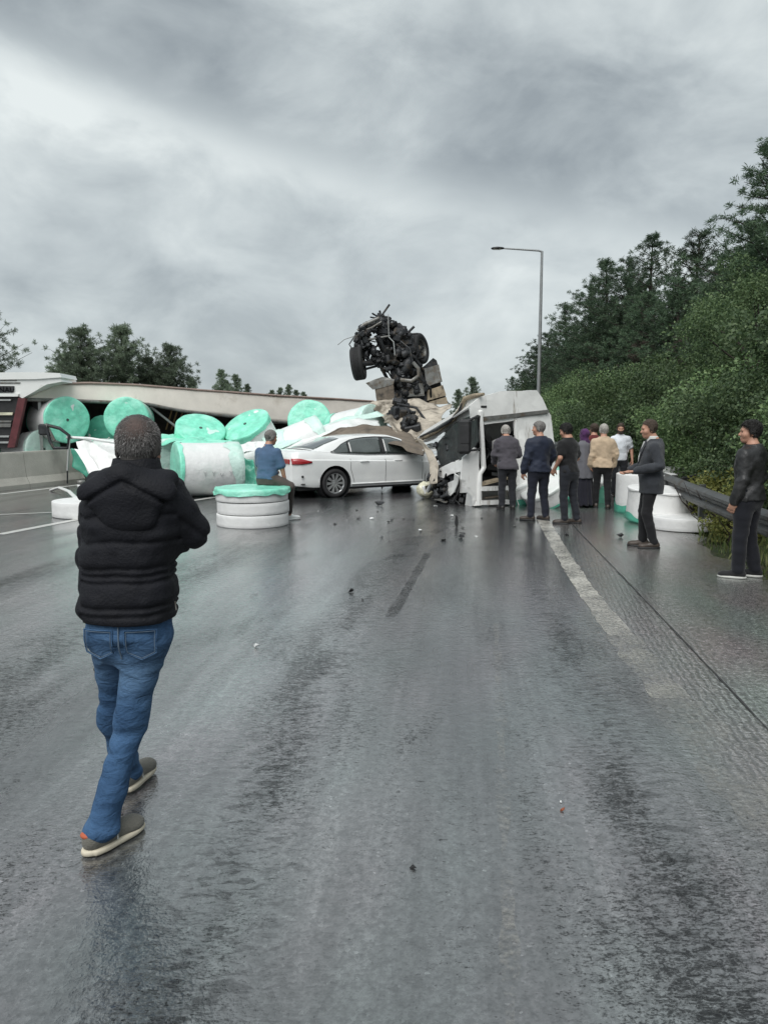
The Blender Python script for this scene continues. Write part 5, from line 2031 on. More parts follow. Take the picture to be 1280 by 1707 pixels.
def clutter(name, spots, mat, root, seed, n=26, size=.12):
    """a lump of machinery: boxes, flanges and pipes packed about the given spots"""
    rr = random.Random(seed)
    s = MB()
    for i in range(n):
        a = rr.choice(spots)
        c = Vector(a[0]) + Vector((rr.uniform(-1, 1), rr.uniform(-1, 1), rr.uniform(-1, 1))) * a[1]
        e = Matrix.Rotation(rr.uniform(0, 3), 3, Vector((rr.uniform(-1, 1), rr.uniform(-1, 1), rr.uniform(-1, 1))).normalized())
        k_ = rr.random()
        sz_ = size * rr.uniform(.5, 1.5)
        if k_ < .45:
            s.box(c, (sz_ * rr.uniform(.8, 2.2), sz_ * rr.uniform(.5, 1.4), sz_ * rr.uniform(.4, 1.2)), e, bev=sz_ * .12)
        elif k_ < .88:
            E = e.to_4x4()
            E.translation = c
            r0 = sz_ * rr.uniform(.35, .8)
            hh = sz_ * rr.uniform(.5, 1.6)
            s.lathe([(.0001, -hh / 2), (r0, -hh / 2), (r0, -hh * .1), (r0 * .75, 0), (r0 * .75, hh / 2), (.0001, hh / 2)], 12, E)
        else:
            d = e @ Vector((sz_ * 2.4, 0, 0))
            s.tube([c - d, c + e @ Vector((0, sz_, 0)), c + d], sz_ * .18, 6)
    return s.build(name, M[mat], root)


# frame rails run nose-up to the left
for (a, b) in (((628, 560), (688, 690)), ((672, 552), (718, 680))):
    dy = .0 if a[0] < 650 else .75
    A, B = cp_(a[0], a[1], dy - .3), cp_(b[0], b[1], dy + .6)
    MB().bar(A, B, .09, .26, up=(.4, -1, 0), bev=.012).build('frame_rail', M['steel_dark'], ch)
for q in (.15, .45, .75):
    A = cp_(628, 560, -.3).lerp(cp_(688, 690, .6), q)
    B = cp_(672, 552, .45).lerp(cp_(718, 680, 1.35), q)
    MB().bar(A, B, .16, .12, bev=.02).build('cross_member', M['steel_dark'], ch)
# axle and wheels
wl, wr_ = cp_(597, 606, -.35), cp_(697, 582, .75)
ax = (wr_ - wl).normalized()
MB().tube([wl, wl.lerp(wr_, .2) + Vector((0, 0, -.08)), wl.lerp(wr_, .8) + Vector((0, 0, -.08)), wr_], [.09, .075, .075, .09], 10).build('front_axle', M['steel_dark'], ch)
wheel_parts(ch, wl, (-.985, .10, -.14), .47, .33, .28, tread=1)
wheel_parts(ch, wr_, (.86, -.45, .15), .46, .32, .27, tread=1)
# engine, gearbox and running gear
clutter('engine_block', [(cp_(648, 545), .22), (cp_(655, 568), .26), (cp_(640, 535), .12), (cp_(668, 560), .16)], 'steel_dark', ch, 3, 110, .15)
clutter('engine_head', [(cp_(610, 556, -.2), .16), (cp_(604, 572, -.2), .17), (cp_(618, 545, -.2), .1)], 'steel_dark', ch, 5, 60, .13)
clutter('steering_gear', [(cp_(620, 585, -.1), .18), (cp_(632, 598, -.1), .16), (cp_(645, 605), .18)], 'steel_dark', ch, 6, 70, .12)
clutter('gearbox', [(cp_(668, 598, -.1), .2), (cp_(680, 615, -.1), .2), (cp_(672, 630, -.1), .18)], 'steel_dark', ch, 8, 90, .16)
clutter('suspension', [(cp_(665, 650), .2), (cp_(682, 642), .2), (cp_(700, 640), .2)], 'steel_dark', ch, 9, 80, .16)
clutter('drive_shaft', [(cp_(668, 678, -1.2), .16), (cp_(676, 692, -1.9), .18), (cp_(683, 706, -2.7), .14), (cp_(660, 688, -1.7), .12)], 'steel_dark', ch, 10, 90, .15)
MB().lathe([(.0001, -.26), (.11, -.25), (.15, -.1), (.15, .12), (.09, .25), (.0001, .26)], 12,
           Matrix.Translation(cp_(678, 610, -.25)) @ Matrix.Rotation(R(25), 4, 'Y')).build('gear_casing', M['steel_dark'], ch)
panel('transmission_housing', [cp_(*q, .12) + co for q in ((640, 585), (690, 590), (703, 612), (712, 673), (662, 673), (655, 630))], M['steel_dark'], ch, .34, .10, 3.2, 12)
panel('engine_cover', [cp_(*q, .2) + co for q in ((632, 536), (668, 540), (688, 566), (690, 592), (645, 590), (628, 560))], M['steel_dark'], ch, .30, .10, 3.2, 14)
# light bumper pieces, rods and pipes
MB().tube([cp_(596, 551, -.4), cp_(607, 541, -.4), cp_(632, 530, -.3)], [.035, .055, .05], 8).build('bumper_tube', M['steel_mid'], ch)
MB().tube([cp_(604, 552, -.4), cp_(620, 546, -.35), cp_(636, 536, -.3)], [.025, .03, .025], 8).build('bumper_tube', M['steel_mid'], ch)
MB().tube([cp_(614, 566, -.3), cp_(650, 560, -.2)], .03, 8).build('tie_rod', M['steel_mid'], ch)
MB().tube([cp_(647, 524, -.3), cp_(648, 562, -.3)], .014, 6).build('brake_line', M['steel_light'], ch)
MB().tube([cp_(648, 562, -.4), cp_(656, 570, -.4), cp_(658, 592, -.4)], .018, 6).build('hose', M['steel_light'], ch)
MB().tube([cp_(688, 604, -.5), cp_(697, 614, -.5), cp_(698, 626, -.5), cp_(686, 635, -.5), cp_(667, 633, -.5)], .055, 10).build('exhaust_pipe', M['steel_mid'], ch)
MB().tube([cp_(563, 575, -.5), cp_(574, 566, -.5), cp_(598, 558, -.4)], .010, 6).build('broken_rod', M['steel_mid'], ch)
MB().tube([cp_(588, 583, -.3), cp_(582, 574, -.3), cp_(590, 562, -.3)], .02, 6).build('broken_rod', M['steel_dark'], ch)
for (a, b, r0) in (((684, 590), (712, 624), .035), ((706, 578), (684, 606), .03), ((632, 606), (650, 640), .05), ((606, 616), (640, 607), .035), ((612, 600), (660, 612), .045), ((640, 588), (676, 610), .04)):
    MB().tube([cp_(*a, -.15), cp_(*b, .1)], r0, 8).build('link_rod', M['steel_dark'], ch)
# tanks and side panels
panel('side_tank', [cp_(*q, -.15) + co for q in ((624, 645), (656, 636), (657, 663), (642, 672), (628, 668))], M['tank_brown'], ch, .30, .02, 3, 2)
panel('tank_bracket', [cp_(*q, -.3) + co for q in ((611, 638), (637, 628), (643, 634), (657, 632), (656, 641), (622, 650))], M['steel_mid'], ch, .03, .03, 3, 4)
panel('mudguard_plate', [cp_(*q, .3) + co for q in ((704, 612), (722, 597), (727, 601), (736, 645), (748, 673), (708, 674), (706, 640))], M['steel_dark'], ch, .06, .03, 3, 5)
panel('battery_box', [cp_(*q, .05) + co for q in ((706, 615), (730, 608), (737, 636), (710, 646))], M['steel_mid'], ch, .25, .02, 3, 6)
panel('side_skirt', [cp_(*q, -.05) + co for q in ((712, 651), (738, 642), (743, 659), (712, 668))], M['tan_panel'], ch, .14, .02, 3, 7)
panel('side_skirt', [cp_(*q, -.05) + co for q in ((714, 670), (743, 662), (746, 673), (714, 675))], M['tan_panel'], ch, .12, .02, 3, 8)
panel('air_tank', [cp_(*q, -.1) + co for q in ((668, 642), (703, 640), (707, 660), (672, 662))], M['steel_mid'], ch, .3, .03, 3, 9)
MB().box(cp_(690, 668, .1), (.75, .4, .12), bev=.02).build('cross_plate', M['black_plastic'], ch)
panel('torn_sheet', [cp_(*q, -.2) + co for q in ((643, 668), (664, 661), (666, 672), (650, 675))], M['white_paint'], ch, .02, .05, 4, 2)
print('chassis done')

# ------------------------------------------------------------------ wrecked white cab
M['screen_broken'] = pmat('screen_broken', (.018, .022, .023), .38, var=.5, vscale=5, bump=.4, bscale=14, spec=.35, dirt=(.10, .12, .11), dscale=5, dlo=.58, dhi=.7)
K0 = at(797, 845)
ka = R(25)
kd = Vector((math.cos(ka), math.sin(ka), 0))          # along the side towards the rear
kn = Vector((-math.sin(ka), math.cos(ka), 0))         # into the cab
cab = thing('wrecked_cab', 'wrecked white truck cab with open doorway and smashed windscreen', 'truck cab', K0)


def ks(px, py, off=0.0):
    return onplane(px, py, K0 + kn * off, kn)


def kf(px, py, off=0.0):
    return onplane(px, py, K0 - kd * off, kd)


pn = lambda name, pts, mat, th=.04, amp=.03, seed=0., **kw: panel(name, pts, M[mat], cab, th, amp, 2.4, seed, **kw)
# side
pn('roof_side', [ks(*q) for q in ((782, 676), (801, 660), (832, 652.5), (893, 650.5), (903, 664), (912, 686), (803, 697), (786, 701))], 'cab_paint', .05, .025, 1)
pn('rain_gutter', [ks(*q, -.05) for q in ((804, 695), (913, 683), (914, 688.5), (804, 702))], 'steel_mid', .05, .006, 2)
pn('door_header', [ks(*q, -.01) for q in ((803, 702), (858, 695), (858, 701), (806, 708))], 'cab_paint', .05, .01, 2)
pn('rear_side', [ks(*q) for q in ((857, 696), (914, 688), (920, 725), (924, 770), (925, 800), (922, 841), (862, 843), (866, 800), (868, 750), (860, 715))], 'cab_paint', .05, .03, 3)
pn('rear_corner', [ks(*q, .02) for q in ((909, 682), (916, 692), (922, 740), (925, 790), (924, 842), (918, 842), (919, 780))], 'cab_paint', .06, .02, 3)
pn('torn_pillar', [ks(*q, -.04) for q in ((859, 698), (870, 697), (874, 735), (880, 778), (868, 790), (866, 745))], 'cab_paint', .03, .05, 8)
MB().bar(ks(800, 684, -.03) - K0, ks(806, 782, -.03) - K0, .10, .085, up=kd, bev=.02).build('front_pillar', M['cab_paint'], cab)
MB().tube([q - K0 for q in (ks(806, 780, -.05), ks(800, 790, -.05), ks(799, 806, -.05), ks(798, 842, -.03))], [.05, .045, .05, .06], 8).build('door_frame', M['cab_paint'], cab)
MB().bar(ks(858, 700, -.01) - K0, ks(866, 812, -.01) - K0, .07, .07, up=kd, bev=.015).build('rear_pillar', M['cab_paint'], cab)
MB().box(ks(806, 678, -.03) - K0, (.14, .03, .045), Matrix.Rotation(ka, 3, 'Z'), bev=.01).build('side_marker', M['black_plastic'], cab)
# steps
for i, (y0, y1) in enumerate(((811, 818), (834, 841))):
    pn('step', [ks(799, y0, -.03), ks(846, y0 - 1.5, -.03), ks(847, y1 - 1.5, -.03), ks(799, y1, -.03)], 'cab_paint', .16, .008, 4 + i)
pn('step_well', [ks(801, 819, .10), ks(846, 816, .10), ks(846, 836, .10), ks(801, 838, .10)], 'steel_mid', .04, .015, 5)
pn('sill_rail', [ks(800, 805, .02), ks(836, 800, .02), ks(845, 795, .02), ks(845, 799, .02), ks(800, 810, .02)], 'tan_panel', .06, .01, 5)
MB().bar(ks(808, 830, .03) - K0, ks(840, 826, .03) - K0, .05, .04, bev=.01).build('step_grip', M['tank_brown'], cab)
# corner and front
pn('corner_panel', [ks(*q, -.02) for q in ((770, 762), (790, 745), (797, 752), (799, 800), (797, 843), (787, 843), (784, 805), (768, 800))], 'cab_paint', .04, .02, 7)
pn('front_quarter', [kf(*q, .06) for q in ((766, 768), (786, 758), (790, 800), (788, 821), (760, 823), (762, 800))], 'cab_paint', .05, .03, 9)
pn('front_panel', [kf(*q, .14) for q in ((733, 781), (752, 772), (775, 764), (768, 785), (752, 790), (732, 803), (727, 795))], 'cab_paint', .035, .05, 10)
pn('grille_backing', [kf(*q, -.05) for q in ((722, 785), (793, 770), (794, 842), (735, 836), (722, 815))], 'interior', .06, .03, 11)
pn('bumper_end', [kf(*q, .05) for q in ((779, 822), (788, 818), (790, 843), (776, 846))], 'cab_paint', .05, .02, 12)
clutter('front_wreckage', [(kf(740, 812, .15) - K0, .22), (kf(752, 822, .1) - K0, .2), (kf(735, 795, .1) - K0, .2), (kf(765, 828, .05) - K0, .15)], 'steel_dark', cab, 21, 60, .10)
pn('torn_strip', [kf(*q, .2) for q in ((757, 790), (763, 795), (756, 820), (748, 832), (744, 826), (752, 812))], 'white_paint', .02, .05, 13)
for i, (a, b) in enumerate((((758, 826), (748, 843)), ((752, 830), (768, 844)), ((745, 815), (738, 838)), ((765, 812), (752, 838)))):
    MB().tube([kf(*a, .15) - K0, kf((a[0] + b[0]) / 2 + 3, (a[1] + b[1]) / 2, .3) - K0, kf(*b, .25) - K0], .012, 6).build('torn_cable', M['black_plastic'], cab)
pn('windscreen', [kf(*q, .12) for q in ((727, 742), (742, 722), (760, 706), (778, 697), (797, 692), (798, 735), (786, 757), (760, 768), (735, 777), (728, 762))], 'screen_broken', .02, .05, 14)
clutter('dashboard', [(kf(738, 752, -.02) - K0, .18), (kf(750, 742, -.02) - K0, .16)], 'steel_dark', cab, 22, 30, .09)
pn('wiper_cowl', [kf(*q, .04) for q in ((728, 777), (788, 757), (790, 761), (732, 784))], 'black_plastic', .05, .02, 15)
# caved-in roof front and visor
pn('roof_front', [kf(*q, .0) for q in ((797, 662), (797, 690), (780, 695), (762, 703), (742, 718), (722, 733), (702, 738), (715, 727), (745, 708), (766, 690), (774, 668))], 'cab_paint', .04, .05, 16)
MB().tube([q - K0 for q in (kf(806, 657, .03), kf(790, 660, .05), kf(775, 664, .08), kf(768, 680, .1), kf(756, 698, .12), kf(732, 716, .14), kf(712, 727, .14), kf(694, 736, .14))], [.03, .05, .05, .045, .05, .055, .05, .03], 8).build('visor_edge', M['tan_panel'], cab)
MB().tube([q - K0 for q in (kf(770, 672, .12), kf(765, 686, .14), kf(750, 702, .16), kf(728, 716, .18), kf(700, 728, .18))], [.02, .03, .035, .035, .02], 8).build('visor_edge', M['steel_dark'], cab)
# mirror housing and arm
mp = kf(774, 728, .42) - K0
Mm = Matrix.Rotation(R(-12), 3, 'Z')
MB().box(mp, (.26, .16, .68), Mm, bev=.05).build('mirror_housing', M['black_plastic'], cab)
MB().box(mp + Mm @ Vector((.015, -.085, .05)), (.17, .012, .36), Mm, bev=.005).build('mirror_glass', M['black_plastic'], cab)
MB().box(mp + Mm @ Vector((.015, -.085, -.22)), (.17, .012, .13), Mm, bev=.005).build('mirror_glass', M['black_plastic'], cab)
MB().tube([mp + Vector((0, 0, .28)), kf(790, 697, .25) - K0, kf(799, 694, 0) - K0], .028, 8).build('mirror_arm', M['black_plastic'], cab)
MB().tube([mp + Vector((0, 0, -.28)), kf(792, 750, .2) - K0, kf(799, 748, 0) - K0], .022, 8).build('mirror_arm', M['black_plastic'], cab)
MB().bar(kf(797, 692, .06) - K0, kf(790, 758, .08) - K0, .07, .09, up=kd, bev=.015).build('screen_pillar', M['black_plastic'], cab)
pn('screen_top_trim', [kf(*q, .05) for q in ((742, 719), (762, 703), (797, 689), (798, 696), (766, 709), (746, 725))], 'black_plastic', .04, .02, 17)
pn('kick_panel', [kf(*q, .12) for q in ((742, 806), (758, 800), (760, 820), (748, 826))], 'cab_paint', .03, .04, 18)
# shell: roof, rear wall, far side, floor
s = MB()
rows = []
for off in (.0, .8, 1.6, 2.35):
    rows.append([ks(*q, 0) + kn * off - K0 - Vector((0, 0, .30 * off)) for q in ((786, 676), (801, 661), (832, 653), (893, 651), (904, 666), (914, 688))])
s.grid(rows, smooth=False)
s.build('roof_skin', M['cab_paint'], cab).modifiers.new('thickness', 'SOLIDIFY').thickness = .03
rearx = (ks(920, 800) - K0).dot(kd)
Mk = Matrix((kd, kn, Vector((0, 0, 1)))).transposed()
MB().box(kd * (rearx - .02) + kn * 1.2 + Vector((0, 0, .75)), (.05, 2.3, 1.4), Mk).build('rear_wall', M['cab_paint'], cab)
MB().box(kd * (rearx * .65) + kn * 2.35 + Vector((0, 0, .8)), (rearx * .7, .05, 1.3), Mk).build('far_side', M['cab_paint'], cab)
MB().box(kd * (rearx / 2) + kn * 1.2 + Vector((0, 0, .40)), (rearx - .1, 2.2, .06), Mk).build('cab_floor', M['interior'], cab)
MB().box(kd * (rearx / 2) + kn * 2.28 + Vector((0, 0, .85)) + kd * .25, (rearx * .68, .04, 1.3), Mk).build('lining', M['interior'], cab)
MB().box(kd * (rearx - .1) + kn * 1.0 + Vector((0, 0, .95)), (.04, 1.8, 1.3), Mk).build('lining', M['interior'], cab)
st_ = MB()
st_.box(kd * .95 + kn * .6 + Vector((0, 0, .72)), (.5, .5, .16), Mk, bev=.05)
st_.box(kd * 1.2 + kn * .6 + Vector((0, 0, 1.1)), (.14, .5, .7), Mk, bev=.05)
st_.build('seat', M['black_plastic'], cab)
sw = Matrix.Translation(kd * .42 + kn * .55 + Vector((0, 0, .98))) @ Mk.to_4x4() @ Matrix.Rotation(R(-55), 4, 'Y')
s = MB()
s.lathe([(.2 + .017 * math.cos(a), .017 * math.sin(a)) for a in np.linspace(0, 2 * math.pi, 9)[:-1]], 28, sw, close=True)
s.bar(sw @ Vector((-.2, 0, 0)), sw @ Vector((.2, 0, 0)), .03, .02)
s.build('steering_wheel', M['black_plastic'], cab)
wf = kd * .75 + kn * .35
wheel_parts(cab, kd * .22 + kn * .75 + Vector((0, 0, .38)), (-kn.x, -kn.y, 0), .36, .26, .22, tread=1)
print('cab done')

# ------------------------------------------------------------------ white saloon car
th = R(31)
rw = at(556, 829)                                   # contact of the near rear wheel
cd = Vector((math.cos(th), math.sin(th), 0))
cl_ = Vector((-math.sin(th), math.cos(th), 0))      # to the car's left (away from camera)
RW = Vector((-1.36, -.79, 0))                       # that contact in car coordinates (x forward, y left)
car_o = rw - cd * RW.x - cl_ * RW.y
car = thing('saloon_car', 'white saloon car with its nose crushed under the truck cab', 'car', (car_o.x, car_o.y, 0), th)
HZ = .97
WX = (-1.36, 1.43)
WRAD = .325


def cint(x, tab):
    return float(np.interp(x, [t[0] for t in tab], [t[1] for t in tab]))


Wt = [(-2.40, .70), (-2.36, .78), (-2.2, .855), (-1.9, .895), (-1.3, .912), (0, .915), (1.3, .908), (1.8, .885), (2.1, .82), (2.3, .66), (2.36, .5)]
Dt = [(-2.40, .93), (-2.34, 1.04), (-2.25, 1.075), (-1.7, 1.085), (-1.2, 1.02), (-.5, .975), (.6, .965), (.95, .985), (1.3, .955), (1.9, .86), (2.2, .76), (2.36, .62)]
St = [(-2.40, .84), (-2.3, .90), (-1.6, .885), (-.6, .845), (.6, .80), (1.4, .765), (2.0, .70), (2.36, .55)]
Bt = [(-2.40, .34), (-2.3, .27), (-1.9, .22), (-1, .20), (1, .20), (1.9, .22), (2.36, .3)]
xs_ = sorted(set([round(q, 3) for q in list(np.linspace(-2.36, 2.3, 60)) + [-2.40, -2.38, -2.34, 2.33, 2.36]]))
rows = []
rngc = np.random.RandomState(3)
for x in xs_:
    w_ = cint(x, Wt)
    d_ = cint(x, Dt) * HZ
    s_ = cint(x, St) * HZ
    b_ = cint(x, Bt)
    mid = (b_ + s_) / 2
    half = [(0, b_), (w_ * .80, b_), (w_ * .95, b_ + .03), (w_ * .985, b_ + .10), (w_ * .975, mid - .10), (w_ * .992, mid + .02), (w_ * 1.0, s_ - .06),
            (w_ * .998, s_ - .012), (w_ * .975, s_ + .006), (w_ * .955, (s_ + d_) / 2 + .01), (w_ * .915, d_ - .018), (w_ * .86, d_), (w_ * .45, d_ + .018), (0, d_ + .022)]
    ring = [(x, -y, z) for (y, z) in half] + [(x, y, z) for (y, z) in half[-2:0:-1]]
    rows.append(ring)
s = MB()
s.grid(rows, closed=True)
nr = len(rows[0])
for rw_ in (rows[0], rows[-1]):
    c = np.mean(np.array(rw_), 0)
    s.add([tuple(c)] + rw_, [(0, k_ + 1, (k_ + 1) % nr + 1) for k_ in range(nr)], True)
body = s.build('body', M['car_paint'], car)
bm = bmesh.new()
bm.from_mesh(body.data)
bmesh.ops.remove_doubles(bm, verts=bm.verts, dist=.0005)
bmesh.ops.recalc_face_normals(bm, faces=bm.faces)
for v_ in bm.verts:                                   # crushed nose
    if v_.co.x > 1.55:
        k_ = (v_.co.x - 1.55)
        v_.co.x -= .55 * k_
        q = np.array([v_.co[:]], dtype=np.float32) * 3.1
        v_.co += Vector((float(vnoise(q)[0]), float(vnoise(q + 9)[0]), float(vnoise(q + 23)[0]) + .3)) * min(.16, k_ * .45)
bm.to_mesh(body.data)
bm.free()
# wheel arches
for x in WX:
    for sg in (-1, 1):
        cut = MB()
        cut.lathe([(.0001, -.3), (.385, -.3), (.385, .3), (.0001, .3)], 40, Matrix.Translation((x, sg * .86, WRAD + .015)) @ Matrix.Rotation(R(90), 4, 'X'))
        cob = cut.build('cutter', None)
        cob.parent = car
        md = body.modifiers.new('arch', 'BOOLEAN')
        md.object = cob
        md.operation = 'DIFFERENCE'
        md.solver = 'EXACT'
bpy.context.view_layer.update()
dg = bpy.context.evaluated_depsgraph_get()
nm = bpy.data.meshes.new_from_object(body.evaluated_get(dg))
body.modifiers.clear()
body.data = nm
for o in [o for o in car.children if o.name.startswith('cutter')]:
    bpy.data.objects.remove(o)
if len(nm.materials) == 0 or nm.materials[0] is None:
    nm.materials.clear()
    nm.materials.append(M['car_paint'])
for p_ in nm.polygons:
    p_.use_smooth = True
    p_.material_index = 0
try:
    nm.set_sharp_from_angle(angle=R(32))
except Exception:
    pass
for x in WX:
    for sg in (-1, 1):
        wl_ = MB()
        wl_.lathe([(.384, -.26), (.384, .0), (.384, .045)], 40, Matrix.Translation((x, sg * .86, WRAD + .015)) @ Matrix.Rotation(R(-90 * sg), 4, 'X'), smooth=True)
        wl_.lathe([(.0001, -.255), (.384, -.255)], 40, Matrix.Translation((x, sg * .86, WRAD + .015)) @ Matrix.Rotation(R(-90 * sg), 4, 'X'))
        wl_.build('wheel_well', M['interior'], car)
        wheel_parts(car, (x, sg * .795, WRAD), (0, sg, 0), WRAD, .215, .225, spokes=10, rimmat='alloy')


# greenhouse: ruled surface between belt and roof edge
def gh(x, v_):
    """side surface of the cabin: v 0 belt .. 1 roof edge; right side (y negative)"""
    wb = cint(x, Wt) * .905
    zb = cint(x, Dt) * HZ - .012
    zr = cint(x, [(-1.85, 1.06), (-1.5, 1.205), (-1.1, 1.335), (-.7, 1.395), (-.2, 1.418), (.2, 1.405), (.5, 1.325), (.8, 1.18), (1.08, 1.0)]) * HZ
    yr = cint(x, [(-1.85, .74), (-1.3, .64), (-.6, .605), (.2, .605), (.6, .66), (1.08, .76)])
    z = zb + (max(zr, zb + .005) - zb) * v_
    yv = wb + (yr - wb) * (v_ ** 1.15)
    return yv, z, zr


gx = list(np.linspace(-1.85, 1.08, 44))
rows = []
for x in gx:
    half = []
    for v_ in (0, .25, .5, .75, .93, 1.0):
        y, z, zr = gh(x, v_)
        half.append((y, z))
    yr, zr = half[-1]
    half += [(yr * .93, zr + .018), (yr * .6, zr + .034), (0, zr + .042)]
    rows.append([(x, -y, z) for (y, z) in half] + [(x, y, z) for (y, z) in half[-2::-1]])
s = MB()
s.grid(rows)
cabn = s.build('cabin', M['car_paint'], car)


def side_glass(name, x0, x1, vlo, vhi, mat, prouds=.006, n=14):
    for sg in (-1, 1):
        s = MB()
        a, b = [], []
        rws = []
        for k_ in range(n + 1):
            x = x0 + (x1 - x0) * k_ / n
            col_ = []
            for j in range(7):
                v_ = vlo(x) + (vhi(x) - vlo(x)) * j / 6
                y, z, zr = gh(x, v_)
                col_.append((x, sg * (y + prouds), z + prouds * .4))
            rws.append(col_)
        s.grid(rws)
        ob = s.build(name, M[mat], cabn)
        md = ob.modifiers.new('thickness', 'SOLIDIFY')
        md.thickness = .008


def vtop(x):
    """upper edge of the side windows (dips at both ends)"""
    return cint(x, [(-1.42, .10), (-1.15, .62), (-.9, .84), (-.5, .90), (.2, .90), (.45, .88), (.7, .80), (.92, .52)])


vb = lambda x: .06
side_glass('window_surround', -1.44, .95, lambda x: .02, lambda x: min(.97, vtop(x) + .06), 'black_plastic', .003, 30)
side_glass('quarter_window', -1.38, -.98, vb, vtop, 'glass_car', .008)
side_glass('rear_door_window', -.93, -.10, vb, vtop, 'glass_car', .008)
side_glass('front_door_window', .0, .88, vb, vtop, 'glass_car', .008)
# chrome strip under the windows
for sg in (-1, 1):
    pts = []
    for x in np.linspace(-1.44, .95, 24):
        y, z, zr = gh(x, .02)
        pts.append((x, sg * (y + .012), z + .004))
    MB().tube(pts, .008, 6).build('window_trim', M['alloy'], car)
# windscreen and rear screen
for nm_, x0, x1 in (('windscreen', .42, 1.04), ('rear_screen', -1.78, -1.10)):
    s = MB()
    rws = []
    for k_ in range(9):
        x = x0 + (x1 - x0) * k_ / 8
        y, z, zr = gh(x, 1.0)
        w_ = y * .90
        rws.append([(x, q * w_, zr + .05 - .030 * abs(q) ** 2.2 - (.0)) for q in np.linspace(-1, 1, 11)])
    s.grid(rws)
    ob = s.build(nm_, M['glass_car'], car)
    md = ob.modifiers.new('thickness', 'SOLIDIFY')
    md.thickness = .01


def body_y(x, z):
    """half width of the lower body at x, z"""
    w_ = cint(x, Wt)
    s_ = cint(x, St) * HZ
    b_ = cint(x, Bt)
    mid = (b_ + s_) / 2
    d_ = cint(x, Dt) * HZ
    return float(np.interp(z, [b_, b_ + .03, b_ + .1, mid - .1, mid + .02, s_ - .06, s_ - .012, s_ + .006, d_], [w_ * .8, w_ * .95, w_ * .985, w_ * .975, w_ * .992, w_, w_ * .998, w_ * .975, w_ * .915]))


# door shut lines, sills, handles
for sg in (-1, 1):
    for x in (-.97, -.05, .98):
        pts = [(x + (.10 * math.sin(max(0, .62 - z) * 4) if x < -.5 else 0), sg * (body_y(x, z) + .001), z) for z in np.linspace(.28, .93 * HZ, 12)]
        MB().tube(pts, .0045, 5).build('door_gap', M['interior'], car)
    for x in (-.62, .30):
        MB().tube([(x - .11, sg * (body_y(x, .80) + .006), .800), (x - .06, sg * (body_y(x, .8) + .026), .805), (x + .06, sg * (body_y(x, .8) + .026), .805), (x + .11, sg * (body_y(x, .80) + .006), .800)], .013, 8).build('door_handle', M['car_paint'], car)
    pts = [(x, sg * (body_y(x, .30) + .004), .295) for x in np.linspace(-.95, 1.02, 14)]
    MB().tube(pts, .018, 6).build('sill_trim', M['car_paint'], car)
    pts = [(x, sg * (body_y(x, .225) - .02), .205) for x in np.linspace(-.95, 1.02, 14)]
    MB().tube(pts, .03, 6).build('sill_underside', M['black_plastic'], car)
    # tail lamp wrapping the corner
    s = MB()
    rws = []
    for x in (-2.365, -2.33, -2.26, -2.16, -2.05, -1.93):
        z0 = cint(x, [(-2.38, .77), (-2.2, .76), (-1.93, .80)])
        z1 = cint(x, [(-2.38, .895), (-2.2, .895), (-1.93, .83)])
        rws.append([(x - .004, sg * (body_y(x, z) + .007), z) for z in np.linspace(z0, z1, 5)])
    for y in ():
        pass
    s.grid(rws)
    ob = s.build('tail_lamp', M['red_lamp'], car)
    md = ob.modifiers.new('thickness', 'SOLIDIFY')
    md.thickness = .012
    md.offset = 1
    # the lamp's share on the rear face
    MB().box((-2.405, sg * .56, .83), (.035, .34, .115), bev=.012).build('tail_lamp', M['red_lamp'], car)
    # mirror
    mm = MB()
    mm.box((.88, sg * 1.0, 1.0 * HZ), (.10, .20, .13), bev=.035)
    mm.bar((.86, sg * .86, .94), (.88, sg * .96, .96), .05, .03)
    mm.build('wing_mirror', M['car_paint'], car)
pts = [(-2.415, y, .345) for y in np.linspace(-.66, .66, 8)]
MB().tube([(-2.1, -.87, .33)] + pts + [(-2.1, .87, .33)], .02, 6).build('bumper_trim', M['black_plastic'], car)
MB().box((-2.408, 0, .52), (.02, .52, .12), bev=.004).build('number_plate', M['film_white'], car)
MB().box((-1.0, 0, .22), (2.4, 1.5, .08)).build('underbody', M['black_plastic'], car)
MB().lathe([(.0001, 0), (.028, 0), (.028, -.02), (.0001, -.02)], 14, Matrix.Translation((-2.16, -.888, .50)) @ Matrix.Rotation(R(90), 4, 'X')).build('tow_cap', M['black_plastic'], car)
# sharp crease under the shoulder comes with the body; crumpled bonnet sheets
for i, pts in enumerate((((1.1, -.75, .95), (1.75, -.8, 1.02), (1.9, -.1, 1.12), (1.15, .1, 1.0)), ((1.5, -.86, .75), (1.85, -.95, .88), (1.95, -.6, .70), (1.7, -.84, .5)))):
    panel('crumpled_bonnet' if i == 0 else 'crumpled_wing', [car.matrix_basis @ Vector(p) for p in pts], M['car_paint'], car, .012, .10, 3.0, 5 + i)
clutter('crushed_front', [((1.75, -.5, .55), .25), ((1.8, 0, .5), .3), ((1.7, -.7, .35), .18)], 'steel_dark', car, 33, 50, .12)
print('car done')

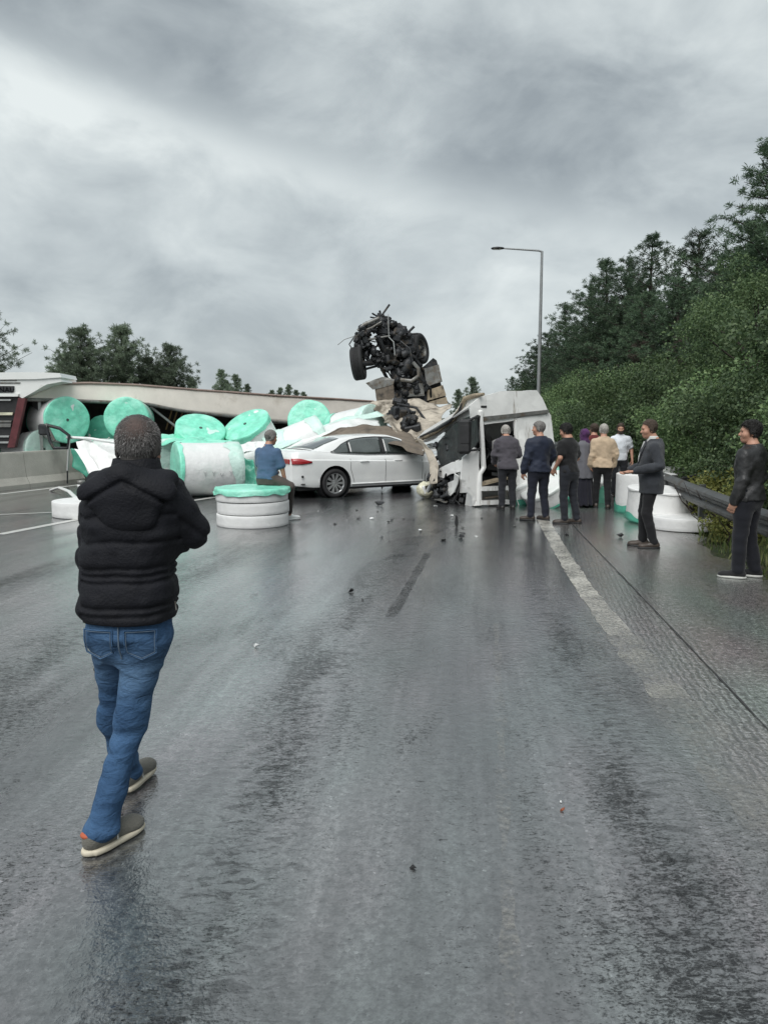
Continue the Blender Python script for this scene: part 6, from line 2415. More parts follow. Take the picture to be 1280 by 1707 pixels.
# ------------------------------------------------------------------ debris
hl = thing('headlamp_unit', 'smashed yellowish white headlamp unit on the road between car and cab', 'headlamp', at(711, 831))
o_ = Vector(hl.location)
s = SDF((-.35, -.3, -.02), (.35, .3, .5), .012)
s.ell((-.03, 0, .20), (.20, .15, .19), 0)
s.ell((.08, -.04, .30), (.10, .1, .08), .04)
s.ell((.02, -.14, .22), (.09, .09, .08), .02, 's')
s.displace(lambda P: .035 * fbm(P * 9, 3))
V, Fq = s.mesh()
link('lamp_shell', np_mesh('lamp_shell', V, Fq), M['clear_lamp'], hl)
MB().box((.04, -.13, .24), (.08, .05, .22), Matrix.Rotation(R(25), 3, 'Y'), bev=.02).build('reflector', M['alloy'], hl)
MB().box((-.06, -.13, .2), (.07, .05, .20), Matrix.Rotation(R(-15), 3, 'Y'), bev=.02).build('reflector', M['film_white'], hl)
clutter('broken_mount', [((.22, .0, .16), .12)], 'steel_mid', hl, 41, 18, .08)
ed = thing('plastic_bumper_scrap', 'torn grey plastic scrap lying under the crushed cab front', 'debris', at(738, 834))
panel('scrap_sheet', [at(*q) + Vector((0, 0, h_)) for q, h_ in (((724, 838), .05), ((745, 842), .03), ((750, 830), .22), ((730, 826), .2))], M['steel_mid'], ed, .012, .06, 4, 3)


def chunk(label, px, py, size, mat, seed, cat='debris', shape=(1, 1, .6)):
    rr = np.random.RandomState(seed)
    bm = bmesh.new()
    P = rr.normal(size=(16, 3)) * np.array(shape) * size * .45
    for p in P:
        bm.verts.new(p.tolist())
    bmesh.ops.convex_hull(bm, input=bm.verts)
    for v_ in [v_ for v_ in bm.verts if not v_.link_faces]:
        bm.verts.remove(v_)
    zmin = min(v_.co.z for v_ in bm.verts)
    for v_ in bm.verts:
        v_.co.z -= zmin
    me = bpy.data.meshes.new('debris')
    bm.to_mesh(me)
    bm.free()
    o = link('plastic_shard', me, M[mat])
    o.location = at(px, py) + Vector((0, 0, .001))
    o.rotation_euler = (0, 0, seed)
    return tag(o, label, cat, 'small debris scattered on the road')


chunk('small white chip alone on the wet road near the walking man', 428, 1079, 0.028, 'film_white', 1)
chunk('dark pebble sized lump on the wet road before the car', 586, 987, 0.037, 'black_plastic', 2)
chunk('black plastic lump on the shoulder in front of the man in suit', 1033, 896, 0.068, 'black_plastic', 3)
chunk('black scrap lying on the worn edge line', 944, 893, 0.043, 'black_plastic', 4)
chunk('flat black scrap before the wrecked cab, beside a bent twig of plastic', 768, 897, 0.087, 'black_plastic', 5, shape=(1.4, .8, .4))
chunk('small black crumb before the wrecked cab', 740, 901, 0.050, 'black_plastic', 6)
chunk('upright splinter of black plastic before the wrecked cab', 761, 879, 0.081, 'black_plastic', 7, shape=(.4, .4, 1.4))
chunk('long dark bracket on the road below the car door', 633, 843, 0.161, 'steel_dark', 8, shape=(1.8, .5, .3))
chunk('grey crumb under the sill of the car', 637, 817, 0.081, 'steel_light', 9, shape=(.7, .5, 1.2))
chunk('reddish brown crumb with a pale chip on the empty lane', 937, 1352, 0.014, 'red_debris', 10)
chunk('pale chip beside a reddish crumb on the empty lane', 934, 1338, 0.010, 'film_white', 11)
chunk('dark pebble on the bare lane far from the wreck', 689, 1447, 0.014, 'black_plastic', 12)
chunk('dark crumb on the road behind the walking man', 158, 1117, 0.019, 'black_plastic', 13)
chunk('pale grey scrap beside the smashed headlamp', 725, 845, 0.074, 'steel_light', 14, shape=(1.3, .8, .4))
chunk('dark shard at the seam by the shoulder', 1262, 888, 0.062, 'black_plastic', 15)
chunk('black shard between the legs of the crowd', 1012, 847, 0.087, 'black_plastic', 16)
chunk('small dark shard on the lane before the car', 604, 1000, 0.012, 'black_plastic', 17)
rr_ = random.Random(12)
for i in range(34):
    px_, py_ = rr_.choice(((700, 860), (760, 862), (640, 850), (800, 875), (560, 850), (720, 885)))
    chunk('crumb of wreckage strewn on the wet road in front of the car and cab', px_ + rr_.gauss(0, 45), py_ + abs(rr_.gauss(0, 16)), rr_.uniform(.015, .05),
          rr_.choice(('black_plastic', 'black_plastic', 'steel_mid', 'film_white', 'glass_dark')), 100 + i, shape=(1.2, .8, .4))

sp_ = thing('white_strip', 'curved white plastic strip lying on the asphalt by the barrier', 'strip', at(108, 826))
o_ = Vector(sp_.location)
MB().tube([at(*q) - o_ + Vector((0, 0, h_)) for q, h_ in (((86, 819), .03), ((100, 821), .12), ((116, 828), .12), ((132, 837), .03))], .05, 8, flat=.6).build('strip_tube', M['film_white'], sp_)
pt = thing('marker_post', 'short white marker post with grey bands beside the walking man', 'post', at(137, 832))
for i, (z0, z1, mt) in enumerate(((0, .22, 'film_white'), (.22, .27, 'steel_mid'), (.27, .33, 'film_white'), (.33, .42, 'steel_mid'))):
    MB().lathe([(.0001, z0), (.085, z0 + .002), (.085, z1 - .004), (.0001, z1 - .002)], 18).build('post_band', M[mt], pt)
print('debris done')
# ------------------------------------------------------------------ people
C_ = mat_cloth
cl_black_jacket = pmat('nylon_black', (.0065, .0070, .0105), .72, var=.3, vscale=7, bump=.35, bscale=90, spec=.28)
hair_salt = pmat('hair_grey', (.19, .18, .17), .75, var=.4, vscale=60, island=.4)
hair_white = pmat('hair_white', (.40, .38, .35), .75, var=.25, vscale=60, island=.3)
hair_dark = pmat('hair_dark', (.009, .008, .007), .6, var=.4, vscale=60, bump=.8, bscale=160)
hair_brown = pmat('hair_brown', (.06, .04, .028), .6, var=.4, vscale=60, bump=.8, bscale=160)


def denim_mat():
    m = bpy.data.materials.new('blue_denim')
    m.use_nodes = True
    t = m.node_tree
    b = t.nodes['Principled BSDF']
    tcn = N(t, 'ShaderNodeTexCoord').outputs['Object']
    n1 = NOISE(t, tcn, 5, 5, .6)
    sp = N(t, 'ShaderNodeSeparateXYZ')
    t.links.new(tcn, sp.inputs[0])
    c = RAMP(t, n1, [(.3, (.028, .068, .142)), (.52, (.050, .112, .220)), (.74, (.090, .175, .305))])
    # wear on the thigh backs
    wz = MATH(t, 'SUBTRACT', 1.0, MATH(t, 'DIVIDE', MATH(t, 'ABSOLUTE', MATH(t, 'SUBTRACT', sp.outputs[2], .74)), .17), clamp=True)
    c = MIXC(t, MATH(t, 'MULTIPLY', wz, MATH(t, 'MULTIPLY', n1, .75)), c, (.16, .265, .40))
    tw = NOISE(t, MAPPING(t, tcn, (90, 90, 420), (0, 0, 0), (R(30), 0, 0)), 1, 3, .6)
    c = MIXC(t, .45, c, RAMP(t, tw, [(.3, .55), (.7, 1.15)]), 'MULTIPLY')
    t.links.new(c, b.inputs['Base Color'])
    b.inputs['Roughness'].default_value = .85
    b.inputs['Specular IOR Level'].default_value = .25
    bn = N(t, 'ShaderNodeBump')
    bn.inputs['Strength'].default_value = .35
    bn.inputs['Distance'].default_value = .004
    t.links.new(tw, bn.inputs['Height'])
    b2 = N(t, 'ShaderNodeBump')
    b2.inputs['Strength'].default_value = .55
    b2.inputs['Distance'].default_value = .03
    t.links.new(NOISE(t, MAPPING(t, tcn, (1, 1, 1.7), (0, 0, 0), (R(18), R(20), 0)), 13, 4, .55, .8), b2.inputs['Height'])
    t.links.new(bn.outputs[0], b2.inputs['Normal'])
    t.links.new(b2.outputs[0], b.inputs['Normal'])
    return m


def scalp_mat(crown_at):
    m = pmat('scalp', (.050, .046, .043), .65, var=.4, vscale=90, bump=.5, bscale=260)
    t = m.node_tree
    b = t.nodes['Principled BSDF']
    src = b.inputs['Base Color'].links[0].from_socket
    tcn = N(t, 'ShaderNodeTexCoord').outputs['Object']
    vm = N(t, 'ShaderNodeVectorMath', operation='DISTANCE')
    t.links.new(tcn, vm.inputs[0])
    vm.inputs[1].default_value = crown_at
    nn_ = NOISE(t, tcn, 70, 4, .7)
    f = MATH(t, 'SUBTRACT', 1.25, MATH(t, 'DIVIDE', vm.outputs['Value'], .062))
    f = MATH(t, 'MULTIPLY', MATH(t, 'ADD', f, MATH(t, 'MULTIPLY', MATH(t, 'SUBTRACT', nn_, .5), 1.5)), .55, clamp=True)
    t.links.new(MIXC(t, f, src, (.155, .095, .08)), b.inputs['Base Color'])
    return m


# ---- the walking man in the foreground; joints read from the picture at his distance
near = at(182, 1420)
ND = 3.17
NR = Vector((atY(215, 1000, ND).x, ND, 0))


def nj(px, py, dy=0.0):
    p = atY(px, py, ND + dy) - NR
    return (p.x, p.y, p.z)


ank_r = at(160, 1430) - NR
ank_l = at(211, 1324) - NR
SC = 1.0
poseN = dict(
    hipL=nj(187, 1050, .03), hipR=nj(245, 1050, -.02), kneeL=nj(192, 1200, .22), kneeR=nj(217, 1210, -.03),
    ankL=(ank_l.x, ank_l.y + .05, .10), ankR=(ank_r.x, ank_r.y + .07, .09), footL=-14, footR=-34, tiltL=0,
    shL=nj(176, 833, .02), shR=nj(280, 831, .0), elL=nj(160, 930, .10), elR=nj(318, 884, .06), wrL=nj(205, 905, .34), wrR=nj(262, 880, .36),
    palmL=(1, 0, .2), palmR=(-1, 0, .2), curl=.8, pel=(nj(216, 1040)[0], 0), chest=(nj(224, 850)[0], .015),
    neck=nj(231, 795, -.005), head=nj(232, 745, .03), yaw=-4, pitch=-8, roll=2, headscale=1.0)


def puffer(root, J, torso, lo, hi):
    s = SDF((lo[0], lo[1] - .05, .86), (hi[0] + .05, hi[1], 1.72), .0075)
    cxp = J['pel'][0]
    cxc = J['chest'][0]
    rows = [[.835, cxp, -.005, .186, .150], [.865, cxp, -.005, .202, .165], [.93, cxp + .003, .0, .200, .165], [1.0, cxp + .006, .0, .194, .160], [1.10, cxp + .01, .0, .196, .160],
            [1.20, cxc, .0, .200, .160], [1.30, cxc, .0, .200, .155], [1.37, cxc, -.005, .192, .138], [1.42, cxc + .005, -.012, .165, .118], [1.455, cxc + .012, -.015, .115, .095]]
    zz_ = lambda z: .948 + (z - .835) * (1.575 - .948) / (1.455 - .835)
    for r_ in rows:
        r_[0] = zz_(r_[0])
    s.stack(rows, 0, 2.5)
    sr = .082
    for sd_ in 'LR':
        s.chain([J['sh' + sd_], J['el' + sd_], J['wr' + sd_]], [sr * 1.0, sr * .98, sr * .72], .06)

    seams = [zz_(q) for q in (.872, .905, 1.005, 1.032, 1.062, 1.165, 1.27)]

    def quilt(P):
        x, y, z = P[:, 0], P[:, 1], P[:, 2]
        wob_ = .010 * vnoise(P * np.array((7, 7, 2), dtype=np.float32)) + .006 * vnoise(P * np.array((17, 17, 3), dtype=np.float32))
        body_ = np.abs(x - cxc) < .205
        d = np.full(len(P), 1.0, dtype=np.float32)
        for q in seams:
            d = np.minimum(d, np.abs(z + wob_ - q))
        groove = np.exp(-(d / .010) ** 2) * .016 - np.minimum(d, .035) * .22
        groove = np.where(z < zz_(1.32), groove * .55, 0)
        # sleeve rings follow the arm
        ew = .006 * vnoise(P * np.array((9, 9, 20), dtype=np.float32)) + .004 * vnoise(P * 26)
        arm = (x > cxc + .205) | (x < cxc - .195)
        ring = .010 * np.exp(-((((z * .8 + x * .9) * 9.5) % 1.0 - .5) / .12) ** 2)
        return np.where(arm, ring, groove).astype(np.float32) + ew
    s.displace(quilt)
    s.cutz(.944)
    V, Fq = s.mesh()
    ob = link('jacket', np_mesh('jacket', V, Fq), cl_black_jacket, root)
    # hood lying on the back
    hx = cxc + .012
    dzh = .105
    h_ = SDF((hx - .32, -.30, 1.15 + dzh), (hx + .32, .22, 1.66 + dzh), .0075)
    h_.ell((hx, -.120, 1.385 + dzh), (.185, .060, .075), 0)
    h_.ell((hx + .005, -.140, 1.305 + dzh), (.125, .042, .085), .05)
    h_.cone((hx - .150, -.045, 1.430 + dzh), (hx, -.122, 1.452 + dzh), .024, .036, .05)
    h_.cone((hx + .150, -.045, 1.430 + dzh), (hx, -.122, 1.452 + dzh), .024, .036, .05)
    h_.cone((hx - .150, -.045, 1.430 + dzh), (hx - .10, .10, 1.42 + dzh), .024, .024, .05)
    h_.cone((hx + .150, -.045, 1.430 + dzh), (hx + .10, .10, 1.42 + dzh), .024, .024, .05)
    h_.displace(lambda P: .008 * vnoise(P * np.array((8, 8, 14), dtype=np.float32)) + .004 * vnoise(P * 20)
                + .012 * np.exp(-(((P[:, 2] - 1.43 - dzh + .55 * np.abs(P[:, 0] - hx)) / .011) ** 2)))
    V, Fq = h_.mesh()
    link('hood', np_mesh('hood', V, Fq), cl_black_jacket, ob)
    c = SDF((hx - .2, -.2, 1.46), (hx + .2, .22, 1.74), .007)
    c.stack([[1.52, hx, .0, .118, .105], [1.57, hx, .008, .104, .098], [1.615, hx, .018, .092, .094]], 0, 2)
    c.displace(lambda P: .005 * vnoise(P * 18))
    V, Fq = c.mesh()
    link('collar', np_mesh('collar', V, Fq), cl_black_jacket, ob)
    # hanging zip pull at the hem
    MB().tube([(cxp + .205, -.03, 1.02), (cxp + .212, -.04, .985)], .004, 5).build('zip_pull', M['steel_mid'], ob)


def near_extra(root, J, Mh):
    rs = np.random.RandomState(5)
    V, Fq = HEAD
    # short strands lying on the scalp, thinner over the crown
    n = 60000
    fi = rs.randint(0, len(Fq), n)
    a = V[Fq[fi, 0]]
    b = V[Fq[fi, 1]]
    c = V[Fq[fi, 3]]
    u = rs.rand(n, 1).astype(np.float32)
    w2 = rs.rand(n, 1).astype(np.float32)
    P = a + (b - a) * u + (c - a) * w2
    zmin = np.interp(P[:, 1], [-.13, -.04, -.015, .012, .035, .075, .11], [-.085, -.08, -.035, -.02, .045, .075, .085])
    crown = np.exp(-(((P[:, 0]) / .055) ** 2 + ((P[:, 1] + .06) / .06) ** 2 + ((P[:, 2] - .095) / .055) ** 2))
    keep = (P[:, 2] > zmin) & (rs.rand(n) > .2 * crown) & (np.abs(P[:, 0]) < .084)
    P = P[keep]
    nrm = P - np.array((0, -.01, .02), dtype=np.float32)
    nrm /= np.linalg.norm(nrm, axis=1, keepdims=True)
    whorl = np.array((.01, -.055, .112), dtype=np.float32)
    flow = P - whorl
    flow -= nrm * (flow * nrm).sum(1, keepdims=True)
    flow /= np.linalg.norm(flow, axis=1, keepdims=True) + 1e-3
    D = nrm * .34 + flow + unit(rs, len(P)) * .28
    D /= np.linalg.norm(D, axis=1, keepdims=True)
    L = rs.uniform(.009, .021, len(P)).astype(np.float32)
    V2, F2 = leaves_np((P + nrm * .003).astype(np.float32), D.astype(np.float32), L, np.full(len(P), .0019, dtype=np.float32), rs)
    m = pmat('hair_strands', (.21, .20, .195), .6, var=.2, vscale=40, island=.75)
    link('hair', np_mesh('hair', xf(Mh, V2), F2, False), m, root)
    # jeans: back pockets, seat seam, waistband
    jt = [o for o in root.children if o.name.startswith('trousers')][0]
    px_ = J['pel'][0]
    dn = jt.data.materials[0]
    thread = pmat('thread', (.12, .165, .22), .8)
    vs_ = np.array([v_.co[:] for v_ in jt.data.vertices], dtype=np.float32)

    def surf(x, z):
        d = (vs_[:, 0] - x) ** 2 + (vs_[:, 2] - z) ** 2
        m_ = d < .03 ** 2
        return float(vs_[m_, 1].min()) if m_.any() else -.12
    for sg, xo in ((-1, -.085), (1, .088)):
        pts = [(px_ + xo - .062, .925), (px_ + xo + .062, .925), (px_ + xo + .060, .828), (px_ + xo, .798), (px_ + xo - .060, .828)]
        for off in (0, 1):
            out_ = []
            k_ = 1 - .10 * off
            cx_ = px_ + xo
            cz_ = .865
            for i in range(5):
                a, b = pts[i], pts[(i + 1) % 5]
                for q in np.linspace(0, 1, 5)[:-1]:
                    x = cx_ + (a[0] + (b[0] - a[0]) * q - cx_) * k_
                    z = cz_ + (a[1] + (b[1] - a[1]) * q - cz_) * k_
                    out_.append((x, surf(x, z) - .001, z))
            out_.append(out_[0])
            MB().tube(out_, .0014 if off else .0030, 5).build('pocket_seam', thread if off else dn, jt)
    MB().tube([(px_ + .003, surf(px_, z) - .001, z) for z in np.linspace(.945, .80, 8)], .003, 5).build('seat_seam', thread, jt)


near_man = person('man walking away in black quilted hooded jacket, blue jeans and grey shoes', NR, 0.0, 1.75, poseN,
                  top=dict(build=puffer), legs=dict(mat=denim_mat(), fit=.86, wr=.013, cuff=.03, bot=.076),
                  shoes=dict(mat=C_('canvas_grey', (.15, .145, .125), bump=.5), sole=pmat('sole_cream', (.62, .56, .44), .6, var=.1)),
                  hair=dict(style='buzz', mat=scalp_mat(tuple(Vector(poseN['head']) + Vector((.018, -.085, .075))))), extra=near_extra, vox=.0075)
# orange heel tabs and laces of his shoes
for sd_ in 'LR':
    a = poseN['ank' + sd_]
    Mx = Matrix.Translation((a[0], a[1], a[2] - .085)) @ Matrix.Rotation(R(poseN['foot' + sd_]), 4, 'Z')
    sh = [o for o in near_man.children if o.name.startswith('shoe')][0 if sd_ == 'L' else 1]
    s = SDF((-.06, -.12, .04), (.06, 0, .12), .006)
    s.ell((-.012, -.058, .078), (.030, .026, .014), 0)
    V, Fq = s.mesh()
    link('heel_tab', np_mesh('heel_tab', xf(Mx, V), Fq), pmat('heel_orange', (.42, .10, .045), .7), sh)
    s = MB()
    s.tube([Mx @ Vector(q) for q in ((.047, .045, .03), (.040, .05, .062), (.020, .055, .082))], .003, 5)
    s.build('seam', M['film_white'], sh)

# ---- seated man in blue on the roll stack (faces away towards the car)
sx = atY(447, 805, SEAT_C.y + .30)
SR = Vector((sx.x, SEAT_C.y + .26, 0))
def seated(label, loc, rot, H, **kw):
    """a figure sitting on a 0.56 m high roll: own small builder reusing the parts of person()"""
    root = thing('person', label, 'person', loc, rot)
    k0 = .64                                         # seat height
    hz_ = k0 + .11
    Mi_ = root.matrix_basis.inverted()
    wj = lambda p: tuple(Mi_ @ Vector(p))
    J = dict(hipL=(-.10, 0, hz_), hipR=(.10, 0, hz_), kneeL=(-.10, .44, k0 + .04), kneeR=wj(atY(484, 811, 13.05)), ankL=(-.08, .48, .085), ankR=wj(at(481, 868) + Vector((0, .12, .085))),
             shL=(-.175, .03, hz_ + .455), shR=(.175, .03, hz_ + .455), elL=(-.23, .10, hz_ + .20), elR=(.25, .06, hz_ + .20), wrL=(-.10, .32, hz_ + .10), wrR=(.27, .12, hz_ - .02),
             head=(.02, .10, hz_ + .70), neck=(.0, .035, hz_ + .545))
    rows = lambda g_, z0: [r for r in [[hz_ - .09, 0, -.01, .172 + g_, .125 + g_], [hz_, 0, -.01, .178 + g_, .13 + g_], [hz_ + .10, 0, .0, .165 + g_, .125 + g_], [hz_ + .22, 0, .01, .165 + g_, .122 + g_],
                           [hz_ + .34, 0, .02, .176 + g_, .125 + g_], [hz_ + .42, 0, .025, .174 + g_, .118 + g_], [hz_ + .47, 0, .03, .150 + g_, .10 + g_], [hz_ + .52, 0, .033, .105 + g_ * .6, .08 + g_ * .6], [hz_ + .57, .005, .04, .065, .065]] if r[0] >= z0]
    lo, hi = (-.5, -.35, 0), (.55, .8, 1.5)
    b = SDF(lo, hi, .0125)
    b.stack(rows(-.012, 0), 0)
    for sd_ in 'LR':
        b.chain([J['hip' + sd_], J['knee' + sd_], J['ank' + sd_]], [.085, .055, .040], .03)
        b.chain([J['sh' + sd_], J['el' + sd_], J['wr' + sd_]], [.052, .044, .030], .03)
    b.cone(J['neck'], lerp(J['neck'], J['head'], .55), .066, .056, .03)
    Mh = Matrix.Translation(J['head']) @ Matrix.Rotation(R(-28), 4, 'Z') @ Matrix.Rotation(R(-10), 4, 'X')
    parts = [b.mesh(), (xf(Mh, HEAD[0]), HEAD[1])]
    for sd_ in 'LR':
        fr_ = frame_to(Vector(J['wr' + sd_]) - Vector(J['el' + sd_]), (0, 1, -.2)).to_4x4()
        Vh, Fh = hand(.6)
        mir = Matrix.Scale(-1, 4, (1, 0, 0)) if sd_ == 'R' else Matrix.Identity(4)
        parts.append((xf(Matrix.Translation(J['wr' + sd_]) @ fr_ @ mir, Vh), Fh[:, ::-1] if sd_ == 'R' else Fh))
    V, Fq = join_np(parts)
    link('body', np_mesh('body', V, Fq), M['skin'], root)
    s = SDF(lo, hi, .011)
    for sd_ in 'LR':
        s.chain([J['hip' + sd_], lerp(J['hip' + sd_], J['knee' + sd_], .5), J['knee' + sd_], lerp(J['knee' + sd_], J['ank' + sd_], .45), lerp(J['knee' + sd_], J['ank' + sd_], .86)], [.100, .096, .078, .066, .052], .012)
    s.stack([[hz_ - .1, 0, -.01, .185, .135], [hz_, 0, -.01, .188, .14], [hz_ + .09, 0, .0, .175, .135]], .04)
    s.displace(lambda P: .006 * vnoise(P * 9) + .004 * vnoise(P * 18))
    V, Fq = s.mesh()
    link('trousers', np_mesh('trousers', V, Fq), C_('cloth_taupe', (.075, .062, .055)), root)
    s = SDF(lo, hi, .010)
    s.stack(rows(.018, hz_ - .02), 0)
    for sd_ in 'LR':
        s.chain([J['sh' + sd_], lerp(J['sh' + sd_], J['el' + sd_], .85)], [.078, .074], .045)
    s.displace(lambda P: (.007 * vnoise(P * np.array((6, 6, 15), dtype=np.float32)) + .005 * vnoise(P * np.array((12, 12, 26), dtype=np.float32))) * (.5 + 1.2 * np.exp(-((P[:, 2] - hz_ - .1) / .14) ** 2)))
    V, Fq = s.mesh()
    ob = link('shirt', np_mesh('shirt', V, Fq), C_('cloth_blue', (.072, .125, .215)), root)
    c = SDF((-.2, -.2, hz_ + .4), (.2, .25, hz_ + .7), .008)
    c.stack([[hz_ + .52, .003, .036, .09, .085], [hz_ + .56, .004, .04, .077, .077], [hz_ + .59, .006, .044, .072, .072]], 0, 2)
    V, Fq = c.mesh()
    link('collar', np_mesh('collar', V, Fq), ob.data.materials[0], ob)
    for sd_, f in (('L', 10), ('R', -38)):
        a = J['ank' + sd_]
        Mx = Matrix.Translation((a[0], a[1] - .0, 0)) @ Matrix.Rotation(R(f), 4, 'Z')
        (V, Fq), (V2, F2) = SHOE
        o = link('shoe', np_mesh('shoe', xf(Mx, V), Fq), M['film_white'], root)
        link('sole', np_mesh('sole', xf(Mx, V2), F2), M['film_white'], o)
    if 'short' not in HAIR_CACHE:
        HAIR_CACHE['short'] = join_np([cap_mesh(t=.006, rough=.004), strand_mesh(9000, 1, .012, .028, .0016, .004)])
    Vh, Fh = HAIR_CACHE['short']
    link('hair', np_mesh('hair', xf(Mh, Vh), Fh), hair_salt, root)
    return root


seated('man in blue shirt sitting on the white roll stack, facing the car', SR, R(-24), 1.7)

# ---- the onlookers
dark_trousers = C_('cloth_charcoal', (.020, .021, .026))
black_trousers = C_('cloth_black', (.011, .011, .013))
navy_trousers = C_('cloth_navy', (.013, .015, .026))
black_shoes = pmat('shoe_leather', (.02, .018, .017), .4, var=.3)
brown_shoes = pmat('shoe_brown', (.055, .042, .034), .5, var=.3)


def feet(px, py, H=None):
    p = at(px, py)
    return Vector((p.x, p.y + .06, 0))


person('elderly man in grey-purple jacket leaning in at the open cab doorway', feet(845, 850), R(6), 1.68,
       dict(chest=(0, .12), neck=(0, .13, 1.46), head=(0, .20, 1.585), pitch=-18, shL=(-.168, .10, 1.365), shR=(.168, .10, 1.365), elL=(-.25, .10, 1.12), elR=(.26, .12, 1.13),
            wrL=(-.20, .30, .96), wrR=(.16, .36, 1.06), kneeL=(-.10, .03, .5), ankL=(-.11, -.02, .085)),
       top=dict(mat=C_('cloth_mauve', (.072, .066, .078)), hem=.83, fit=1.5, collar=.05, wr=.012, hemflare=1.05), legs=dict(mat=dark_trousers, fit=1.05),
       shoes=dict(mat=black_shoes, sole=M['black_plastic']), hair=dict(style='short', mat=hair_white))
person('grey haired man in navy blue jacket watching the cab, seen from behind', feet(897, 868), R(16), 1.72,
       dict(yaw=52, elL=(-.26, -.03, 1.13), wrL=(-.27, .06, .87), elR=(.27, .02, 1.14), wrR=(.22, .16, .92), head=(-.01, .03, 1.63), kneeL=(-.12, .03, .5), ankL=(-.14, .0, .085), ankR=(.13, -.05, .085), footL=45, footR=20),
       top=dict(mat=C_('cloth_midnight', (.016, .022, .042), rough=.6), hem=.87, fit=1.75, collar=.05, wr=.013), legs=dict(mat=navy_trousers, fit=1.05),
       shoes=dict(mat=brown_shoes, sole=M['black_plastic']), hair=dict(style='short', mat=hair_salt))
person('man in black t-shirt and dark jeans with bare arm, peering at the cab', feet(947, 873), R(38), 1.70,
       dict(yaw=20, pitch=-14, chest=(0, .05), neck=(0, .05, 1.48), head=(0, .095, 1.615), shL=(-.168, .04, 1.375), shR=(.168, .04, 1.375), elL=(-.25, .0, 1.15), wrL=(-.21, .15, .95), elR=(.24, .02, 1.13), wrR=(.2, .2, .95), footL=35, footR=15,
            kneeR=(.10, -.02, .5), ankR=(.10, -.12, .085)),
       top=dict(mat=C_('cotton_black', (.010, .010, .011)), hem=.90, fit=1.0, sleeve=.33, wr=.011, name='t_shirt', sr=.075), legs=dict(mat=C_('jeans_dark', (.016, .018, .024))),
       shoes=dict(mat=brown_shoes, sole=M['black_plastic']), hair=dict(style='full', mat=hair_dark))


def shawl(root, J, torso, lo, hi):
    s = SDF((-.5, -.45, .5), (.5, .45, 1.62), .011)
    s.stack([[.66, 0, -.02, .24, .19], [.85, 0, -.01, .25, .19], [1.1, 0, 0, .25, .18], [1.3, 0, 0, .235, .165], [1.42, 0, -.01, .19, .13], [1.5, 0, -.01, .09, .085]], 0, 2.1)
    for sd_ in 'LR':
        s.chain([J['sh' + sd_], J['el' + sd_], J['wr' + sd_]], [.075, .075, .06], .06)
    s.displace(lambda P: .010 * np.sin(np.arctan2(P[:, 1], P[:, 0]) * 9) * np.clip(1.4 - P[:, 2], .1, 1) + .006 * vnoise(P * 10))
    s.cutz(.66)
    V, Fq = s.mesh()
    link('shawl', np_mesh('shawl', V, Fq), C_('wool_grey', (.13, .13, .145)), root)


person('woman in purple headscarf, grey shawl and long dark skirt in the crowd', feet(972, 846), R(25), 1.56, dict(yaw=15, elL=(-.24, .06, 1.12), wrL=(-.1, .22, 1.08), elR=(.24, .06, 1.12), wrR=(.1, .22, 1.08)),
       top=dict(build=shawl), legs=dict(mat=C_('skirt_dark', (.012, .012, .020)), skirt=True),
       shoes=dict(mat=black_shoes, sole=M['black_plastic']), hair=dict(style='scarf', mat=C_('scarf_purple', (.060, .020, .075), var=.5)))
person('person in dark red top half hidden behind the man in beige', feet(987, 836), R(-10), 1.66, dict(yaw=30),
       top=dict(mat=C_('cotton_maroon', (.12, .022, .022)), hem=.86, fit=1.1, collar=.03, name='shirt'), legs=dict(mat=dark_trousers),
       shoes=dict(mat=black_shoes, sole=M['black_plastic']), hair=dict(style='short', mat=hair_brown))
person('white haired man in beige jacket and black trousers seen from behind', feet(1003, 848), R(-6), 1.66,
       dict(yaw=10, elR=(.25, .02, 1.13), wrR=(.24, .12, .9), ankL=(-.10, .12, .085), ankR=(.12, -.08, .085), kneeL=(-.10, .1, .5)),
       top=dict(mat=C_('cloth_beige', (.52, .40, .28)), hem=.86, fit=1.6, collar=.04, wr=.012), legs=dict(mat=black_trousers, fit=1.0),
       shoes=dict(mat=brown_shoes, sole=M['black_plastic']), hair=dict(style='short', mat=hair_white))
person('bearded man in white t-shirt and dark trousers facing the crowd', feet(1031, 829), R(172), 1.66,
       dict(yaw=-6, pitch=-8, elL=(-.27, -.02, 1.14), wrL=(-.28, .07, .9), elR=(.26, .0, 1.14), wrR=(.23, .12, .92)),
       top=dict(mat=C_('cotton_white', (.70, .73, .78)), hem=.88, fit=1.1, sleeve=.36, wr=.011, name='t_shirt', sr=.078), legs=dict(mat=dark_trousers, fit=.98),
       shoes=dict(mat=black_shoes, sole=M['black_plastic']), hair=dict(style='short', mat=hair_brown, beard=True))


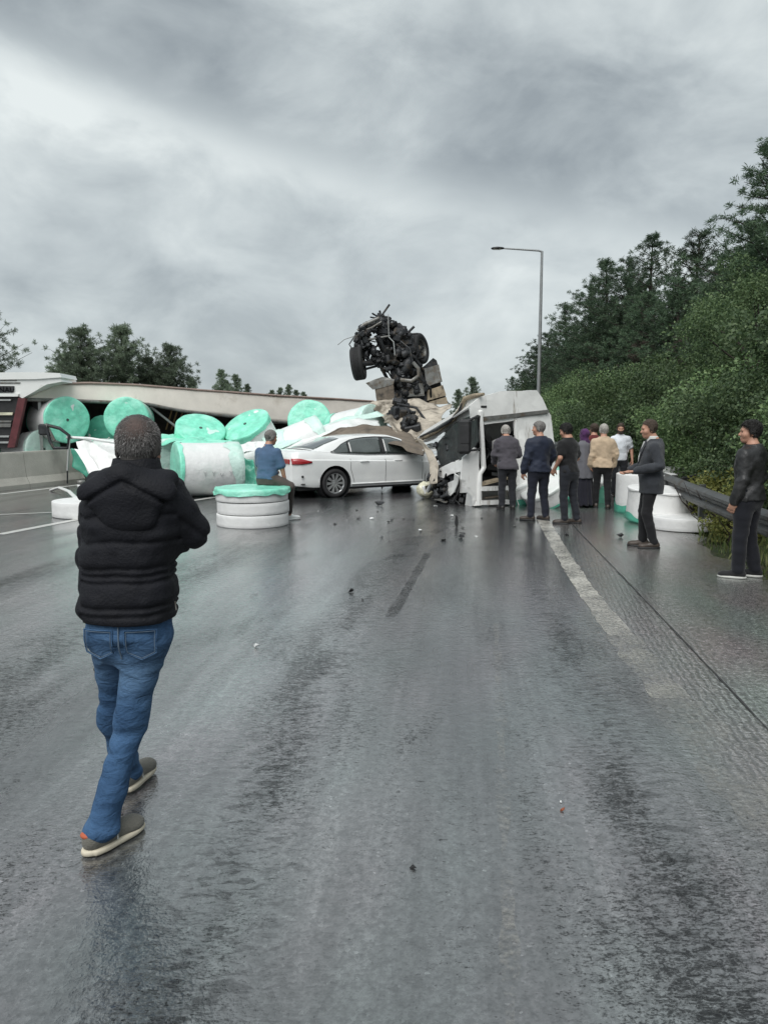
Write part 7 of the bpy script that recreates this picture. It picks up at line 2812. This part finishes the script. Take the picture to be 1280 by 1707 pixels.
def suit_extra(root, J, Mh):
    # white shirt collar, lapel line and vent
    s = SDF((-.2, -.2, 1.36), (.2, .25, 1.6), .007)
    nk = J['neck']
    s.stack([[1.42, nk[0], nk[1] + .01, .09, .09], [1.50, nk[0], nk[1] + .012, .073, .073], [1.535, nk[0], nk[1] + .018, .070, .070]], 0, 2)
    V, Fq = s.mesh()
    link('shirt_collar', np_mesh('shirt_collar', V, Fq), M['cotton'], root)
    panel('shirt_front', [root.matrix_basis @ Vector(q) for q in ((-.05, .10, 1.46), (.05, .10, 1.46), (.03, .165, 1.25), (.0, .17, 1.18), (-.03, .165, 1.25))], M['cotton'], root, .02, .0)
    for q in (-1, 1):
        panel('lapel', [root.matrix_basis @ Vector(p) for p in ((q * .055, .085, 1.48), (q * .11, .105, 1.40), (q * .085, .150, 1.30), (q * .02, .172, 1.16), (q * .045, .150, 1.34))], suit_cloth, root, .016, .0)


suit_cloth = C_('suit_grey', (.040, .044, .052), var=.3, bump=.5, bscale=300)
M['cotton'] = C_('cotton_shirt', (.66, .66, .64))
person('man in grey suit jacket and black trousers gesturing with one hand', feet(1082, 914), R(78), 1.755,
       dict(yaw=10, pitch=-6, chest=(0, -.01), head=(0, .05, 1.63), elL=(-.26, -.08, 1.15), wrL=(-.24, .22, 1.07), palmL=(.3, .2, 1), curlL=.25, elR=(.25, .02, 1.14), wrR=(.20, .24, 1.05), palmR=(-.3, .2, 1), curlR=.3,
            kneeL=(-.09, .05, .5), kneeR=(.09, .07, .5), ankL=(-.08, -.06, .085), ankR=(.09, .06, .085), footL=6, footR=-6),
       top=dict(mat=suit_cloth, hem=.76, fit=1.35, wr=.009, hemflare=1.10, sleeve=.95, belly=.02), legs=dict(mat=black_trousers, fit=.95),
       shoes=dict(mat=brown_shoes, sole=M['black_plastic']), hair=dict(style='thin', mat=hair_brown), extra=suit_extra)
person('young man in black jacket, black trousers and white-soled sneakers', feet(1243, 964), R(42), 1.75,
       dict(yaw=34, elL=(-.235, -.03, 1.12), wrL=(-.215, .06, .87), elR=(.235, -.03, 1.12), wrR=(.205, .08, .88), footL=22, footR=22, ankL=(-.11, .02, .085), ankR=(.11, -.07, .085)),
       top=dict(mat=pmat('leather_black', (.022, .022, .023), .45, var=.3, bump=.35, bscale=30), hem=.88, fit=1.45, collar=.05, wr=.014), legs=dict(mat=C_('trousers_ink', (.010, .011, .016)), fit=1.1, wr=.008),
       shoes=dict(mat=C_('sneaker_black', (.018, .018, .02)), sole=pmat('sole_white', (.55, .55, .52), .6)), hair=dict(style='full', mat=hair_dark))
print('people done')
